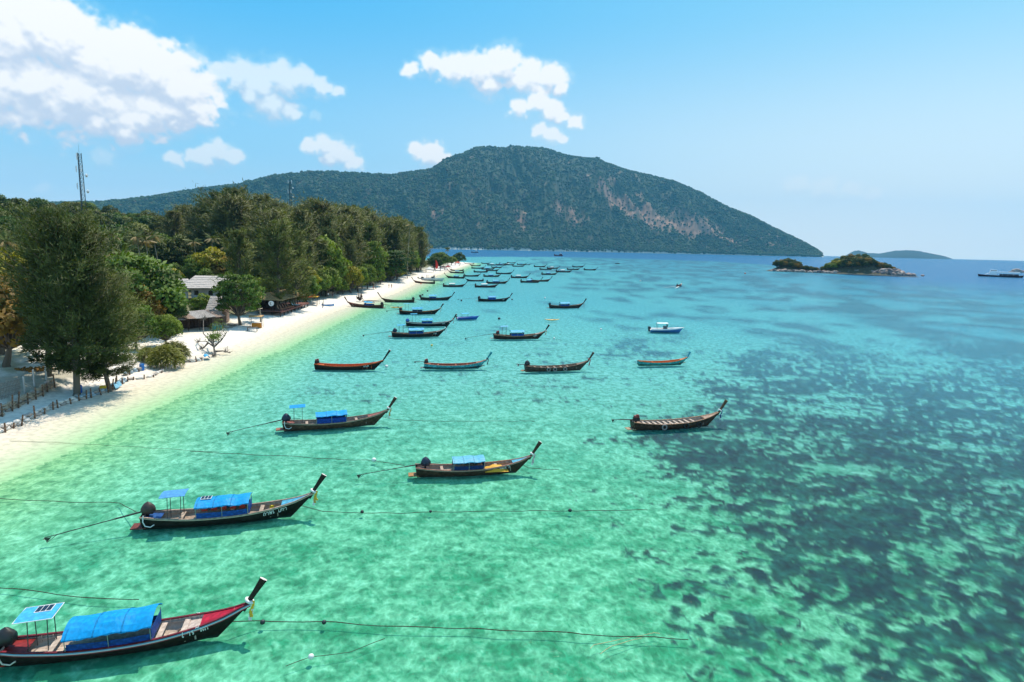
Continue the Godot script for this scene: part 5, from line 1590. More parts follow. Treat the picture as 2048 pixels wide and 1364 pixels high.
func thatch(t: Node3D, called: String, ridge_a: Vector3, ridge_b: Vector3, eave_a: Vector3, eave_b: Vector3, m: Material, courses := 6) -> void:
	var r := RandomNumberGenerator.new()
	r.seed = int(ridge_a.x * 31.0 + eave_a.z * 7.0)
	for k in courses:
		var f0 := float(k) / courses
		var f1 := (k + 1.25) / courses
		var sh := Shape.new()
		var n := 14
		var lift := 0.05 * (courses - k) / courses
		var prev := []
		for i in n + 1:
			var g := float(i) / n
			var top := ridge_a.lerp(ridge_b, g).lerp(eave_a.lerp(eave_b, g), f0) + Vector3(0, 0.05, 0)
			var low := ridge_a.lerp(ridge_b, g).lerp(eave_a.lerp(eave_b, g), minf(f1, 1.04)) + Vector3(0, 0.10 + lift + r.randf_range(-0.03, 0.03), 0)
			low += (eave_a - ridge_a).normalized() * r.randf_range(-0.08, 0.10)
			if i > 0:
				sh.quad(prev[0], top, low, prev[1])
				sh.quad(prev[1], low, low - Vector3(0, 0.10, 0), prev[1] - Vector3(0, 0.10, 0))
				sh.quad(prev[0] - Vector3(0, 0.06, 0), prev[1] - Vector3(0, 0.10, 0), low - Vector3(0, 0.10, 0), top - Vector3(0, 0.06, 0))
			prev = [top, low]
		put(called, sh.mesh(), m, t)

func posts(t: Node3D, list: Array, base: float, top: float, r: float, m: Material) -> void:
	for q in list:
		var sh := Shape.new()
		sh.tube([Vector3(q[0], base, q[1]), Vector3(q[0], top, q[1])], [r], 6)
		put("post", sh.mesh(), m, t)

func lattice_mast(label: String, x: float, z: float, top: float, wide: float, spots: Array) -> void:
	var g := ground_y(x, z)
	var t := thing("radio_mast", label, "mast", Vector3(x, g, z), 0.4)
	var h := top - g
	var steel := mat("mast_steel", Color(0.035, 0.060, 0.070), 0.5, 0.3)
	var corner := func(k: int, f: float) -> Vector3:
		var w := wide * lerpf(1.15, 0.72, f)
		return Vector3(cos(TAU * k / 3.0) * w, h * f * 0.93, sin(TAU * k / 3.0) * w)
	for k in 3:
		var sh := Shape.new()
		sh.tube([corner.call(k, 0.0), corner.call(k, 1.0)], [0.15, 0.11], 5)
		put("leg", sh.mesh(), steel, t)
	var br := Shape.new()
	var n := int(h / 1.6)
	for i in n:
		for k in 3:
			var a: Vector3 = corner.call(k, float(i) / n)
			var b: Vector3 = corner.call((k + 1) % 3, (i + 1.0) / n)
			var c: Vector3 = corner.call((k + 1) % 3, float(i) / n)
			br.beam(a, b, 0.09, 0.09)
			br.beam(a, c, 0.09, 0.09)
	put("bracing", br.mesh(), steel, t)
	var rod := Shape.new()
	rod.tube([Vector3(0, h * 0.92, 0), Vector3(0, h, 0)], [0.05, 0.02], 5)
	put("lightning_rod", rod.mesh(), steel, t)
	for s in spots:
		var y: float = h * s[1]
		var off := Vector3(cos(s[2]), 0, sin(s[2]))
		if s[0] == "dish":
			var d := Shape.new()
			var r: float = s[3]
			d.tube([off * (wide + 0.1) + Vector3(0, y, 0), off * (wide + 0.5) + Vector3(0, y, 0), off * (wide + 0.65) + Vector3(0, y, 0), off * (wide + 0.85) + Vector3(0, y, 0), off * (wide + 1.2) + Vector3(0, y, 0)], [0.06, 0.1, r, r, r * 0.75], 14)
			put("dish", d.mesh(), mat("dish_white", Color(0.75, 0.77, 0.78), 0.5), t)
		else:
			var p := Shape.new()
			p.box(off * (wide + 0.35) + Vector3(0, y, 0), Vector3(0.3, 2.2, 0.3))
			p.beam(Vector3(0, y, 0), off * (wide + 0.3) + Vector3(0, y, 0), 0.06, 0.06)
			put("antenna", p.mesh(), mat("dish_white", Color(0.75, 0.77, 0.78), 0.5), t)

# a standing figure as one skin over tapered bones; colours by height: skin, shorts, shirt, skin, hair
func figure_mesh(stride: float, shirt: Color, shorts: Color, bare: bool) -> ArrayMesh:
	var skin := Color(0.36, 0.20, 0.13)
	var hair := Color(0.03, 0.02, 0.015)
	var bones := [[0.10, 0.06, 0.0, 0.11, 0.50, 0.0, 0.05, 0.07], [0.11, 0.50, 0.0, 0.09, 0.92, 0.0, 0.07, 0.095], [-0.10, 0.06, 0.0, -0.11, 0.50, 0.0, 0.05, 0.07], [-0.11, 0.50, 0.0, -0.09, 0.92, 0.0, 0.07, 0.095],
		[0.10, 0.04, 0.0, 0.10, 0.03, 0.17, 0.045, 0.04], [-0.10, 0.04, 0.0, -0.10, 0.03, 0.17, 0.045, 0.04],
		[0.0, 0.95, 0.0, 0.0, 1.18, 0.0, 0.14, 0.12], [0.0, 1.18, 0.0, 0.0, 1.40, 0.0, 0.13, 0.14], [-0.17, 1.42, 0.0, 0.17, 1.42, 0.0, 0.07, 0.07],
		[0.20, 1.42, 0.0, 0.26, 1.13, 0.0, 0.055, 0.045], [0.26, 1.13, 0.0, 0.27, 0.86, 0.06, 0.045, 0.035], [0.27, 0.86, 0.06, 0.265, 0.75, 0.08, 0.04, 0.025],
		[-0.20, 1.42, 0.0, -0.26, 1.13, 0.0, 0.055, 0.045], [-0.26, 1.13, 0.0, -0.27, 0.86, 0.06, 0.045, 0.035], [-0.27, 0.86, 0.06, -0.265, 0.75, 0.08, 0.04, 0.025],
		[0.0, 1.42, 0.0, 0.0, 1.58, 0.02, 0.06, 0.06], [0.0, 1.60, 0.01, 0.0, 1.68, 0.0, 0.09, 0.095], [0.0, 1.61, 0.09, 0.0, 1.60, 0.11, 0.02, 0.015]]
	var A := []
	var B := []
	for b in bones:
		var a := Vector3(b[0], b[1], b[2])
		var e := Vector3(b[3], b[4], b[5])
		# mid-stride: legs and arms swing about hip and shoulder
		for p in [a, e]:
			var q: Vector3 = p
			if q.y < 0.9 and absf(q.x) < 0.2:
				q.z += stride * signf(q.x) * (0.92 - q.y)
			elif absf(q.x) > 0.21 and q.y < 1.4:
				q.z -= stride * signf(q.x) * (1.42 - q.y) * 0.8
			(A if A.size() == B.size() else B).append(q)
	var cell := 0.045
	var lo := Vector3(-0.42, -0.06, -0.5)
	var nx := 19
	var ny := 42
	var nz := 23
	var f := PackedFloat32Array()
	f.resize(nx * ny * nz)
	for k in nz:
		for j in ny:
			for i in nx:
				var p := lo + Vector3(i, j, k) * cell
				var d := 9.0
				for b in bones.size():
					var u: Vector3 = B[b] - A[b]
					var t := clampf((p - A[b]).dot(u) / u.length_squared(), 0.0, 1.0)
					var e := p.distance_to(A[b] + u * t) - lerpf(bones[b][6], bones[b][7], t)
					var h := clampf(0.5 + 0.5 * (d - e) / 0.035, 0.0, 1.0)
					d = lerpf(d, e, h) - 0.035 * h * (1.0 - h)
				f[(k * ny + j) * nx + i] = d
	var id := {}
	var vs := PackedVector3Array()
	var cs := PackedColorArray()
	for k in nz - 1:
		for j in ny - 1:
			for i in nx - 1:
				var s := Vector3.ZERO
				var c := 0
				for e in [[0, 0, 0, 1, 0, 0], [0, 1, 0, 1, 1, 0], [0, 0, 1, 1, 0, 1], [0, 1, 1, 1, 1, 1], [0, 0, 0, 0, 1, 0], [1, 0, 0, 1, 1, 0], [0, 0, 1, 0, 1, 1], [1, 0, 1, 1, 1, 1], [0, 0, 0, 0, 0, 1], [1, 0, 0, 1, 0, 1], [0, 1, 0, 0, 1, 1], [1, 1, 0, 1, 1, 1]]:
					var a := f[((k + e[2]) * ny + j + e[1]) * nx + i + e[0]]
					var b := f[((k + e[5]) * ny + j + e[4]) * nx + i + e[3]]
					if (a < 0.0) != (b < 0.0):
						var t := a / (a - b)
						s += Vector3(e[0], e[1], e[2]).lerp(Vector3(e[3], e[4], e[5]), t)
						c += 1
				if c:
					id[(k * ny + j) * nx + i] = vs.size()
					var p := lo + (Vector3(i, j, k) + s / c) * cell
					vs.append(p)
					var col := skin
					if p.y > 1.66 or (p.y > 1.56 and p.z < 0.0): col = hair
					elif p.y > 0.98 and p.y < 1.48 and absf(p.x) < 0.25: col = skin if bare else shirt
					elif p.y > 0.55 and p.y <= 0.98 and absf(p.x) < 0.22: col = shorts
					cs.append(col)
	var idx := PackedInt32Array()
	for k in range(1, nz - 1):
		for j in range(1, ny - 1):
			for i in range(1, nx - 1):
				var a := f[(k * ny + j) * nx + i] < 0.0
				for e in [[1, 0, 0], [0, 1, 0], [0, 0, 1]]:
					if a == (f[((k + e[2]) * ny + j + e[1]) * nx + i + e[0]] < 0.0):
						continue
					var q := []
					for o in ([[0, 0], [-1, 0], [-1, -1], [0, -1]] if a else [[0, 0], [0, -1], [-1, -1], [-1, 0]]):
						var w: Array = [[0, o[0], o[1]], [o[1], 0, o[0]], [o[0], o[1], 0]][0 if e[0] else 1 if e[1] else 2]
						q.append(id[((k + w[2]) * ny + j + w[1]) * nx + i + w[0]])
					idx.append_array([q[0], q[1], q[2], q[0], q[2], q[3]])
	var st := SurfaceTool.new()
	st.begin(Mesh.PRIMITIVE_TRIANGLES)
	st.set_smooth_group(0)
	for n in idx:
		st.set_color(cs[n])
		st.set_smooth_group(0)
		st.add_vertex(vs[n])
	st.generate_normals()
	return st.commit()

func build_beach() -> void:
	mats["lumps"] = [lump_mesh(1), lump_mesh(2), lump_mesh(3)]
	mat("bag_dull", Color(0.42, 0.36, 0.32), 0.9)
	worn("stake", Color(0.36, 0.21, 0.13), 0.9, 0.8, 0.5, 1.0)
	var lumps: Array = mats["lumps"]
	var grey_wood := worn("grey_wood", Color(0.26, 0.22, 0.19), 0.9, 0.9, 0.55, 1.0)
	var dark_wood := worn("dark_wood", Color(0.09, 0.055, 0.04), 0.85, 1.0, 0.5, 1.0)
	var straw := worn("thatch", Color(0.76, 0.66, 0.60), 0.95, 1.3, 0.75, 1.0)
	var straw2 := worn("thatch_brown", Color(0.54, 0.37, 0.18), 0.95, 1.2, 0.6, 1.0)
	# sandbags at the water's edge
	bag_wall("low sandbag wall with wooden stakes along the water's edge at the left", [[-46.7, -52.0], [-46.7, -54.3], [-46.9, -56.8], [-47.4, -59.0], [-47.9, -61.7], [-47.9, -62.9], [-47.8, -65.5], [-48.4, -67.7]], 2, mat("bag_pale", Color(0.66, 0.62, 0.58), 0.9), 1.25, 1.0)
	bag_wall("dark staked sandbag wall below the big feathery tree", [[-47.6, -66.5], [-47.4, -69.7], [-48.0, -73.4], [-48.6, -76.4]], 2, mat("bag_blue", Color(0.34, 0.42, 0.48), 0.9), 0.85, 1.15)
	bag_wall("upper sandbag wall with tall tan stakes behind the one at the water's edge", [[-50.0, -56.0], [-50.1, -58.5], [-50.4, -59.8], [-50.8, -62.2], [-51.4, -65.4], [-52.6, -69.2]], 3, mat("bag_tan", Color(0.46, 0.34, 0.24), 0.9), 1.15, 1.35)
	bag_wall("broken line of sandbags and rubble below the screw pines", [[-48.4, -76.5], [-47.7, -77.3], [-47.2, -78.6], [-47.7, -81.9], [-48.6, -86.6], [-48.4, -89.0]], 1, mats["bag_pale"], 3.2, 0.7, 0.25)
	bag_wall("short curved sandbag wall with blue sheeting right of the screw pines", [[-48.0, -89.4], [-47.4, -89.9], [-47.0, -90.9], [-46.9, -92.7]], 2, mats["bag_pale"], 2.5, 0.7)
	bag_wall("upper row of sandbags at the foot of the screw pines", [[-50.0, -78.2], [-50.2, -80.5], [-49.8, -83.0]], 2, mats["bag_blue"], 4.0, 0.6, 0.2)
	# bamboo fence and its posts
	var t := thing("bamboo_fence", "pale bamboo lattice fence panel at the left edge above the sandbags", "fence", at_ground(-52.6, -62.0))
	for k in 24:
		var cane := Shape.new()
		cane.tube([Vector3(0, -0.1, -4.4 * 0.5 + k * 0.19), Vector3(0, 1.75 + 0.06 * sin(k * 1.7), -4.4 * 0.5 + k * 0.19)], [0.035], 5)
		put("cane", cane.mesh(), worn("cane", Color(0.46, 0.40, 0.36), 0.8, 0.5, 0.6, 1.0), t)
	for k in 4:
		var rail := Shape.new()
		rail.tube([Vector3(0.05, 0.3 + k * 0.42, -2.3), Vector3(0.05, 0.3 + k * 0.42, 2.3)], [0.03], 5)
		put("rail", rail.mesh(), mats["cane"], t)
	for k in 4:
		var q: Array = [[-52.4, -64.6], [-53.2, -67.0], [-53.8, -69.6], [-54.4, -72.4]][k]
		var p := thing("fence_post", ["pale braced post at the end of the bamboo fence", "second pale post along from the bamboo fence", "third pale post along from the bamboo fence", "fourth pale post, in the shade of the big feathery tree"][k], "post", at_ground(q[0], q[1]))
		var sh := Shape.new()
		sh.box(Vector3(0, 0.9, 0), Vector3(0.13, 1.9, 0.13))
		put("upright", sh.mesh(), mat("post_pale", Color(0.5, 0.48, 0.46), 0.8), p)
		if k == 0:
			var b := Shape.new()
			b.beam(Vector3(0, 1.2, 0), Vector3(0.2, 0.0, -1.3), 0.08, 0.08)
			put("brace", b.mesh(), mats["post_pale"], p)
	# heap of husks
	var husk := thing("husk_heap", "low heap of orange coconut husks on the shaded sand behind the fence", "heap", at_ground(-58.0, -73.4))
	for k in 46:
		var s := put("husk", lumps[k % 3], worn("husk", Color(0.48, 0.24, 0.06), 0.9, 0.3, 0.55, 1.0), husk)
		s.position = Vector3(rng.randfn() * 1.1, 0.08 + rng.randf() * 0.22, rng.randfn() * 0.5)
		s.scale = Vector3(0.17, 0.13, 0.14) * rng.randf_range(0.8, 1.4)
		s.rotation.y = rng.randf() * TAU
	for q in [["plastic_drum", "blue plastic drum under the big feathery tree", "drum", Color(0.01, 0.10, 0.45), -49.4, -68.6], ["plastic_crate", "yellow plastic crate on the sandbags below the big feathery tree", "crate", Color(0.62, 0.38, 0.01), -47.6, -70.0], ["plastic_drum", "small blue drum at the foot of the screw pines", "drum", Color(0.01, 0.16, 0.55), -50.0, -81.6], ["canvas_bundle", "light blue folded sheet on the staked sandbag wall", "tarpaulin", Color(0.20, 0.45, 0.62), -47.5, -72.0], ["canvas_bundle", "blue sheet edging on the short curved sandbag wall", "tarpaulin", Color(0.05, 0.36, 0.66), -46.7, -92.6]]:
		var o := thing(q[0], q[1], q[2], at_ground(q[4], q[5], 0.45 if q[0] != "plastic_drum" else 0.0), rng.randf())
		var sh := Shape.new()
		if q[0] == "plastic_drum":
			sh.tube([Vector3(0, 0, 0), Vector3(0, 0.05, 0), Vector3(0, 0.45, 0), Vector3(0, 0.85, 0), Vector3(0, 0.9, 0)], [0.27, 0.3, 0.31, 0.3, 0.26], 12)
		elif q[0] == "plastic_crate":
			for s in [[Vector3(0, 0.02, 0), Vector3(0.62, 0.03, 0.42)], [Vector3(0.3, 0.16, 0), Vector3(0.03, 0.30, 0.42)], [Vector3(-0.3, 0.16, 0), Vector3(0.03, 0.30, 0.42)], [Vector3(0, 0.16, 0.2), Vector3(0.58, 0.30, 0.03)], [Vector3(0, 0.16, -0.2), Vector3(0.58, 0.30, 0.03)]]:
				sh.box(s[0], s[1])
		else:
			var rr := []
			for i in 7:
				rr.append([Vector3(-0.35 + 0.05 * sin(i), 0.02, -0.9 + i * 0.3), Vector3(-0.2, 0.22 + 0.05 * sin(i * 2.0), -0.9 + i * 0.3), Vector3(0.2, 0.2 + 0.06 * cos(i * 3.0), -0.9 + i * 0.3), Vector3(0.42 + 0.06 * cos(i * 1.7), -0.3, -0.9 + i * 0.3)])
			sh.loft(rr)
		put("body", sh.mesh(), mat("plastic_%s" % Color(q[3]).to_html(false), q[3], 0.5), o)
	# driftwood tree on the sand
	var dt := thing("driftwood_tree", "grey dead tree lying on the sand with bare limbs spread to the left", "driftwood", at_ground(-47.5, -96.5))
	var dr := RandomNumberGenerator.new()
	dr.seed = 8
	var limbs := [[Vector3(0.5, 0.1, 0.6), Vector3(-0.2, 1.4, -0.5), Vector3(-0.8, 2.6, -1.6)], [Vector3(-0.2, 1.2, -0.4), Vector3(-2.4, 1.7, -2.5), Vector3(-4.6, 1.2, -5.0), Vector3(-6.6, 0.5, -7.6)], [Vector3(-0.3, 1.5, -0.5), Vector3(-2.6, 3.0, -2.2), Vector3(-4.4, 4.6, -6.0), Vector3(-5.2, 4.9, -8.2)], [Vector3(-0.1, 1.1, -0.3), Vector3(0.9, 2.2, -1.0), Vector3(1.3, 3.2, -1.9)], [Vector3(0.2, 0.5, 0.2), Vector3(1.3, 0.5, -0.4), Vector3(2.5, 0.2, -0.3)], [Vector3(0.4, 0.3, 0.5), Vector3(0.6, 0.1, 1.6), Vector3(1.2, 0.05, 2.2)], [Vector3(-0.6, 2.2, -1.4), Vector3(-1.7, 2.5, -3.2), Vector3(-2.6, 2.0, -4.6)], [Vector3(-1.6, 1.6, -1.7), Vector3(-2.4, 0.7, -1.6), Vector3(-3.4, 0.3, -2.2)]]
	for l in limbs:
		var sh := Shape.new()
		var r0 := 0.17 if l.size() < 4 else 0.11
		var rad := []
		for k in l.size():
			rad.append(lerpf(r0, 0.03, float(k) / (l.size() - 1)))
		sh.tube(l, rad, 6)
		for k in 26:
			var a: Vector3 = l[l.size() - 2].lerp(l[l.size() - 1], dr.randf())
			sh.tube([a, a + Vector3(dr.randf_range(-0.7, 0.7), dr.randf_range(-0.1, 0.9), dr.randf_range(-0.7, 0.7))], [0.035, 0.012], 4, false)
		put("limb", sh.mesh(), grey_wood, dt)
	var lf := Leaves.new()
	lf.rg.seed = 4
	for k in 500:
		lf.blade(Vector3(-0.6, 2.5, -1.6) + lf.any() * Vector3(1.3, 0.7, 1.3) * lf.rg.randf(), lf.any() * 0.3, 0.16, Vector3.UP, lf.rg.randf_range(0.7, 1.2))
	put("leaves", lf.mesh(), mats.get("leaves_mid"), dt)
	var stump := thing("tree_stump", "dark upturned root of a dead tree on the open sand", "driftwood", at_ground(-47.8, -191.7))
	for k in 11:
		var a := k * 2.399
		var sh := Shape.new()
		sh.tube([Vector3(0, 0.5, 0), Vector3(cos(a) * 0.8, 1.0 + 0.4 * (k % 3), sin(a) * 0.8), Vector3(cos(a) * 1.2, 0.6 + 1.2 * (k % 4), sin(a) * 1.2)], [0.28, 0.14, 0.03], 6)
		put("root", sh.mesh(), worn("root", Color(0.12, 0.08, 0.065), 0.9, 0.6, 0.5, 1.0), stump)
	var log := Shape.new()
	log.tube([Vector3(-3.2, 0.2, 0), Vector3(-1, 0.3, 0.1), Vector3(1, 0.22, -0.1), Vector3(3.2, 0.12, 0.1)], [0.2, 0.18, 0.13, 0.05], 7)
	single("drift_log", log.mesh(), mats["root"], "long dark log lying at the waterline beside the upturned root", "log", at_ground(-44.8, -194.8, 0.02), 0.55)
	# grey roofed house among the trees
	var h := thing("beach_house", "two storey house with a grey thatched roof and white walls among the trees", "house", Vector3(-81.0, 2.0, -166.0), 0.12)
	var wall := worn("white_wall", Color(0.62, 0.64, 0.70), 0.85, 2.5, 0.85, 1.0)
	put("wall", box_mesh(Vector3(9.0, 3.9, 6.0)), wall, h).position = Vector3(0, 1.75, 0)
	for k in 3:
		var w := put("window", box_mesh(Vector3(1.1, 1.1, 0.06)), mat("dark_glass", Color(0.02, 0.025, 0.03), 0.15), h)
		w.position = Vector3([-3.2, 0.4, 3.0][k], 2.3, 3.02)
		put("frame", box_mesh(Vector3(1.3, 0.1, 0.1)), mats["dark_wood"], w).position = Vector3(0, -0.6, 0)
	put("veranda", box_mesh(Vector3(9.6, 0.16, 2.0)), dark_wood, h).position = Vector3(0, 0.75, 4.0)
	thatch(h, "thatch_course", Vector3(-4.4, 6.6, 0), Vector3(4.4, 6.6, 0), Vector3(-6.6, 3.7, 5.0), Vector3(6.4, 3.7, 5.0), straw, 7)
	thatch(h, "thatch_course", Vector3(4.4, 6.6, 0), Vector3(-4.4, 6.6, 0), Vector3(6.4, 3.7, -5.0), Vector3(-6.6, 3.7, -5.0), straw, 5)
	thatch(h, "thatch_course", Vector3(-4.4, 6.58, 0), Vector3(-4.4, 6.6, 0.02), Vector3(-6.6, 3.7, -5.0), Vector3(-6.6, 3.7, 5.0), straw, 6)
	thatch(h, "thatch_course", Vector3(4.4, 6.58, 0), Vector3(4.4, 6.6, 0.02), Vector3(6.4, 3.7, 5.0), Vector3(6.4, 3.7, -5.0), straw, 6)
	var h1 := thing("beach_hut", "smaller thatched roof just left of the grey roofed house", "hut", Vector3(-88.5, 2.2, -163.0), 0.5)
	put("wall", box_mesh(Vector3(4.0, 3.4, 4.0)), wall, h1).position.y = 1.5
	thatch(h1, "thatch_course", Vector3(-2.2, 5.6, 0), Vector3(2.2, 5.6, 0), Vector3(-3.0, 3.2, 3.2), Vector3(3.0, 3.2, 3.2), straw, 5)
	thatch(h1, "thatch_course", Vector3(2.2, 5.6, 0), Vector3(-2.2, 5.6, 0), Vector3(3.0, 3.2, -3.2), Vector3(-3.0, 3.2, -3.2), straw, 5)
	# steep pale roof in front and the dark shack
	var h2 := thing("beach_hut", "steep pale thatched hut between the grey roofed house and the sand", "hut", Vector3(-61.0, 1.5, -127.5), 0.25)
	h2.scale = Vector3.ONE * 0.8
	put("wall", box_mesh(Vector3(3.6, 2.8, 4.6)), worn("tan_wall", Color(0.42, 0.28, 0.22), 0.85, 1.2, 0.7, 1.0), h2).position.y = 1.2
	thatch(h2, "thatch_course", Vector3(-2.0, 6.4, 0.2), Vector3(1.6, 6.4, 0.2), Vector3(-3.0, 2.1, 4.2), Vector3(1.2, 2.1, 4.2), straw, 8)
	thatch(h2, "thatch_course", Vector3(1.6, 6.4, 0.2), Vector3(-2.0, 6.4, 0.2), Vector3(2.4, 2.4, -3.4), Vector3(-3.0, 2.4, -3.4), straw, 6)
	var sk := thing("timber_shack", "dark open timber shack with patched low roofs at the back of the sand", "shack", Vector3(-60.2, 1.2, -115.8), 0.95)
	put("back_wall", box_mesh(Vector3(8.6, 2.7, 0.15)), dark_wood, sk).position = Vector3(0, 1.35, -2.0)
	for k in 12:
		var b := put("board", box_mesh(Vector3(0.62, 2.4, 0.05)), worn("shack_board_%d" % (k % 3), Color(0.10, 0.062, 0.045) * (0.7 + 0.35 * (k % 3)), 0.85, 0.8, 0.55, 1.0), sk)
		b.position = Vector3(-3.9 + k * 0.71, 1.3, -1.86)
	posts(sk, [[-4.2, 1.6], [-2.1, 1.6], [0.0, 1.6], [2.1, 1.6], [4.2, 1.6]], 0.0, 2.6, 0.07, dark_wood)
	for k in 5:
		var rf := put("roof_sheet", box_mesh(Vector3(1.95, 0.06, 4.4)), worn("sheet_%d" % (k % 3), [Color(0.46, 0.42, 0.40), Color(0.40, 0.28, 0.22), Color(0.5, 0.47, 0.46)][k % 3], 0.7, 1.4, 0.6, 1.0), sk)
		rf.position = Vector3(-3.8 + k * 1.9, 2.85 + 0.05 * (k % 2), 0.1)
		rf.rotation = Vector3(0.22, 0, 0.04 * (k - 2))
	for k in 3:
		var o := thing("oil_drum", ["left one of three teal drums in front of the shack", "middle one of three teal drums in front of the shack", "right one of three teal drums in front of the shack"][k], "drum", at_ground(-56.6 + k * 0.25, -115.6 - k * 0.75), 0.0, "teal drums by the shack")
		var sh := Shape.new()
		sh.tube([Vector3(0, 0, 0), Vector3(0, 0.3, 0), Vector3(0, 0.33, 0), Vector3(0, 0.62, 0), Vector3(0, 0.65, 0), Vector3(0, 0.95, 0)], [0.3, 0.3, 0.32, 0.3, 0.32, 0.3], 12)
		put("body", sh.mesh(), worn("teal_paint", Color(0.02, 0.22, 0.24), 0.5, 0.6, 0.6, 1.0), o)
	for k in 26:
		var q := Vector2(-57.5 + rng.randf_range(-1.6, 1.8), -121.5 + rng.randf_range(-3.2, 3.2))
		var plank := box_mesh(Vector3(rng.randf_range(0.8, 2.2), 0.06, 0.2))
		var o := single("drift_plank", plank, [grey_wood, mats["tan_wall"], mats["stake"]][k % 3], "weathered board in the scatter of planks right of the teal drums", "plank", at_ground(q.x, q.y, 0.06 + 0.05 * (k % 4)), rng.randf() * TAU, "boards scattered right of the teal drums")
		o.rotation.z = rng.randf_range(-0.12, 0.12)
	# low table and orange gear left of the bar
	var tb := thing("bench_table", "rough grey wooden table on the sand below the layered tree", "table", at_ground(-51.2, -120.0), 0.3)
	put("table_top", box_mesh(Vector3(1.9, 0.07, 1.0)), grey_wood, tb).position.y = 0.8
	for s in [[-0.85, -0.4], [0.85, -0.4], [-0.85, 0.4], [0.85, 0.4]]:
		put("leg", box_mesh(Vector3(0.08, 0.8, 0.08)), grey_wood, tb).position = Vector3(s[0], 0.4, s[1])
	var ct := thing("market_stall", "small orange draped stall under the layered tree", "stall", at_ground(-52.4, -125.0), 0.2)
	put("counter", box_mesh(Vector3(1.8, 0.9, 0.8)), mat("orange_cloth", Color(0.62, 0.22, 0.02), 0.85), ct).position.y = 0.45
	put("awning", roof_mesh(-1.3, 1.3, 0.9, 2.3, 0.25, 0.12), mat("tan_cloth", Color(0.55, 0.34, 0.16), 0.85), ct)
	posts(ct, [[-1.1, -0.7], [1.1, -0.7], [-1.1, 0.7], [1.1, 0.7]], 0.0, 2.35, 0.04, dark_wood)
	# beach bar
	var bar := thing("beach_bar", "thatched open beach bar on a raised red-brown timber deck", "bar", Vector3(-57.2, 1.0, -155.0), 0.0)
	var deck_m := worn("deck_timber", Color(0.26, 0.10, 0.08), 0.75, 1.2, 0.6, 1.0)
	for k in 48:
		var b := put("plank", mats.get_or_add("plank_mesh", box_mesh(Vector3(6.4, 0.06, 0.47))), deck_m if k % 3 else worn("deck_timber_2", Color(0.34, 0.15, 0.12), 0.75, 1.2, 0.6, 1.0), bar)
		b.position = Vector3(-0.1 + 0.006 * (k % 5) - k * 0.028, 0.95, 12.0 - k * 0.5)
	for k in 9:
		var p := put("pile", mats.get_or_add("pile_mesh", box_mesh(Vector3(0.18, 1.8, 0.18))), dark_wood, bar)
		p.position = Vector3(2.75 - k * 0.17, 0.05, 11.6 - k * 2.9)
	put("edge_beam", box_mesh(Vector3(0.12, 0.26, 24.0)), deck_m, bar).position = Vector3(2.5, 0.80, 0.2)
	bar.get_node("edge_beam").rotation.y = 0.057
	posts(bar, [[1.3, 9.0], [1.0, 3.5], [0.8, -2.0], [0.5, -6.5], [-3.6, 9.0], [-3.8, 3.5], [-4.0, -2.0], [-4.2, -6.5]], 0.9, 3.6, 0.10, dark_wood)
	put("counter", box_mesh(Vector3(0.9, 1.1, 7.0)), dark_wood, bar).position = Vector3(-3.0, 1.5, 3.0)
	put("back_wall", box_mesh(Vector3(0.15, 2.6, 17.0)), dark_wood, bar).position = Vector3(-4.6, 2.2, 1.5)
	for part in [[9.6, 2.2], [1.6, -7.4]]:
		var za: float = part[0]
		var zb: float = part[1]
		var zm := (za + zb) * 0.5
		thatch(bar, "thatch_course", Vector3(-1.6, 5.0, zm + 2.2), Vector3(-1.6, 5.0, zm - 2.2), Vector3(2.2, 3.35, za), Vector3(2.0, 3.35, zb), straw2, 6)
		thatch(bar, "thatch_course", Vector3(-1.6, 5.0, zm - 2.2), Vector3(-1.6, 5.0, zm + 2.2), Vector3(-5.2, 3.35, zb), Vector3(-5.2, 3.35, za), straw2, 5)
		thatch(bar, "thatch_course", Vector3(-1.6, 4.98, zm + 2.2), Vector3(-1.58, 5.0, zm + 2.2), Vector3(-5.2, 3.35, za), Vector3(2.2, 3.35, za), straw2, 6)
		thatch(bar, "thatch_course", Vector3(-1.6, 4.98, zm - 2.2), Vector3(-1.58, 5.0, zm - 2.2), Vector3(2.2, 3.35, zb), Vector3(-5.2, 3.35, zb), straw2, 6)
	var sg := thing("round_sign", "round white sign with a dark crescent at the left end of the beach bar", "sign", Vector3(-56.6, 3.75, -143.6), 0.1)
	var disc := Shape.new()
	disc.tube([Vector3(0, 0, -0.04), Vector3(0, 0, 0.04)], [0.62], 24)
	put("board", disc.mesh(), mat("sign_white", Color(0.8, 0.8, 0.8), 0.6), sg)
	var cr := Shape.new()
	for k in 12:
		var a0 := lerpf(1.1, 5.2, k / 12.0)
		var a1 := lerpf(1.1, 5.2, (k + 1) / 12.0)
		var w0 := 0.16 * sin(PI * k / 12.0)
		var w1 := 0.16 * sin(PI * (k + 1) / 12.0)
		cr.quad(Vector3(cos(a0) * 0.3, sin(a0) * 0.32, 0.05), Vector3(cos(a1) * 0.3, sin(a1) * 0.32, 0.05), Vector3(cos(a1) * (0.3 - w1), sin(a1) * (0.32 - w1), 0.05), Vector3(cos(a0) * (0.3 - w0), sin(a0) * (0.32 - w0), 0.05))
	put("crescent", cr.mesh(), mat("sign_black", Color(0.02, 0.02, 0.02), 0.6), sg)
	var sp := Shape.new()
	sp.tube([Vector3(0, -2.8, -0.1), Vector3(0, 0.2, -0.1)], [0.05], 6)
	put("post", sp.mesh(), dark_wood, sg)
	var br := thing("shade_roof", "light blue sheet roof behind the thatch of the beach bar", "roof", Vector3(-68.0, 2.2, -158.0), 0.05)
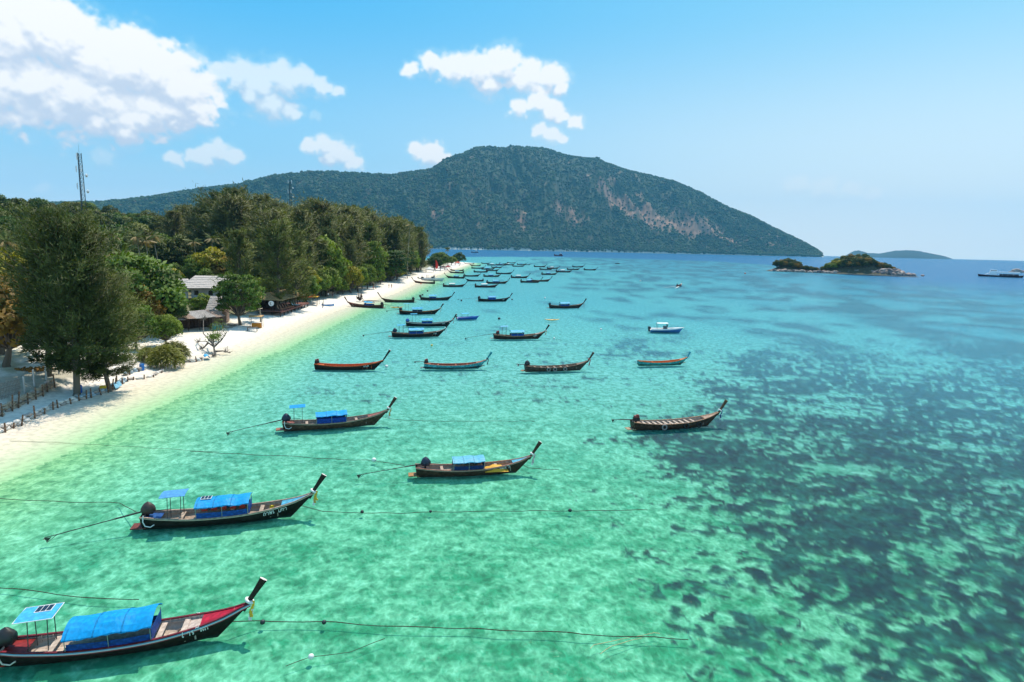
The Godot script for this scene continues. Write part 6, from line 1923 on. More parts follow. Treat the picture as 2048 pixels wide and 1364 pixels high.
	put("sheet", box_mesh(Vector3(6.0, 0.08, 17.0)), worn("blue_sheet", Color(0.36, 0.50, 0.62), 0.5, 2.0, 0.75, 1.0), br).position.y = 3.9
	posts(br, [[-2.7, -8.0], [2.7, -8.0], [-2.7, 8.0], [2.7, 8.0], [2.7, 0.0], [-2.7, 0.0]], -0.3, 3.9, 0.08, dark_wood)
	var chair0: Node3D = null
	for k in 7:
		var lab: String = ["pale blue deck chair, left of two on the bar's deck", "pale blue deck chair, right of two on the bar's deck", "wooden lounger nearest the front corner of the bar's deck", "second wooden lounger from the front corner of the bar's deck", "third wooden lounger from the front corner of the bar's deck", "fourth wooden lounger from the front corner of the bar's deck", "fifth wooden lounger from the front corner of the bar's deck"][k]
		var pos := Vector3(-55.6 - k * 0.02, 1.98, -155.6 - 1.5 * k) if k < 2 else Vector3(-55.2 - (k - 2) * 0.05, 1.98, -145.2 - (k - 2) * 1.7)
		var c := thing("deck_chair", lab, "deck chair", pos, 0.15, "chairs on the beach bar's deck")
		var cm := mat("chair_blue", Color(0.45, 0.60, 0.66), 0.8) if k < 2 else worn("chair_wood", Color(0.42, 0.22, 0.14), 0.8, 0.5, 0.7, 1.0)
		put("seat", box_mesh(Vector3(1.3, 0.06, 0.62)), cm, c).position = Vector3(0.35, 0.34, 0)
		var bk := put("backrest", box_mesh(Vector3(0.06, 1.0, 0.62)), cm, c)
		bk.position = Vector3(-0.42, 0.74, 0)
		bk.rotation.z = 0.42
		for s in [[-0.2, -0.26], [0.9, -0.26], [-0.2, 0.26], [0.9, 0.26]]:
			put("leg", box_mesh(Vector3(0.05, 0.34, 0.05)), dark_wood, c).position = Vector3(s[0], 0.17, s[1])
	for k in 3:
		var u := thing("sun_canopy", ["red sun canopy at the seaward end of the bar's deck", "yellow sun canopy beyond the red one at the bar's end", "orange sun canopy on thin poles beside the yellow one"][k], "canopy", at_ground([-57.0, -55.8, -57.6][k], [-169.5, -171.5, -173.5][k]), 0.1)
		put("cloth", roof_mesh(-1.5, 1.5, 1.2, 2.3, 0.18, 0.1), mat("canopy_%d" % k, [Color(0.5, 0.06, 0.02), Color(0.66, 0.36, 0.02), Color(0.58, 0.15, 0.02)][k], 0.8), u)
		posts(u, [[-1.4, -1.1], [1.4, -1.1], [-1.4, 1.1], [1.4, 1.1]], 0.0, 2.35, 0.045, dark_wood)
	for k in 3:
		var p := Shape.new()
		p.tube([Vector3(0, -0.3, 0), Vector3(0, [1.5, 2.6, 2.2][k], 0)], [0.09 if k == 0 else 0.05], 6)
		single("wooden_post", p.mesh(), grey_wood, ["short grey post standing alone on the open sand", "thin pole in the sand at the end of the bar's deck", "thin pole beside the first at the end of the bar's deck"][k], "post", at_ground([-52.0, -54.0, -52.8][k], [-167.6, -168.8, -171.0][k]))
	var cn := Shape.new()
	var rr := []
	for i in 11:
		var f := i / 10.0
		var w := 0.36 * sin(PI * clampf(f, 0.03, 0.97))
		rr.append([Vector3(-1.7 + f * 3.4, 0.42 + 0.25 * pow(2.0 * f - 1.0, 4.0), -w), Vector3(-1.7 + f * 3.4, 0.08, -w * 0.7), Vector3(-1.7 + f * 3.4, 0.0, 0), Vector3(-1.7 + f * 3.4, 0.08, w * 0.7), Vector3(-1.7 + f * 3.4, 0.42 + 0.25 * pow(2.0 * f - 1.0, 4.0), w)])
	cn.loft(rr)
	single("canoe", cn.mesh(), mat("canoe_blue", Color(0.04, 0.24, 0.55), 0.4), "small blue canoe drawn up on the open sand", "canoe", at_ground(-52.2, -173.0), 0.4)
	# red roofed hut and what stands along the far beach
	var rh := thing("beach_hut", "hut with a red-brown roof behind the pale half bare tree", "hut", Vector3(-71.0, 2.2, -293.0), 0.3)
	put("wall", box_mesh(Vector3(8.0, 2.6, 5.0)), wall, rh).position.y = 1.2
	var red := worn("red_roof", Color(0.34, 0.15, 0.11), 0.8, 1.8, 0.7, 1.0)
	thatch(rh, "roof_course", Vector3(-4.6, 4.6, 0), Vector3(4.6, 4.6, 0), Vector3(-5.2, 2.6, 3.6), Vector3(5.2, 2.6, 3.6), red, 5)
	thatch(rh, "roof_course", Vector3(4.6, 4.6, 0), Vector3(-4.6, 4.6, 0), Vector3(5.2, 2.6, -3.6), Vector3(-5.2, 2.6, -3.6), red, 5)
	var wh := thing("changing_hut", "small white cabin left of the pale half bare tree", "cabin", at_ground(-66.0, -256.0), 0.2)
	put("wall", box_mesh(Vector3(2.6, 2.5, 2.4)), wall, wh).position.y = 1.2
	put("roof", box_mesh(Vector3(3.0, 0.1, 2.9)), mat("sign_white", Color(0.8, 0.8, 0.8)), wh).position.y = 2.5
	var sail := thing("feather_banner", "tall red banner on a pole at the back of the far beach", "banner", at_ground(-53.0, -420.0), 0.3)
	var ss := Shape.new()
	var sr := []
	for i in 9:
		var f := i / 8.0
		sr.append([Vector3(0.0, 2.0 + f * 6.0, 0.0), Vector3(1.0 * sin(PI * (0.25 + 0.7 * f)), 2.0 + f * 6.0, 0.12 * sin(f * 6.0)), Vector3(1.8 * sin(PI * (0.25 + 0.7 * f)), 1.95 + f * 6.0, 0.0)])
	ss.loft(sr)
	put("cloth", ss.mesh(), mat("banner_red", Color(0.62, 0.03, 0.015), 0.7), sail)
	posts(sail, [[0.0, 0.0]], -0.3, 8.3, 0.07, dark_wood)
	for k in 4:
		var u := thing("beach_tent", ["white peaked tent left of the red banner", "dark tent on the far beach right of the red banner", "red and black tent next to the dark one on the far beach", "red tent at the tip of the far beach"][k], "tent", at_ground([-54.5, -50.5, -49.0, -52.0][k], [-402.0, -446.0, -462.0, -575.0][k]), 0.2)
		var pk := Shape.new()
		var w := 2.6
		for c in [[-1, -1, 1, -1], [1, -1, 1, 1], [1, 1, -1, 1], [-1, 1, -1, -1]]:
			pk.quad(Vector3(c[0] * w, 2.2, c[1] * w), Vector3(c[2] * w, 2.2, c[3] * w), Vector3(c[2] * 0.2, 3.7, c[3] * 0.2), Vector3(c[0] * 0.2, 3.7, c[1] * 0.2))
		put("roof", pk.mesh(), mat("tent_%d" % k, [WHITE, Color(0.05, 0.03, 0.035), Color(0.24, 0.02, 0.02), Color(0.5, 0.04, 0.02)][k], 0.8), u)
		put("back_wall", box_mesh(Vector3(0.06, 2.2, 5.0)), mats["tent_%d" % k], u).position = Vector3(-2.4, 1.1, 0)
		posts(u, [[-2.4, -2.4], [2.4, -2.4], [-2.4, 2.4], [2.4, 2.4]], 0.0, 2.25, 0.06, dark_wood)
	# people on the sand
	var fm := mat("figure", Color(1, 1, 1), 0.8)
	fm.vertex_color_use_as_albedo = true
	var walk_white := figure_mesh(0.22, Color(0.7, 0.7, 0.7), Color(0.03, 0.03, 0.05), false)
	var walk_dark := figure_mesh(-0.18, Color(0.02, 0.04, 0.06), Color(0.03, 0.05, 0.06), false)
	var bather := figure_mesh(0.12, Color(0.4, 0.05, 0.04), Color(0.35, 0.04, 0.04), true)
	for q in [[walk_white, -57.6, -191.5, 1.2, "person in a white top and dark shorts walking on the sand past the bar"], [walk_dark, -56.4, -192.2, 1.3, "person in dark clothes walking beside the one in white"], [bather, -53.2, -234.4, 0.3, "person in red swimwear alone on the sand near the leaning palm"], [bather, -50.5, -250.3, -1.0, "person in red swimwear, left of a pair near the water"], [bather, -49.5, -250.8, -0.6, "person in red swimwear, right of a pair near the water"], [walk_dark, -49.3, -560.0, 0.5, "person in dark clothes at the tip of the far beach"]]:
		single("person", q[0], fm, q[4], "person", at_ground(q[1], q[2], 0.02), q[3], "people on the beach")
	# masts
	lattice_mast("tall lattice radio mast with round white dishes rising over the wood at the left", -158.8, -230.6, 51.4, 0.95, [["dish", 0.27, 0.2, 0.75], ["dish", 0.62, 0.0, 0.62], ["dish", 0.75, 0.1, 0.62], ["dish", 0.29, 3.0, 0.4], ["panel", 0.80, 1.2, 0], ["panel", 0.80, 3.3, 0], ["panel", 0.66, 1.0, 0], ["panel", 0.66, 3.0, 0], ["panel", 0.90, 2.0, 0]])
	lattice_mast("shorter slim radio mast behind the feathery grove, against the mountain", -141.4, -395.4, 59.3, 0.9, [["panel", 0.93, 0.6, 0], ["panel", 0.93, 2.6, 0], ["panel", 0.82, 1.2, 0], ["panel", 0.82, 3.2, 0], ["dish", 0.76, 0.3, 0.5], ["dish", 0.86, 0.2, 0.45]])

# ==================================================================== islet, other craft, ropes and floats
func build_small_things() -> void:
	var lumps: Array = mats["lumps"]
	# islet
	var c0 := Vector3(333, 0, -637)
	var ax := Vector3(0.93, 0, 0.36).normalized()
	var ay := Vector3(-ax.z, 0, ax.x)
	var p := PackedVector3Array()
	for j in 22:
		for i in 60:
			var u := -68.0 + 136.0 * i / 59.0
			var v := -24.0 + 48.0 * j / 21.0
			var h := 6.5 * exp(-pow((u + 48.0) / 13.0, 2.0) - pow(v / 11.0, 2.0)) + 13.5 * exp(-pow((u - 16.0) / 22.0, 2.0) - pow(v / 13.0, 2.0)) + 2.6 * exp(-pow(u / 62.0, 6.0) - pow(v / 12.0, 2.0)) - 1.2
			h += 0.7 * fine.get_noise_2d(u * 0.12, v * 0.12)
			p.append(c0 + ax * u - ay * v + Vector3(0, h, 0))
	structure("islet_ground", sheet(p, 60, 22, PackedColorArray(), PackedVector2Array()), worn("islet_rock", Color(0.17, 0.155, 0.095), 0.95, 6.0, 0.5, 1.0))
	var rock_m := [worn("boulder_pale", Color(0.56, 0.48, 0.44), 0.9, 4.0, 0.6, 1.0), worn("boulder_pink", Color(0.58, 0.43, 0.38), 0.9, 4.0, 0.6, 1.0), worn("boulder_grey", Color(0.26, 0.24, 0.25), 0.9, 4.0, 0.6, 1.0)]
	var rg := RandomNumberGenerator.new()
	rg.seed = 12
	for k in 64:
		var u := -64.0 + 128.0 * k / 63.0 + rg.randf_range(-1.5, 1.5)
		var v := 13.5 + rg.randf_range(-2.0, 1.5)
		var up := rg.randf_range(-0.2, 0.5)
		var s := rg.randf_range(1.5, 2.9)
		if u > 14.0 and u < 56.0:
			v = rg.randf_range(6.5, 12.5)
			up = (12.5 - v) * 0.55
			s *= 1.7
		var q := c0 + ax * u + ay * v + Vector3(0, up, 0)
		var o := single("boulder", lumps[k % 3], rock_m[k % 3], "%s boulder at the waterline of the rocky islet, %s from the left" % [["pale grey", "pinkish", "dark grey"][k % 3], ordinal(k + 1)], "boulder", q, rg.randf() * TAU, "boulders round the islet")
		o.scale = Vector3(s * 1.25, s * 0.8, s)
	var out := [[-50.0, 0.0], [-46.0, 3.0], [-54.0, 2.0], [-42.0, 1.0], [-47.0, -4.0], [-57.0, -1.0], [-38.0, 3.0], [-34.0, 0.0], [-30.0, 3.0], [-25.0, 2.0], [-20.0, 1.0], [-14.0, 3.0], [-9.0, 2.0], [-4.0, 4.0], [-2.0, 0.0], [2.0, 4.0], [5.0, 0.0], [7.0, 5.0], [10.0, 2.0], [13.0, -2.0], [14.0, 5.0], [17.0, 1.0], [20.0, 5.0], [23.0, -1.0], [25.0, 3.0], [28.0, 0.0], [31.0, -2.0], [34.0, 2.0], [37.0, -1.0], [40.0, 1.0], [44.0, -1.0], [47.0, 0.0], [21.0, 0.0], [18.0, 6.0], [9.0, 7.0], [-50.0, 6.0], [-44.0, 7.0], [-55.0, 5.0], [-37.0, 5.0], [13.0, 8.5], [19.0, 9.0], [25.0, 7.5], [31.0, 5.0], [37.0, 4.0], [28.0, 5.0], [5.0, 8.0], [0.0, 7.0], [43.0, 4.0], [16.0, 11.0], [48.0, 2.0], [-5.0, 9.0], [3.0, 10.5], [8.0, 11.0], [12.0, 12.0], [-10.0, 6.0], [-15.0, 6.0], [-22.0, 6.0], [22.0, 11.0], [-58.0, 4.0], [-40.0, 8.0]]
	out.sort_custom(func(a, b): return a[0] < b[0])
	for k in out.size():
		var u: float = out[k][0]
		var v: float = out[k][1]
		var gy := 6.5 * exp(-pow((u + 48.0) / 13.0, 2.0) - pow(v / 11.0, 2.0)) + 13.5 * exp(-pow((u - 16.0) / 22.0, 2.0) - pow(v / 13.0, 2.0)) + 1.2
		var tone: String = ["dusk", "olive", "dusk", "rust", "olive", "rust", "dusk"][k % 7] if not (u > -12.0 and u < 3.0) else ["bright", "yellow"][k % 2]
		if u > 18.0 and u < 29.0 and v < 3.0: tone = "deep"
		var proto := tree_proto("b%d" % [0, 1, 3][k % 3], tone)
		var o: Node3D = proto.duplicate()
		o.name = numbered("islet_bush")
		add_child(o, true)
		o.position = c0 + ax * u + ay * v + Vector3(0, gy - 1.6, 0)
		var s := rg.randf_range(0.62, 0.88) * (0.75 if u < -12.0 and u > -36.0 else 1.0)
		o.scale = Vector3(s * 1.1, s * 0.95, s * 1.1)
		o.rotation.y = rg.randf() * TAU
		meta(o, "%s bush on the islet's %s, %s from its left end" % [{"dusk": "dull dark", "olive": "olive", "rust": "rusty", "bright": "light green", "yellow": "yellow", "deep": "dark green"}[tone], "left hump" if u < -28.0 else ("low neck" if u < -6.0 else ("hump's left foot" if u < 6.0 else ("main crest" if u < 30.0 else "right shoulder"))), ordinal(k + 1)], "bush", "bushes on the islet")
	for k in 4:
		var o := single("sea_rock", lumps[k % 3], rock_m[k % 2], ["pale bare rock in the sea at the right edge of the picture", "lower rock beside the pale one at the right edge", "small rock left of the pale one at the right edge", "lone rock off the right tip of the islet"][k], "rock", [Vector3(720, 0.2, -888), Vector3(729, -0.6, -888), Vector3(711, -1.0, -886), c0 + ax * 74.0 + ay * 4.0][k], k * 1.3)
		o.scale = [Vector3(6.0, 4.4, 5.0), Vector3(5.0, 2.6, 4.0), Vector3(3.5, 1.8, 3.0), Vector3(2.4, 1.0, 1.6)][k]
	# car ferry far out on the right
	var fy := thing("car_ferry", "flat white car ferry with a dark red hull at the right edge of the picture", "ferry", Vector3(496, 0, -631), PI - 0.62)
	var hs := Shape.new()
	var hr := []
	for q in [[-18.0, 3.6, 1.9], [-15.0, 4.2, 1.4], [-6.0, 4.4, 1.2], [8.0, 4.4, 1.2], [14.0, 4.0, 1.5], [19.0, 2.6, 2.0]]:
		hr.append([Vector3(q[0], q[2], -q[1]), Vector3(q[0] * 0.95, -0.6, -q[1] * 0.85), Vector3(q[0] * 0.95, -0.6, q[1] * 0.85), Vector3(q[0], q[2], q[1])])
	hs.loft(hr)
	for i in 5:
		hs.quad(hr[i][0], hr[i][3], hr[i + 1][3], hr[i + 1][0])
	put("hull", hs.mesh(), worn("ferry_hull", Color(0.06, 0.012, 0.02), 0.5, 4.0, 0.7, 1.0), fy)
	var wm := mat("ferry_white", Color(0.86, 0.87, 0.88), 0.5)
	put("long_roof", box_mesh(Vector3(19.0, 0.25, 7.4)), wm, fy).position = Vector3(-5.5, 4.7, 0)
	put("side_screen", box_mesh(Vector3(18.6, 1.3, 7.2)), wm, fy).position = Vector3(-5.5, 3.9, 0)
	put("deck_house", box_mesh(Vector3(6.0, 3.2, 7.0)), wm, fy).position = Vector3(6.5, 3.2, 0)
	put("wheelhouse", box_mesh(Vector3(5.4, 1.9, 4.4)), wm, fy).position = Vector3(6.2, 5.8, 0)
	for k in 3:
		for s in [-1.0, 1.0]:
			put("window", box_mesh(Vector3(1.0, 0.8, 0.06)), mats["dark_glass"], fy).position = Vector3(4.6 + k * 1.6, 6.0, 2.23 * s)
	put("ramp", box_mesh(Vector3(3.6, 0.2, 5.0)), wm, fy).position = Vector3(11.2, 2.6, 0)
	fy.get_node("ramp").rotation.z = -0.55
	posts(fy, [[-14.5, 3.5], [-10.0, 3.5], [-5.5, 3.5], [-1.0, 3.5], [-14.5, -3.5], [-10.0, -3.5], [-5.5, -3.5], [-1.0, -3.5]], 1.2, 4.7, 0.09, wm)
	put("cargo", box_mesh(Vector3(15.0, 1.6, 5.4)), worn("ferry_cargo", Color(0.20, 0.14, 0.16), 0.7, 3.0, 0.5, 1.0), fy).position = Vector3(-6.5, 1.9, 0)
	# fishing boats in the channel
	for k in 2:
		var f := thing("fishing_boat", ["grey fishing boat with masts in the channel, left", "dark red fishing boat with a white wheelhouse in the channel, right"][k], "fishing boat", [Vector3(-120, 0, -1900), Vector3(112, 0, -1560)][k], PI * 0.97)
		var fs := Shape.new()
		var fr := []
		for q in [[-11.0, 2.2, 2.2], [-8.0, 3.0, 1.8], [0.0, 3.2, 1.8], [7.0, 2.6, 2.6], [12.0, 0.4, 4.2]]:
			fr.append([Vector3(q[0], q[2], -q[1]), Vector3(q[0] * 0.92, -0.8, -q[1] * 0.6), Vector3(q[0] * 0.92, -0.8, q[1] * 0.6), Vector3(q[0], q[2], q[1])])
		fs.loft(fr)
		for i in 4:
			fs.quad(fr[i][0], fr[i][3], fr[i + 1][3], fr[i + 1][0])
		put("hull", fs.mesh(), mat("trawler_%d" % k, [Color(0.10, 0.12, 0.15), Color(0.16, 0.03, 0.04)][k], 0.6), f)
		put("wheelhouse", box_mesh(Vector3(7.0, 3.4, 4.4)), mat("house_%d" % k, [Color(0.35, 0.38, 0.42), Color(0.10, 0.03, 0.05)][k], 0.6), f).position = Vector3(-5.0, 3.6, 0)
		put("upper_house", box_mesh(Vector3(4.4, 1.8, 3.8)), wm, f).position = Vector3(-5.0, 6.2, 0)
		posts(f, [[-8.0, 0.0], [4.0, 0.0]], 1.8, 9.5, 0.14, dark("pole_dark"))
	# kayaks
	for k in 2:
		var sh := Shape.new()
		var kr := []
		for i in 13:
			var f := i / 12.0
			var w := 0.42 * pow(sin(PI * clampf(f, 0.02, 0.98)), 0.7)
			var ring := []
			for q in 8:
				var a := TAU * q / 8.0
				ring.append(Vector3(-1.9 + f * 3.8, 0.16 + sin(a) * 0.17 * pow(sin(PI * clampf(f, 0.04, 0.96)), 0.5) + 0.20 * pow(absf(2.0 * f - 1.0), 3.0), cos(a) * w))
			kr.append(ring)
		sh.loft(kr, true)
		var kk := thing("kayak", ["yellow kayak adrift in the middle of the bay", "yellow kayak between the beached reddish boat and the orange one"][k], "kayak", [Vector3(10.0, 0, -154.4), Vector3(-33.5, 0, -176.6)][k], [0.19, 0.22][k])
		put("hull", sh.mesh(), mat("kayak_yellow", Color(0.68, 0.36, 0.02), 0.35), kk)
		for s in [-0.6, 0.55]:
			put("seat_well", box_mesh(Vector3(0.75, 0.04, 0.42)), mat("kayak_well", Color(0.40, 0.17, 0.02), 0.6), kk).position = Vector3(s, 0.325, 0)
	# motor boats
	motor_boat("white and blue speedboat with a white sunshade, right of the middle rows", Vector3(34.8, 0, -137.9), -0.03, 7.4, Color(0.72, 0.74, 0.75), Color(0.05, 0.16, 0.42), Color(0.75, 0.77, 0.78), true)
	motor_boat("small deep blue boat with a flat blue canopy behind the two side by side", Vector3(-11.2, 0, -153.4), 0.30, 5.6, Color(0.01, 0.09, 0.38), Color(0.01, 0.09, 0.38), Color(0.02, 0.40, 0.70), false)
	motor_boat("white speedboat nosed up to the sand by the bare brown boat", Vector3(-41.6, 0, -322.5), -0.20, 12.0, Color(0.74, 0.76, 0.77), Color(0.70, 0.72, 0.74), Color(0.74, 0.76, 0.77), true)
	motor_boat("grey motor boat moored behind the white one at the sand", Vector3(-46.5, 0, -331.0), -0.10, 9.0, Color(0.36, 0.40, 0.44), Color(0.2, 0.24, 0.28), Color(0.5, 0.53, 0.56), false)
	motor_boat("tiny dark boat under way far out before the channel", Vector3(136.9, 0, -818.6), 0.4, 7.0, Color(0.04, 0.04, 0.05), Color(0.04, 0.04, 0.05), Color(0.1, 0.1, 0.12), false)
	# white water behind the moving red boat
	var wk := Shape.new()
	for s in [-1.0, 1.0]:
		var prev := []
		for i in 15:
			var f := i / 14.0
			var a := Vector3(-f * 17.0, 0.03 + 0.05 * (1.0 - f), s * (0.5 + 2.6 * f))
			var b := Vector3(-f * 17.0, 0.03, s * (0.5 + 2.6 * f + 0.9 * (1.0 - 0.7 * f) * (0.7 + 0.5 * sin(i * 2.3))))
			if i > 0:
				wk.quad(prev[0], prev[1], b, a)
			prev = [a, b]
	var fo := put("wake_foam", wk.mesh(), mat("foam", Color(0.75, 0.78, 0.76), 0.9))
	fo.position = Vector3(84.8, 0, -319.4)
	fo.rotation.y = deg_to_rad(62.0)
	fo.set_meta("kind", "stuff")
	meta(fo, "white wake behind the moving red boat", "wake")
	# mooring ropes, floating and half sunk
	var rope := worn("old_rope", Color(0.12, 0.095, 0.06), 0.9, 0.6, 0.5, 1.0)
	var ropes := [
		["rope from the left edge to the stern of the black boat with sky blue foredeck", [[-36.0, -40.4], [-31.2, -40.1], [-26.7, -40.1], [-23.4, -36.9, 0.7]]],
		["long rope from the black boat with sky blue foredeck to the weed beds", [[-13.9, -39.2, 0.5], [-12.6, -39.5], [-8.7, -39.4], [-4.0, -39.9], [0.8, -40.3], [4.3, -40.5], [10.3, -41.0]]],
		["long rope from the bow of the nearest boat running right across the shallows", [[-12.9, -26.4, 0.4], [-11.8, -27.1], [-8.7, -27.2], [-6.0, -27.0], [-1.7, -26.9], [2.6, -26.8], [6.1, -26.6], [9.1, -26.5]]],
		["rope with small floats left of the boat with the yellow tarpaulin", [[-27.5, -50.9], [-22.2, -50.4], [-17.8, -50.2], [-15.3, -49.8], [-11.5, -49.7], [-8.0, -47.2, 0.5]]],
		["rope passing behind the nearest boat's stern awning", [[-29.0, -29.8], [-24.0, -29.2], [-21.3, -28.7], [-18.0, -28.7]]],
		["faint rope running out from the sand below the sandbag walls", [[-44.4, -52.5], [-41.2, -52.5], [-33.7, -51.8], [-24.5, -50.8]]],
		["rope from the bow of the brown boat with pinkish foredeck", [[-13.2, -61.0, 0.6], [-12.2, -62.2], [-8.8, -61.8], [-3.7, -62.2], [3.1, -62.8]]],
		["short rope from the bow of the boat with the yellow tarpaulin", [[1.0, -48.3, 0.5], [1.6, -48.7], [4.6, -48.5]]],
		["thin line with one float at the bottom of the picture", [[-9.4, -24.0], [-8.5, -24.6], [-6.9, -25.1], [-5.1, -26.3]]],
		["pale frayed cord, left strand of a loose pair in the clear shallows", [[3.9, -25.7], [4.1, -25.9], [5.4, -26.4], [7.1, -26.9], [7.6, -26.8]]],
		["pale frayed cord, right strand of a loose pair in the clear shallows", [[4.3, -25.3], [4.9, -25.8], [5.9, -26.3], [7.1, -26.8]]],
		["rope from the bow of the boat with the round red engine cover", [[5.0, -122.6, 0.4], [5.7, -123.4], [10.5, -120.7]]]]
	for k in ropes.size():
		var q: Array = ropes[k]
		var pts := []
		for i in q[1].size() - 1:
			var a := Vector3(q[1][i][0], q[1][i][2] if q[1][i].size() > 2 else 0.0, q[1][i][1])
			var b := Vector3(q[1][i + 1][0], q[1][i + 1][2] if q[1][i + 1].size() > 2 else 0.0, q[1][i + 1][1])
			var n := maxi(int(a.distance_to(b) / 0.5), 2)
			for j in n:
				var f := float(j) / n
				pts.append(a.lerp(b, f) + Vector3(0, 0.025 * sin(pts.size() * 0.9) * (1.0 if a.y < 0.1 and b.y < 0.1 else 0.0), 0.10 * fine.get_noise_1d(pts.size() * 0.23 + k * 9.0)))
		var sh := Shape.new()
		sh.tube(pts, [0.022 if k not in [8, 9, 10, 5] else 0.014], 5)
		single("mooring_rope", sh.mesh(), rope if k not in [9, 10] else mat("pale_rope", Color(0.48, 0.42, 0.22), 0.9), q[0], "rope")
	# floats
	var ball := Shape.new()
	ball.ball(Vector3.ZERO, Vector3.ONE, 12, 8)
	var bm := ball.mesh()
	for q in [[-3.4, -155.8, 0.34, "k", "black buoy in the middle of the bay between kayak and blue boat"], [-14.6, -110.7, 0.22, "y", "yellow float below the two boats side by side"], [20.2, -138.9, 0.24, "w", "white float left of the white and blue speedboat"], [8.5, -123.0, 0.2, "w", "white float at the end of the red engined boat's rope"], [-11.4, -49.7, 0.2, "w", "white float on the rope left of the yellow tarpaulin boat"], [-8.5, -24.6, 0.13, "w", "small pale float at the bottom of the picture"],
			[-18.6, -90.0, 0.26, "w", "white float at the bow of the boat with orange-red inside"], [1.0, -93.0, 0.16, "w", "small white float left of the boat hung with tyres"], [-17.3, -206.3, 0.3, "k", "black buoy left of the very long tail, mid bay"], [-0.3, -215.2, 0.3, "k", "black buoy right of the black boat with square blue canopy"], [11.7, -225.1, 0.32, "w", "white float alone above the boat with the teal engine"], [205.0, -548.3, 0.7, "r", "red float far out before the islet"], [75.8, -368.5, 0.4, "w", "white float left of the moving red boat"], [-43.6, -291.0, 0.4, "r", "orange float beside the bare brown boat at the sand"], [-34.3, -246.7, 0.36, "k", "dark float off the sand, upper of two"], [-33.3, -226.0, 0.36, "k", "dark float off the sand, lower of two"],
			[-9.9, -39.5, 0.12, "k", "dark float first on the long rope right of the black boat"], [-5.3, -39.8, 0.10, "k", "dark float second on the long rope right of the black boat"], [4.3, -40.5, 0.13, "k", "dark float last on the long rope right of the black boat"], [-11.6, -27.0, 0.12, "k", "dark float on the rope in front of the nearest boat's bow"], [-8.7, -27.1, 0.11, "k", "dark float second on the nearest boat's rope"]]:
		var o := single("mooring_buoy", bm, mat("buoy_" + q[3], {"k": Color(0.015, 0.02, 0.025), "w": Color(0.72, 0.72, 0.68), "y": Color(0.6, 0.45, 0.10), "r": Color(0.6, 0.12, 0.05)}[q[3]], 0.5), q[4], "buoy", Vector3(q[0], 0.04, q[1]), 0.0, "buoys and floats")
		o.scale = Vector3.ONE * float(q[2])
	# tyres hung over the sides of two boats
	var tyre := torus_mesh(0.24, 0.085)
	for q in [[12.5, -60.7, 15.1, 3.1, "pale tyre on the open pale wooden boat's side", true], [12.5, -60.7, 15.1, 5.6, "dark tyre amidships on the open pale wooden boat", false], [12.5, -60.7, 15.1, 7.2, "dark tyre near the bow of the open pale wooden boat", false], [2.1, -89.4, 15.0, 3.3, "first of three tyres on the open dark brown boat", true], [2.1, -89.4, 15.0, 4.3, "second of three tyres on the open dark brown boat", true], [2.1, -89.4, 15.0, 5.9, "third of three tyres on the open dark brown boat", true]]:
		var a := deg_to_rad(q[2])
		var zz := hull_side(q[3], 0.3) + 0.08
		var o := single("tyre_fender", tyre, mat("tyre_pale", Color(0.22, 0.20, 0.19), 0.9) if q[5] else mat("tyre_dark", Color(0.02, 0.02, 0.02), 0.9), q[4], "tyre", Vector3(q[0] + cos(a) * q[3] + sin(a) * zz, 0.26, q[1] - sin(a) * q[3] + cos(a) * zz), a, "tyres hung as fenders")
		o.rotation.x = PI * 0.5 - 0.12
	# things lying in the near boats
	var tp := Shape.new()
	var tr := []
	for i in 9:
		var f := i / 8.0
		var h := 0.30 * sin(PI * clampf(f * 0.9 + 0.08, 0.0, 1.0)) + 0.04 * sin(i * 2.4)
		tr.append([Vector3(f * 1.9, 0.0, -0.55), Vector3(f * 1.9, h, -0.3 + 0.05 * sin(i)), Vector3(f * 1.9, h * 1.15, 0.1), Vector3(f * 1.9, h * 0.7, 0.45), Vector3(f * 1.9, 0.0, 0.62)])
	tp.loft(tr)
	single("tarpaulin", tp.mesh(), mat("yellow_cloth", Color(0.62, 0.33, 0.02), 0.7), "yellow tarpaulin heaped in the boat with the faded blue canopy", "tarpaulin", boat_spot(-7.3, -46.6, 10.6, 0.93, 5.75, 0.30, 0.25), deg_to_rad(10.6))
	for k in 5:
		var lj := Shape.new()
		lj.box(Vector3(0, 0.0, 0), Vector3(0.34, 0.5, 0.09))
		lj.box(Vector3(-0.11, 0.30, 0), Vector3(0.09, 0.14, 0.08))
		lj.box(Vector3(0.11, 0.30, 0), Vector3(0.09, 0.14, 0.08))
		lj.box(Vector3(0, -0.02, 0.05), Vector3(0.36, 0.04, 0.02))
		single("life_jacket", lj.mesh(), mat("jacket_red", Color(0.55, 0.05, 0.025), 0.75), "%s red life jacket hanging under the canopy of the black boat" % ["first", "second", "third", "fourth", "fifth"][k], "life jacket", boat_spot(-23.0, -36.7, 15.1, 1.02, 3.5 + k * 0.55, 1.06, 0.30), deg_to_rad(15.1), "life jackets under the black boat's canopy")
	var jc := Shape.new()
	jc.tube([Vector3(0, 0, 0), Vector3(0, 0.28, 0), Vector3(0, 0.33, 0)], [0.15, 0.15, 0.06], 10)
	single("jerry_can", jc.mesh(), mat("can_yellow", Color(0.68, 0.50, 0.02), 0.5), "small yellow can in the well of the black boat, before its foredeck", "can", boat_spot(-23.0, -36.7, 15.1, 1.02, 7.4, 0.30, -0.2), 0.3)
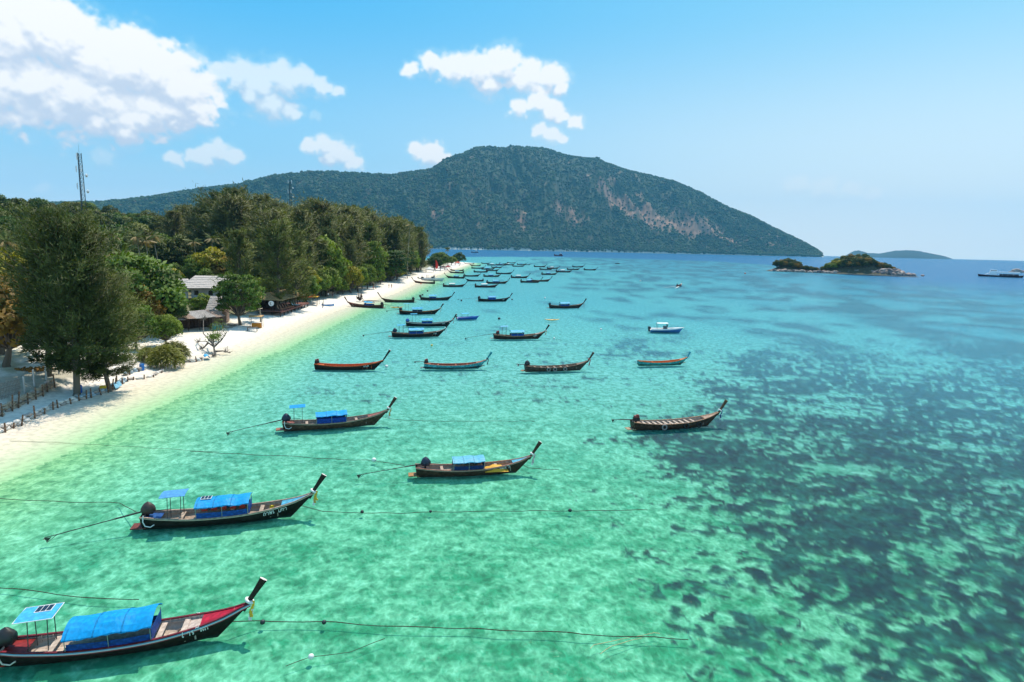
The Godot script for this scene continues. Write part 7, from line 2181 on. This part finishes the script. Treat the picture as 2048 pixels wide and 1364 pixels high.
	for k in 3:
		var coil := Shape.new()
		var cp := []
		for i in 44:
			var a := i * 0.55
			cp.append(Vector3(cos(a) * (0.34 - 0.003 * i + 0.08 * sin(i * 1.7)), 0.02 + 0.004 * i, sin(a) * (0.30 + 0.1 * sin(i * 0.7))))
		coil.tube(cp, [0.022], 5)
		single("rope_coil", coil.mesh(), mat("coil_rope", Color(0.16, 0.13, 0.11), 0.9), ["tangled rope coil in the nearest boat's well", "second rope tangle in the nearest boat, against its foredeck", "rope coil in the brown boat with pinkish foredeck"][k], "rope coil", [boat_spot(-21.4, -23.9, 15.5, 0.98, 7.0, 0.18, 0.1), boat_spot(-21.4, -23.9, 15.5, 0.98, 7.5, 0.2, -0.25), boat_spot(-22.0, -57.8, 19.0, 1.01, 7.2, 0.18, 0.0)][k], k * 0.7)

func dark(key: String) -> StandardMaterial3D:
	return mat(key, Color(0.05, 0.045, 0.045), 0.7)

# a point given in a boat's own metres
func boat_spot(x: float, z: float, deg: float, s: float, along: float, up: float, side: float) -> Vector3:
	var a := deg_to_rad(deg)
	return Vector3(x + (cos(a) * along + sin(a) * side) * s, up * s, z + (-sin(a) * along + cos(a) * side) * s)

func motor_boat(label: String, at: Vector3, turn: float, long: float, top: Color, side: Color, shade: Color, console: bool) -> void:
	var t := thing("motor_boat", label, "motor boat", at, turn)
	t.scale = Vector3.ONE * long / 7.0
	var sh := Shape.new()
	var up := Shape.new()
	var rr := []
	var ru := []
	for i in 13:
		var f := i / 12.0
		var w := 1.05 * (1.0 - pow(f, 3.2)) + 0.04
		var ys := 0.62 + 0.42 * f * f
		var x := -3.4 + f * 7.2
		var rake := 1.1 * smoothstep(0.6, 1.0, f)
		rr.append([Vector3(x - rake * 0.35, ys - 0.28, -w * 0.97), Vector3(x - rake * 0.8, 0.05, -w * 0.8), Vector3(x - rake, -0.3, 0), Vector3(x - rake * 0.8, 0.05, w * 0.8), Vector3(x - rake * 0.35, ys - 0.28, w * 0.97)])
		ru.append([Vector3(x - rake * 0.35, ys - 0.28, -w * 0.99), Vector3(x, ys, -w * 1.04), Vector3(x, ys - 0.02, -w * 0.86), Vector3(x, ys - (0.4 if f < 0.7 else 0.04), -w * 0.78), Vector3(x, ys - (0.4 if f < 0.7 else 0.0), 0), Vector3(x, ys - (0.4 if f < 0.7 else 0.04), w * 0.78), Vector3(x, ys - 0.02, w * 0.86), Vector3(x, ys, w * 1.04), Vector3(x - rake * 0.35, ys - 0.28, w * 0.99)])
	sh.loft(rr)
	sh.quad(rr[0][0], rr[0][1], rr[0][3], rr[0][4])
	sh.tri(rr[0][1], rr[0][2], rr[0][3])
	up.loft(ru)
	put("hull", sh.mesh(), mat("motor_%s" % side.to_html(false), side, 0.35), t)
	put("deck", up.mesh(), mat("motor_%s" % top.to_html(false), top, 0.4), t)
	put("sunshade", roof_mesh(-2.1, 0.2, 0.8, 1.8, 0.06, 0.0, 0.05), mat("shade_%s" % shade.to_html(false), shade, 0.6), t)
	posts(t, [[-2.0, -0.7], [0.1, -0.7], [-2.0, 0.7], [0.1, 0.7]], 0.5, 1.83, 0.03, dark("pole_dark"))
	if console:
		put("console", box_mesh(Vector3(0.7, 0.9, 0.9)), mat("console", Color(0.08, 0.10, 0.12), 0.4), t).position = Vector3(-0.3, 0.75, 0)
		put("windscreen", box_mesh(Vector3(0.05, 0.4, 0.9)), mats["dark_glass"], t).position = Vector3(0.1, 1.35, 0)
	for s in ([-0.35, 0.35] if console else [0.0]):
		var en := Shape.new()
		en.box(Vector3(-3.65, 0.75, s), Vector3(0.45, 0.5, 0.34))
		en.box(Vector3(-3.68, 0.25, s), Vector3(0.2, 0.6, 0.16))
		put("outboard_engine", en.mesh(), mat("outboard", Color(0.02, 0.02, 0.025), 0.35), t)
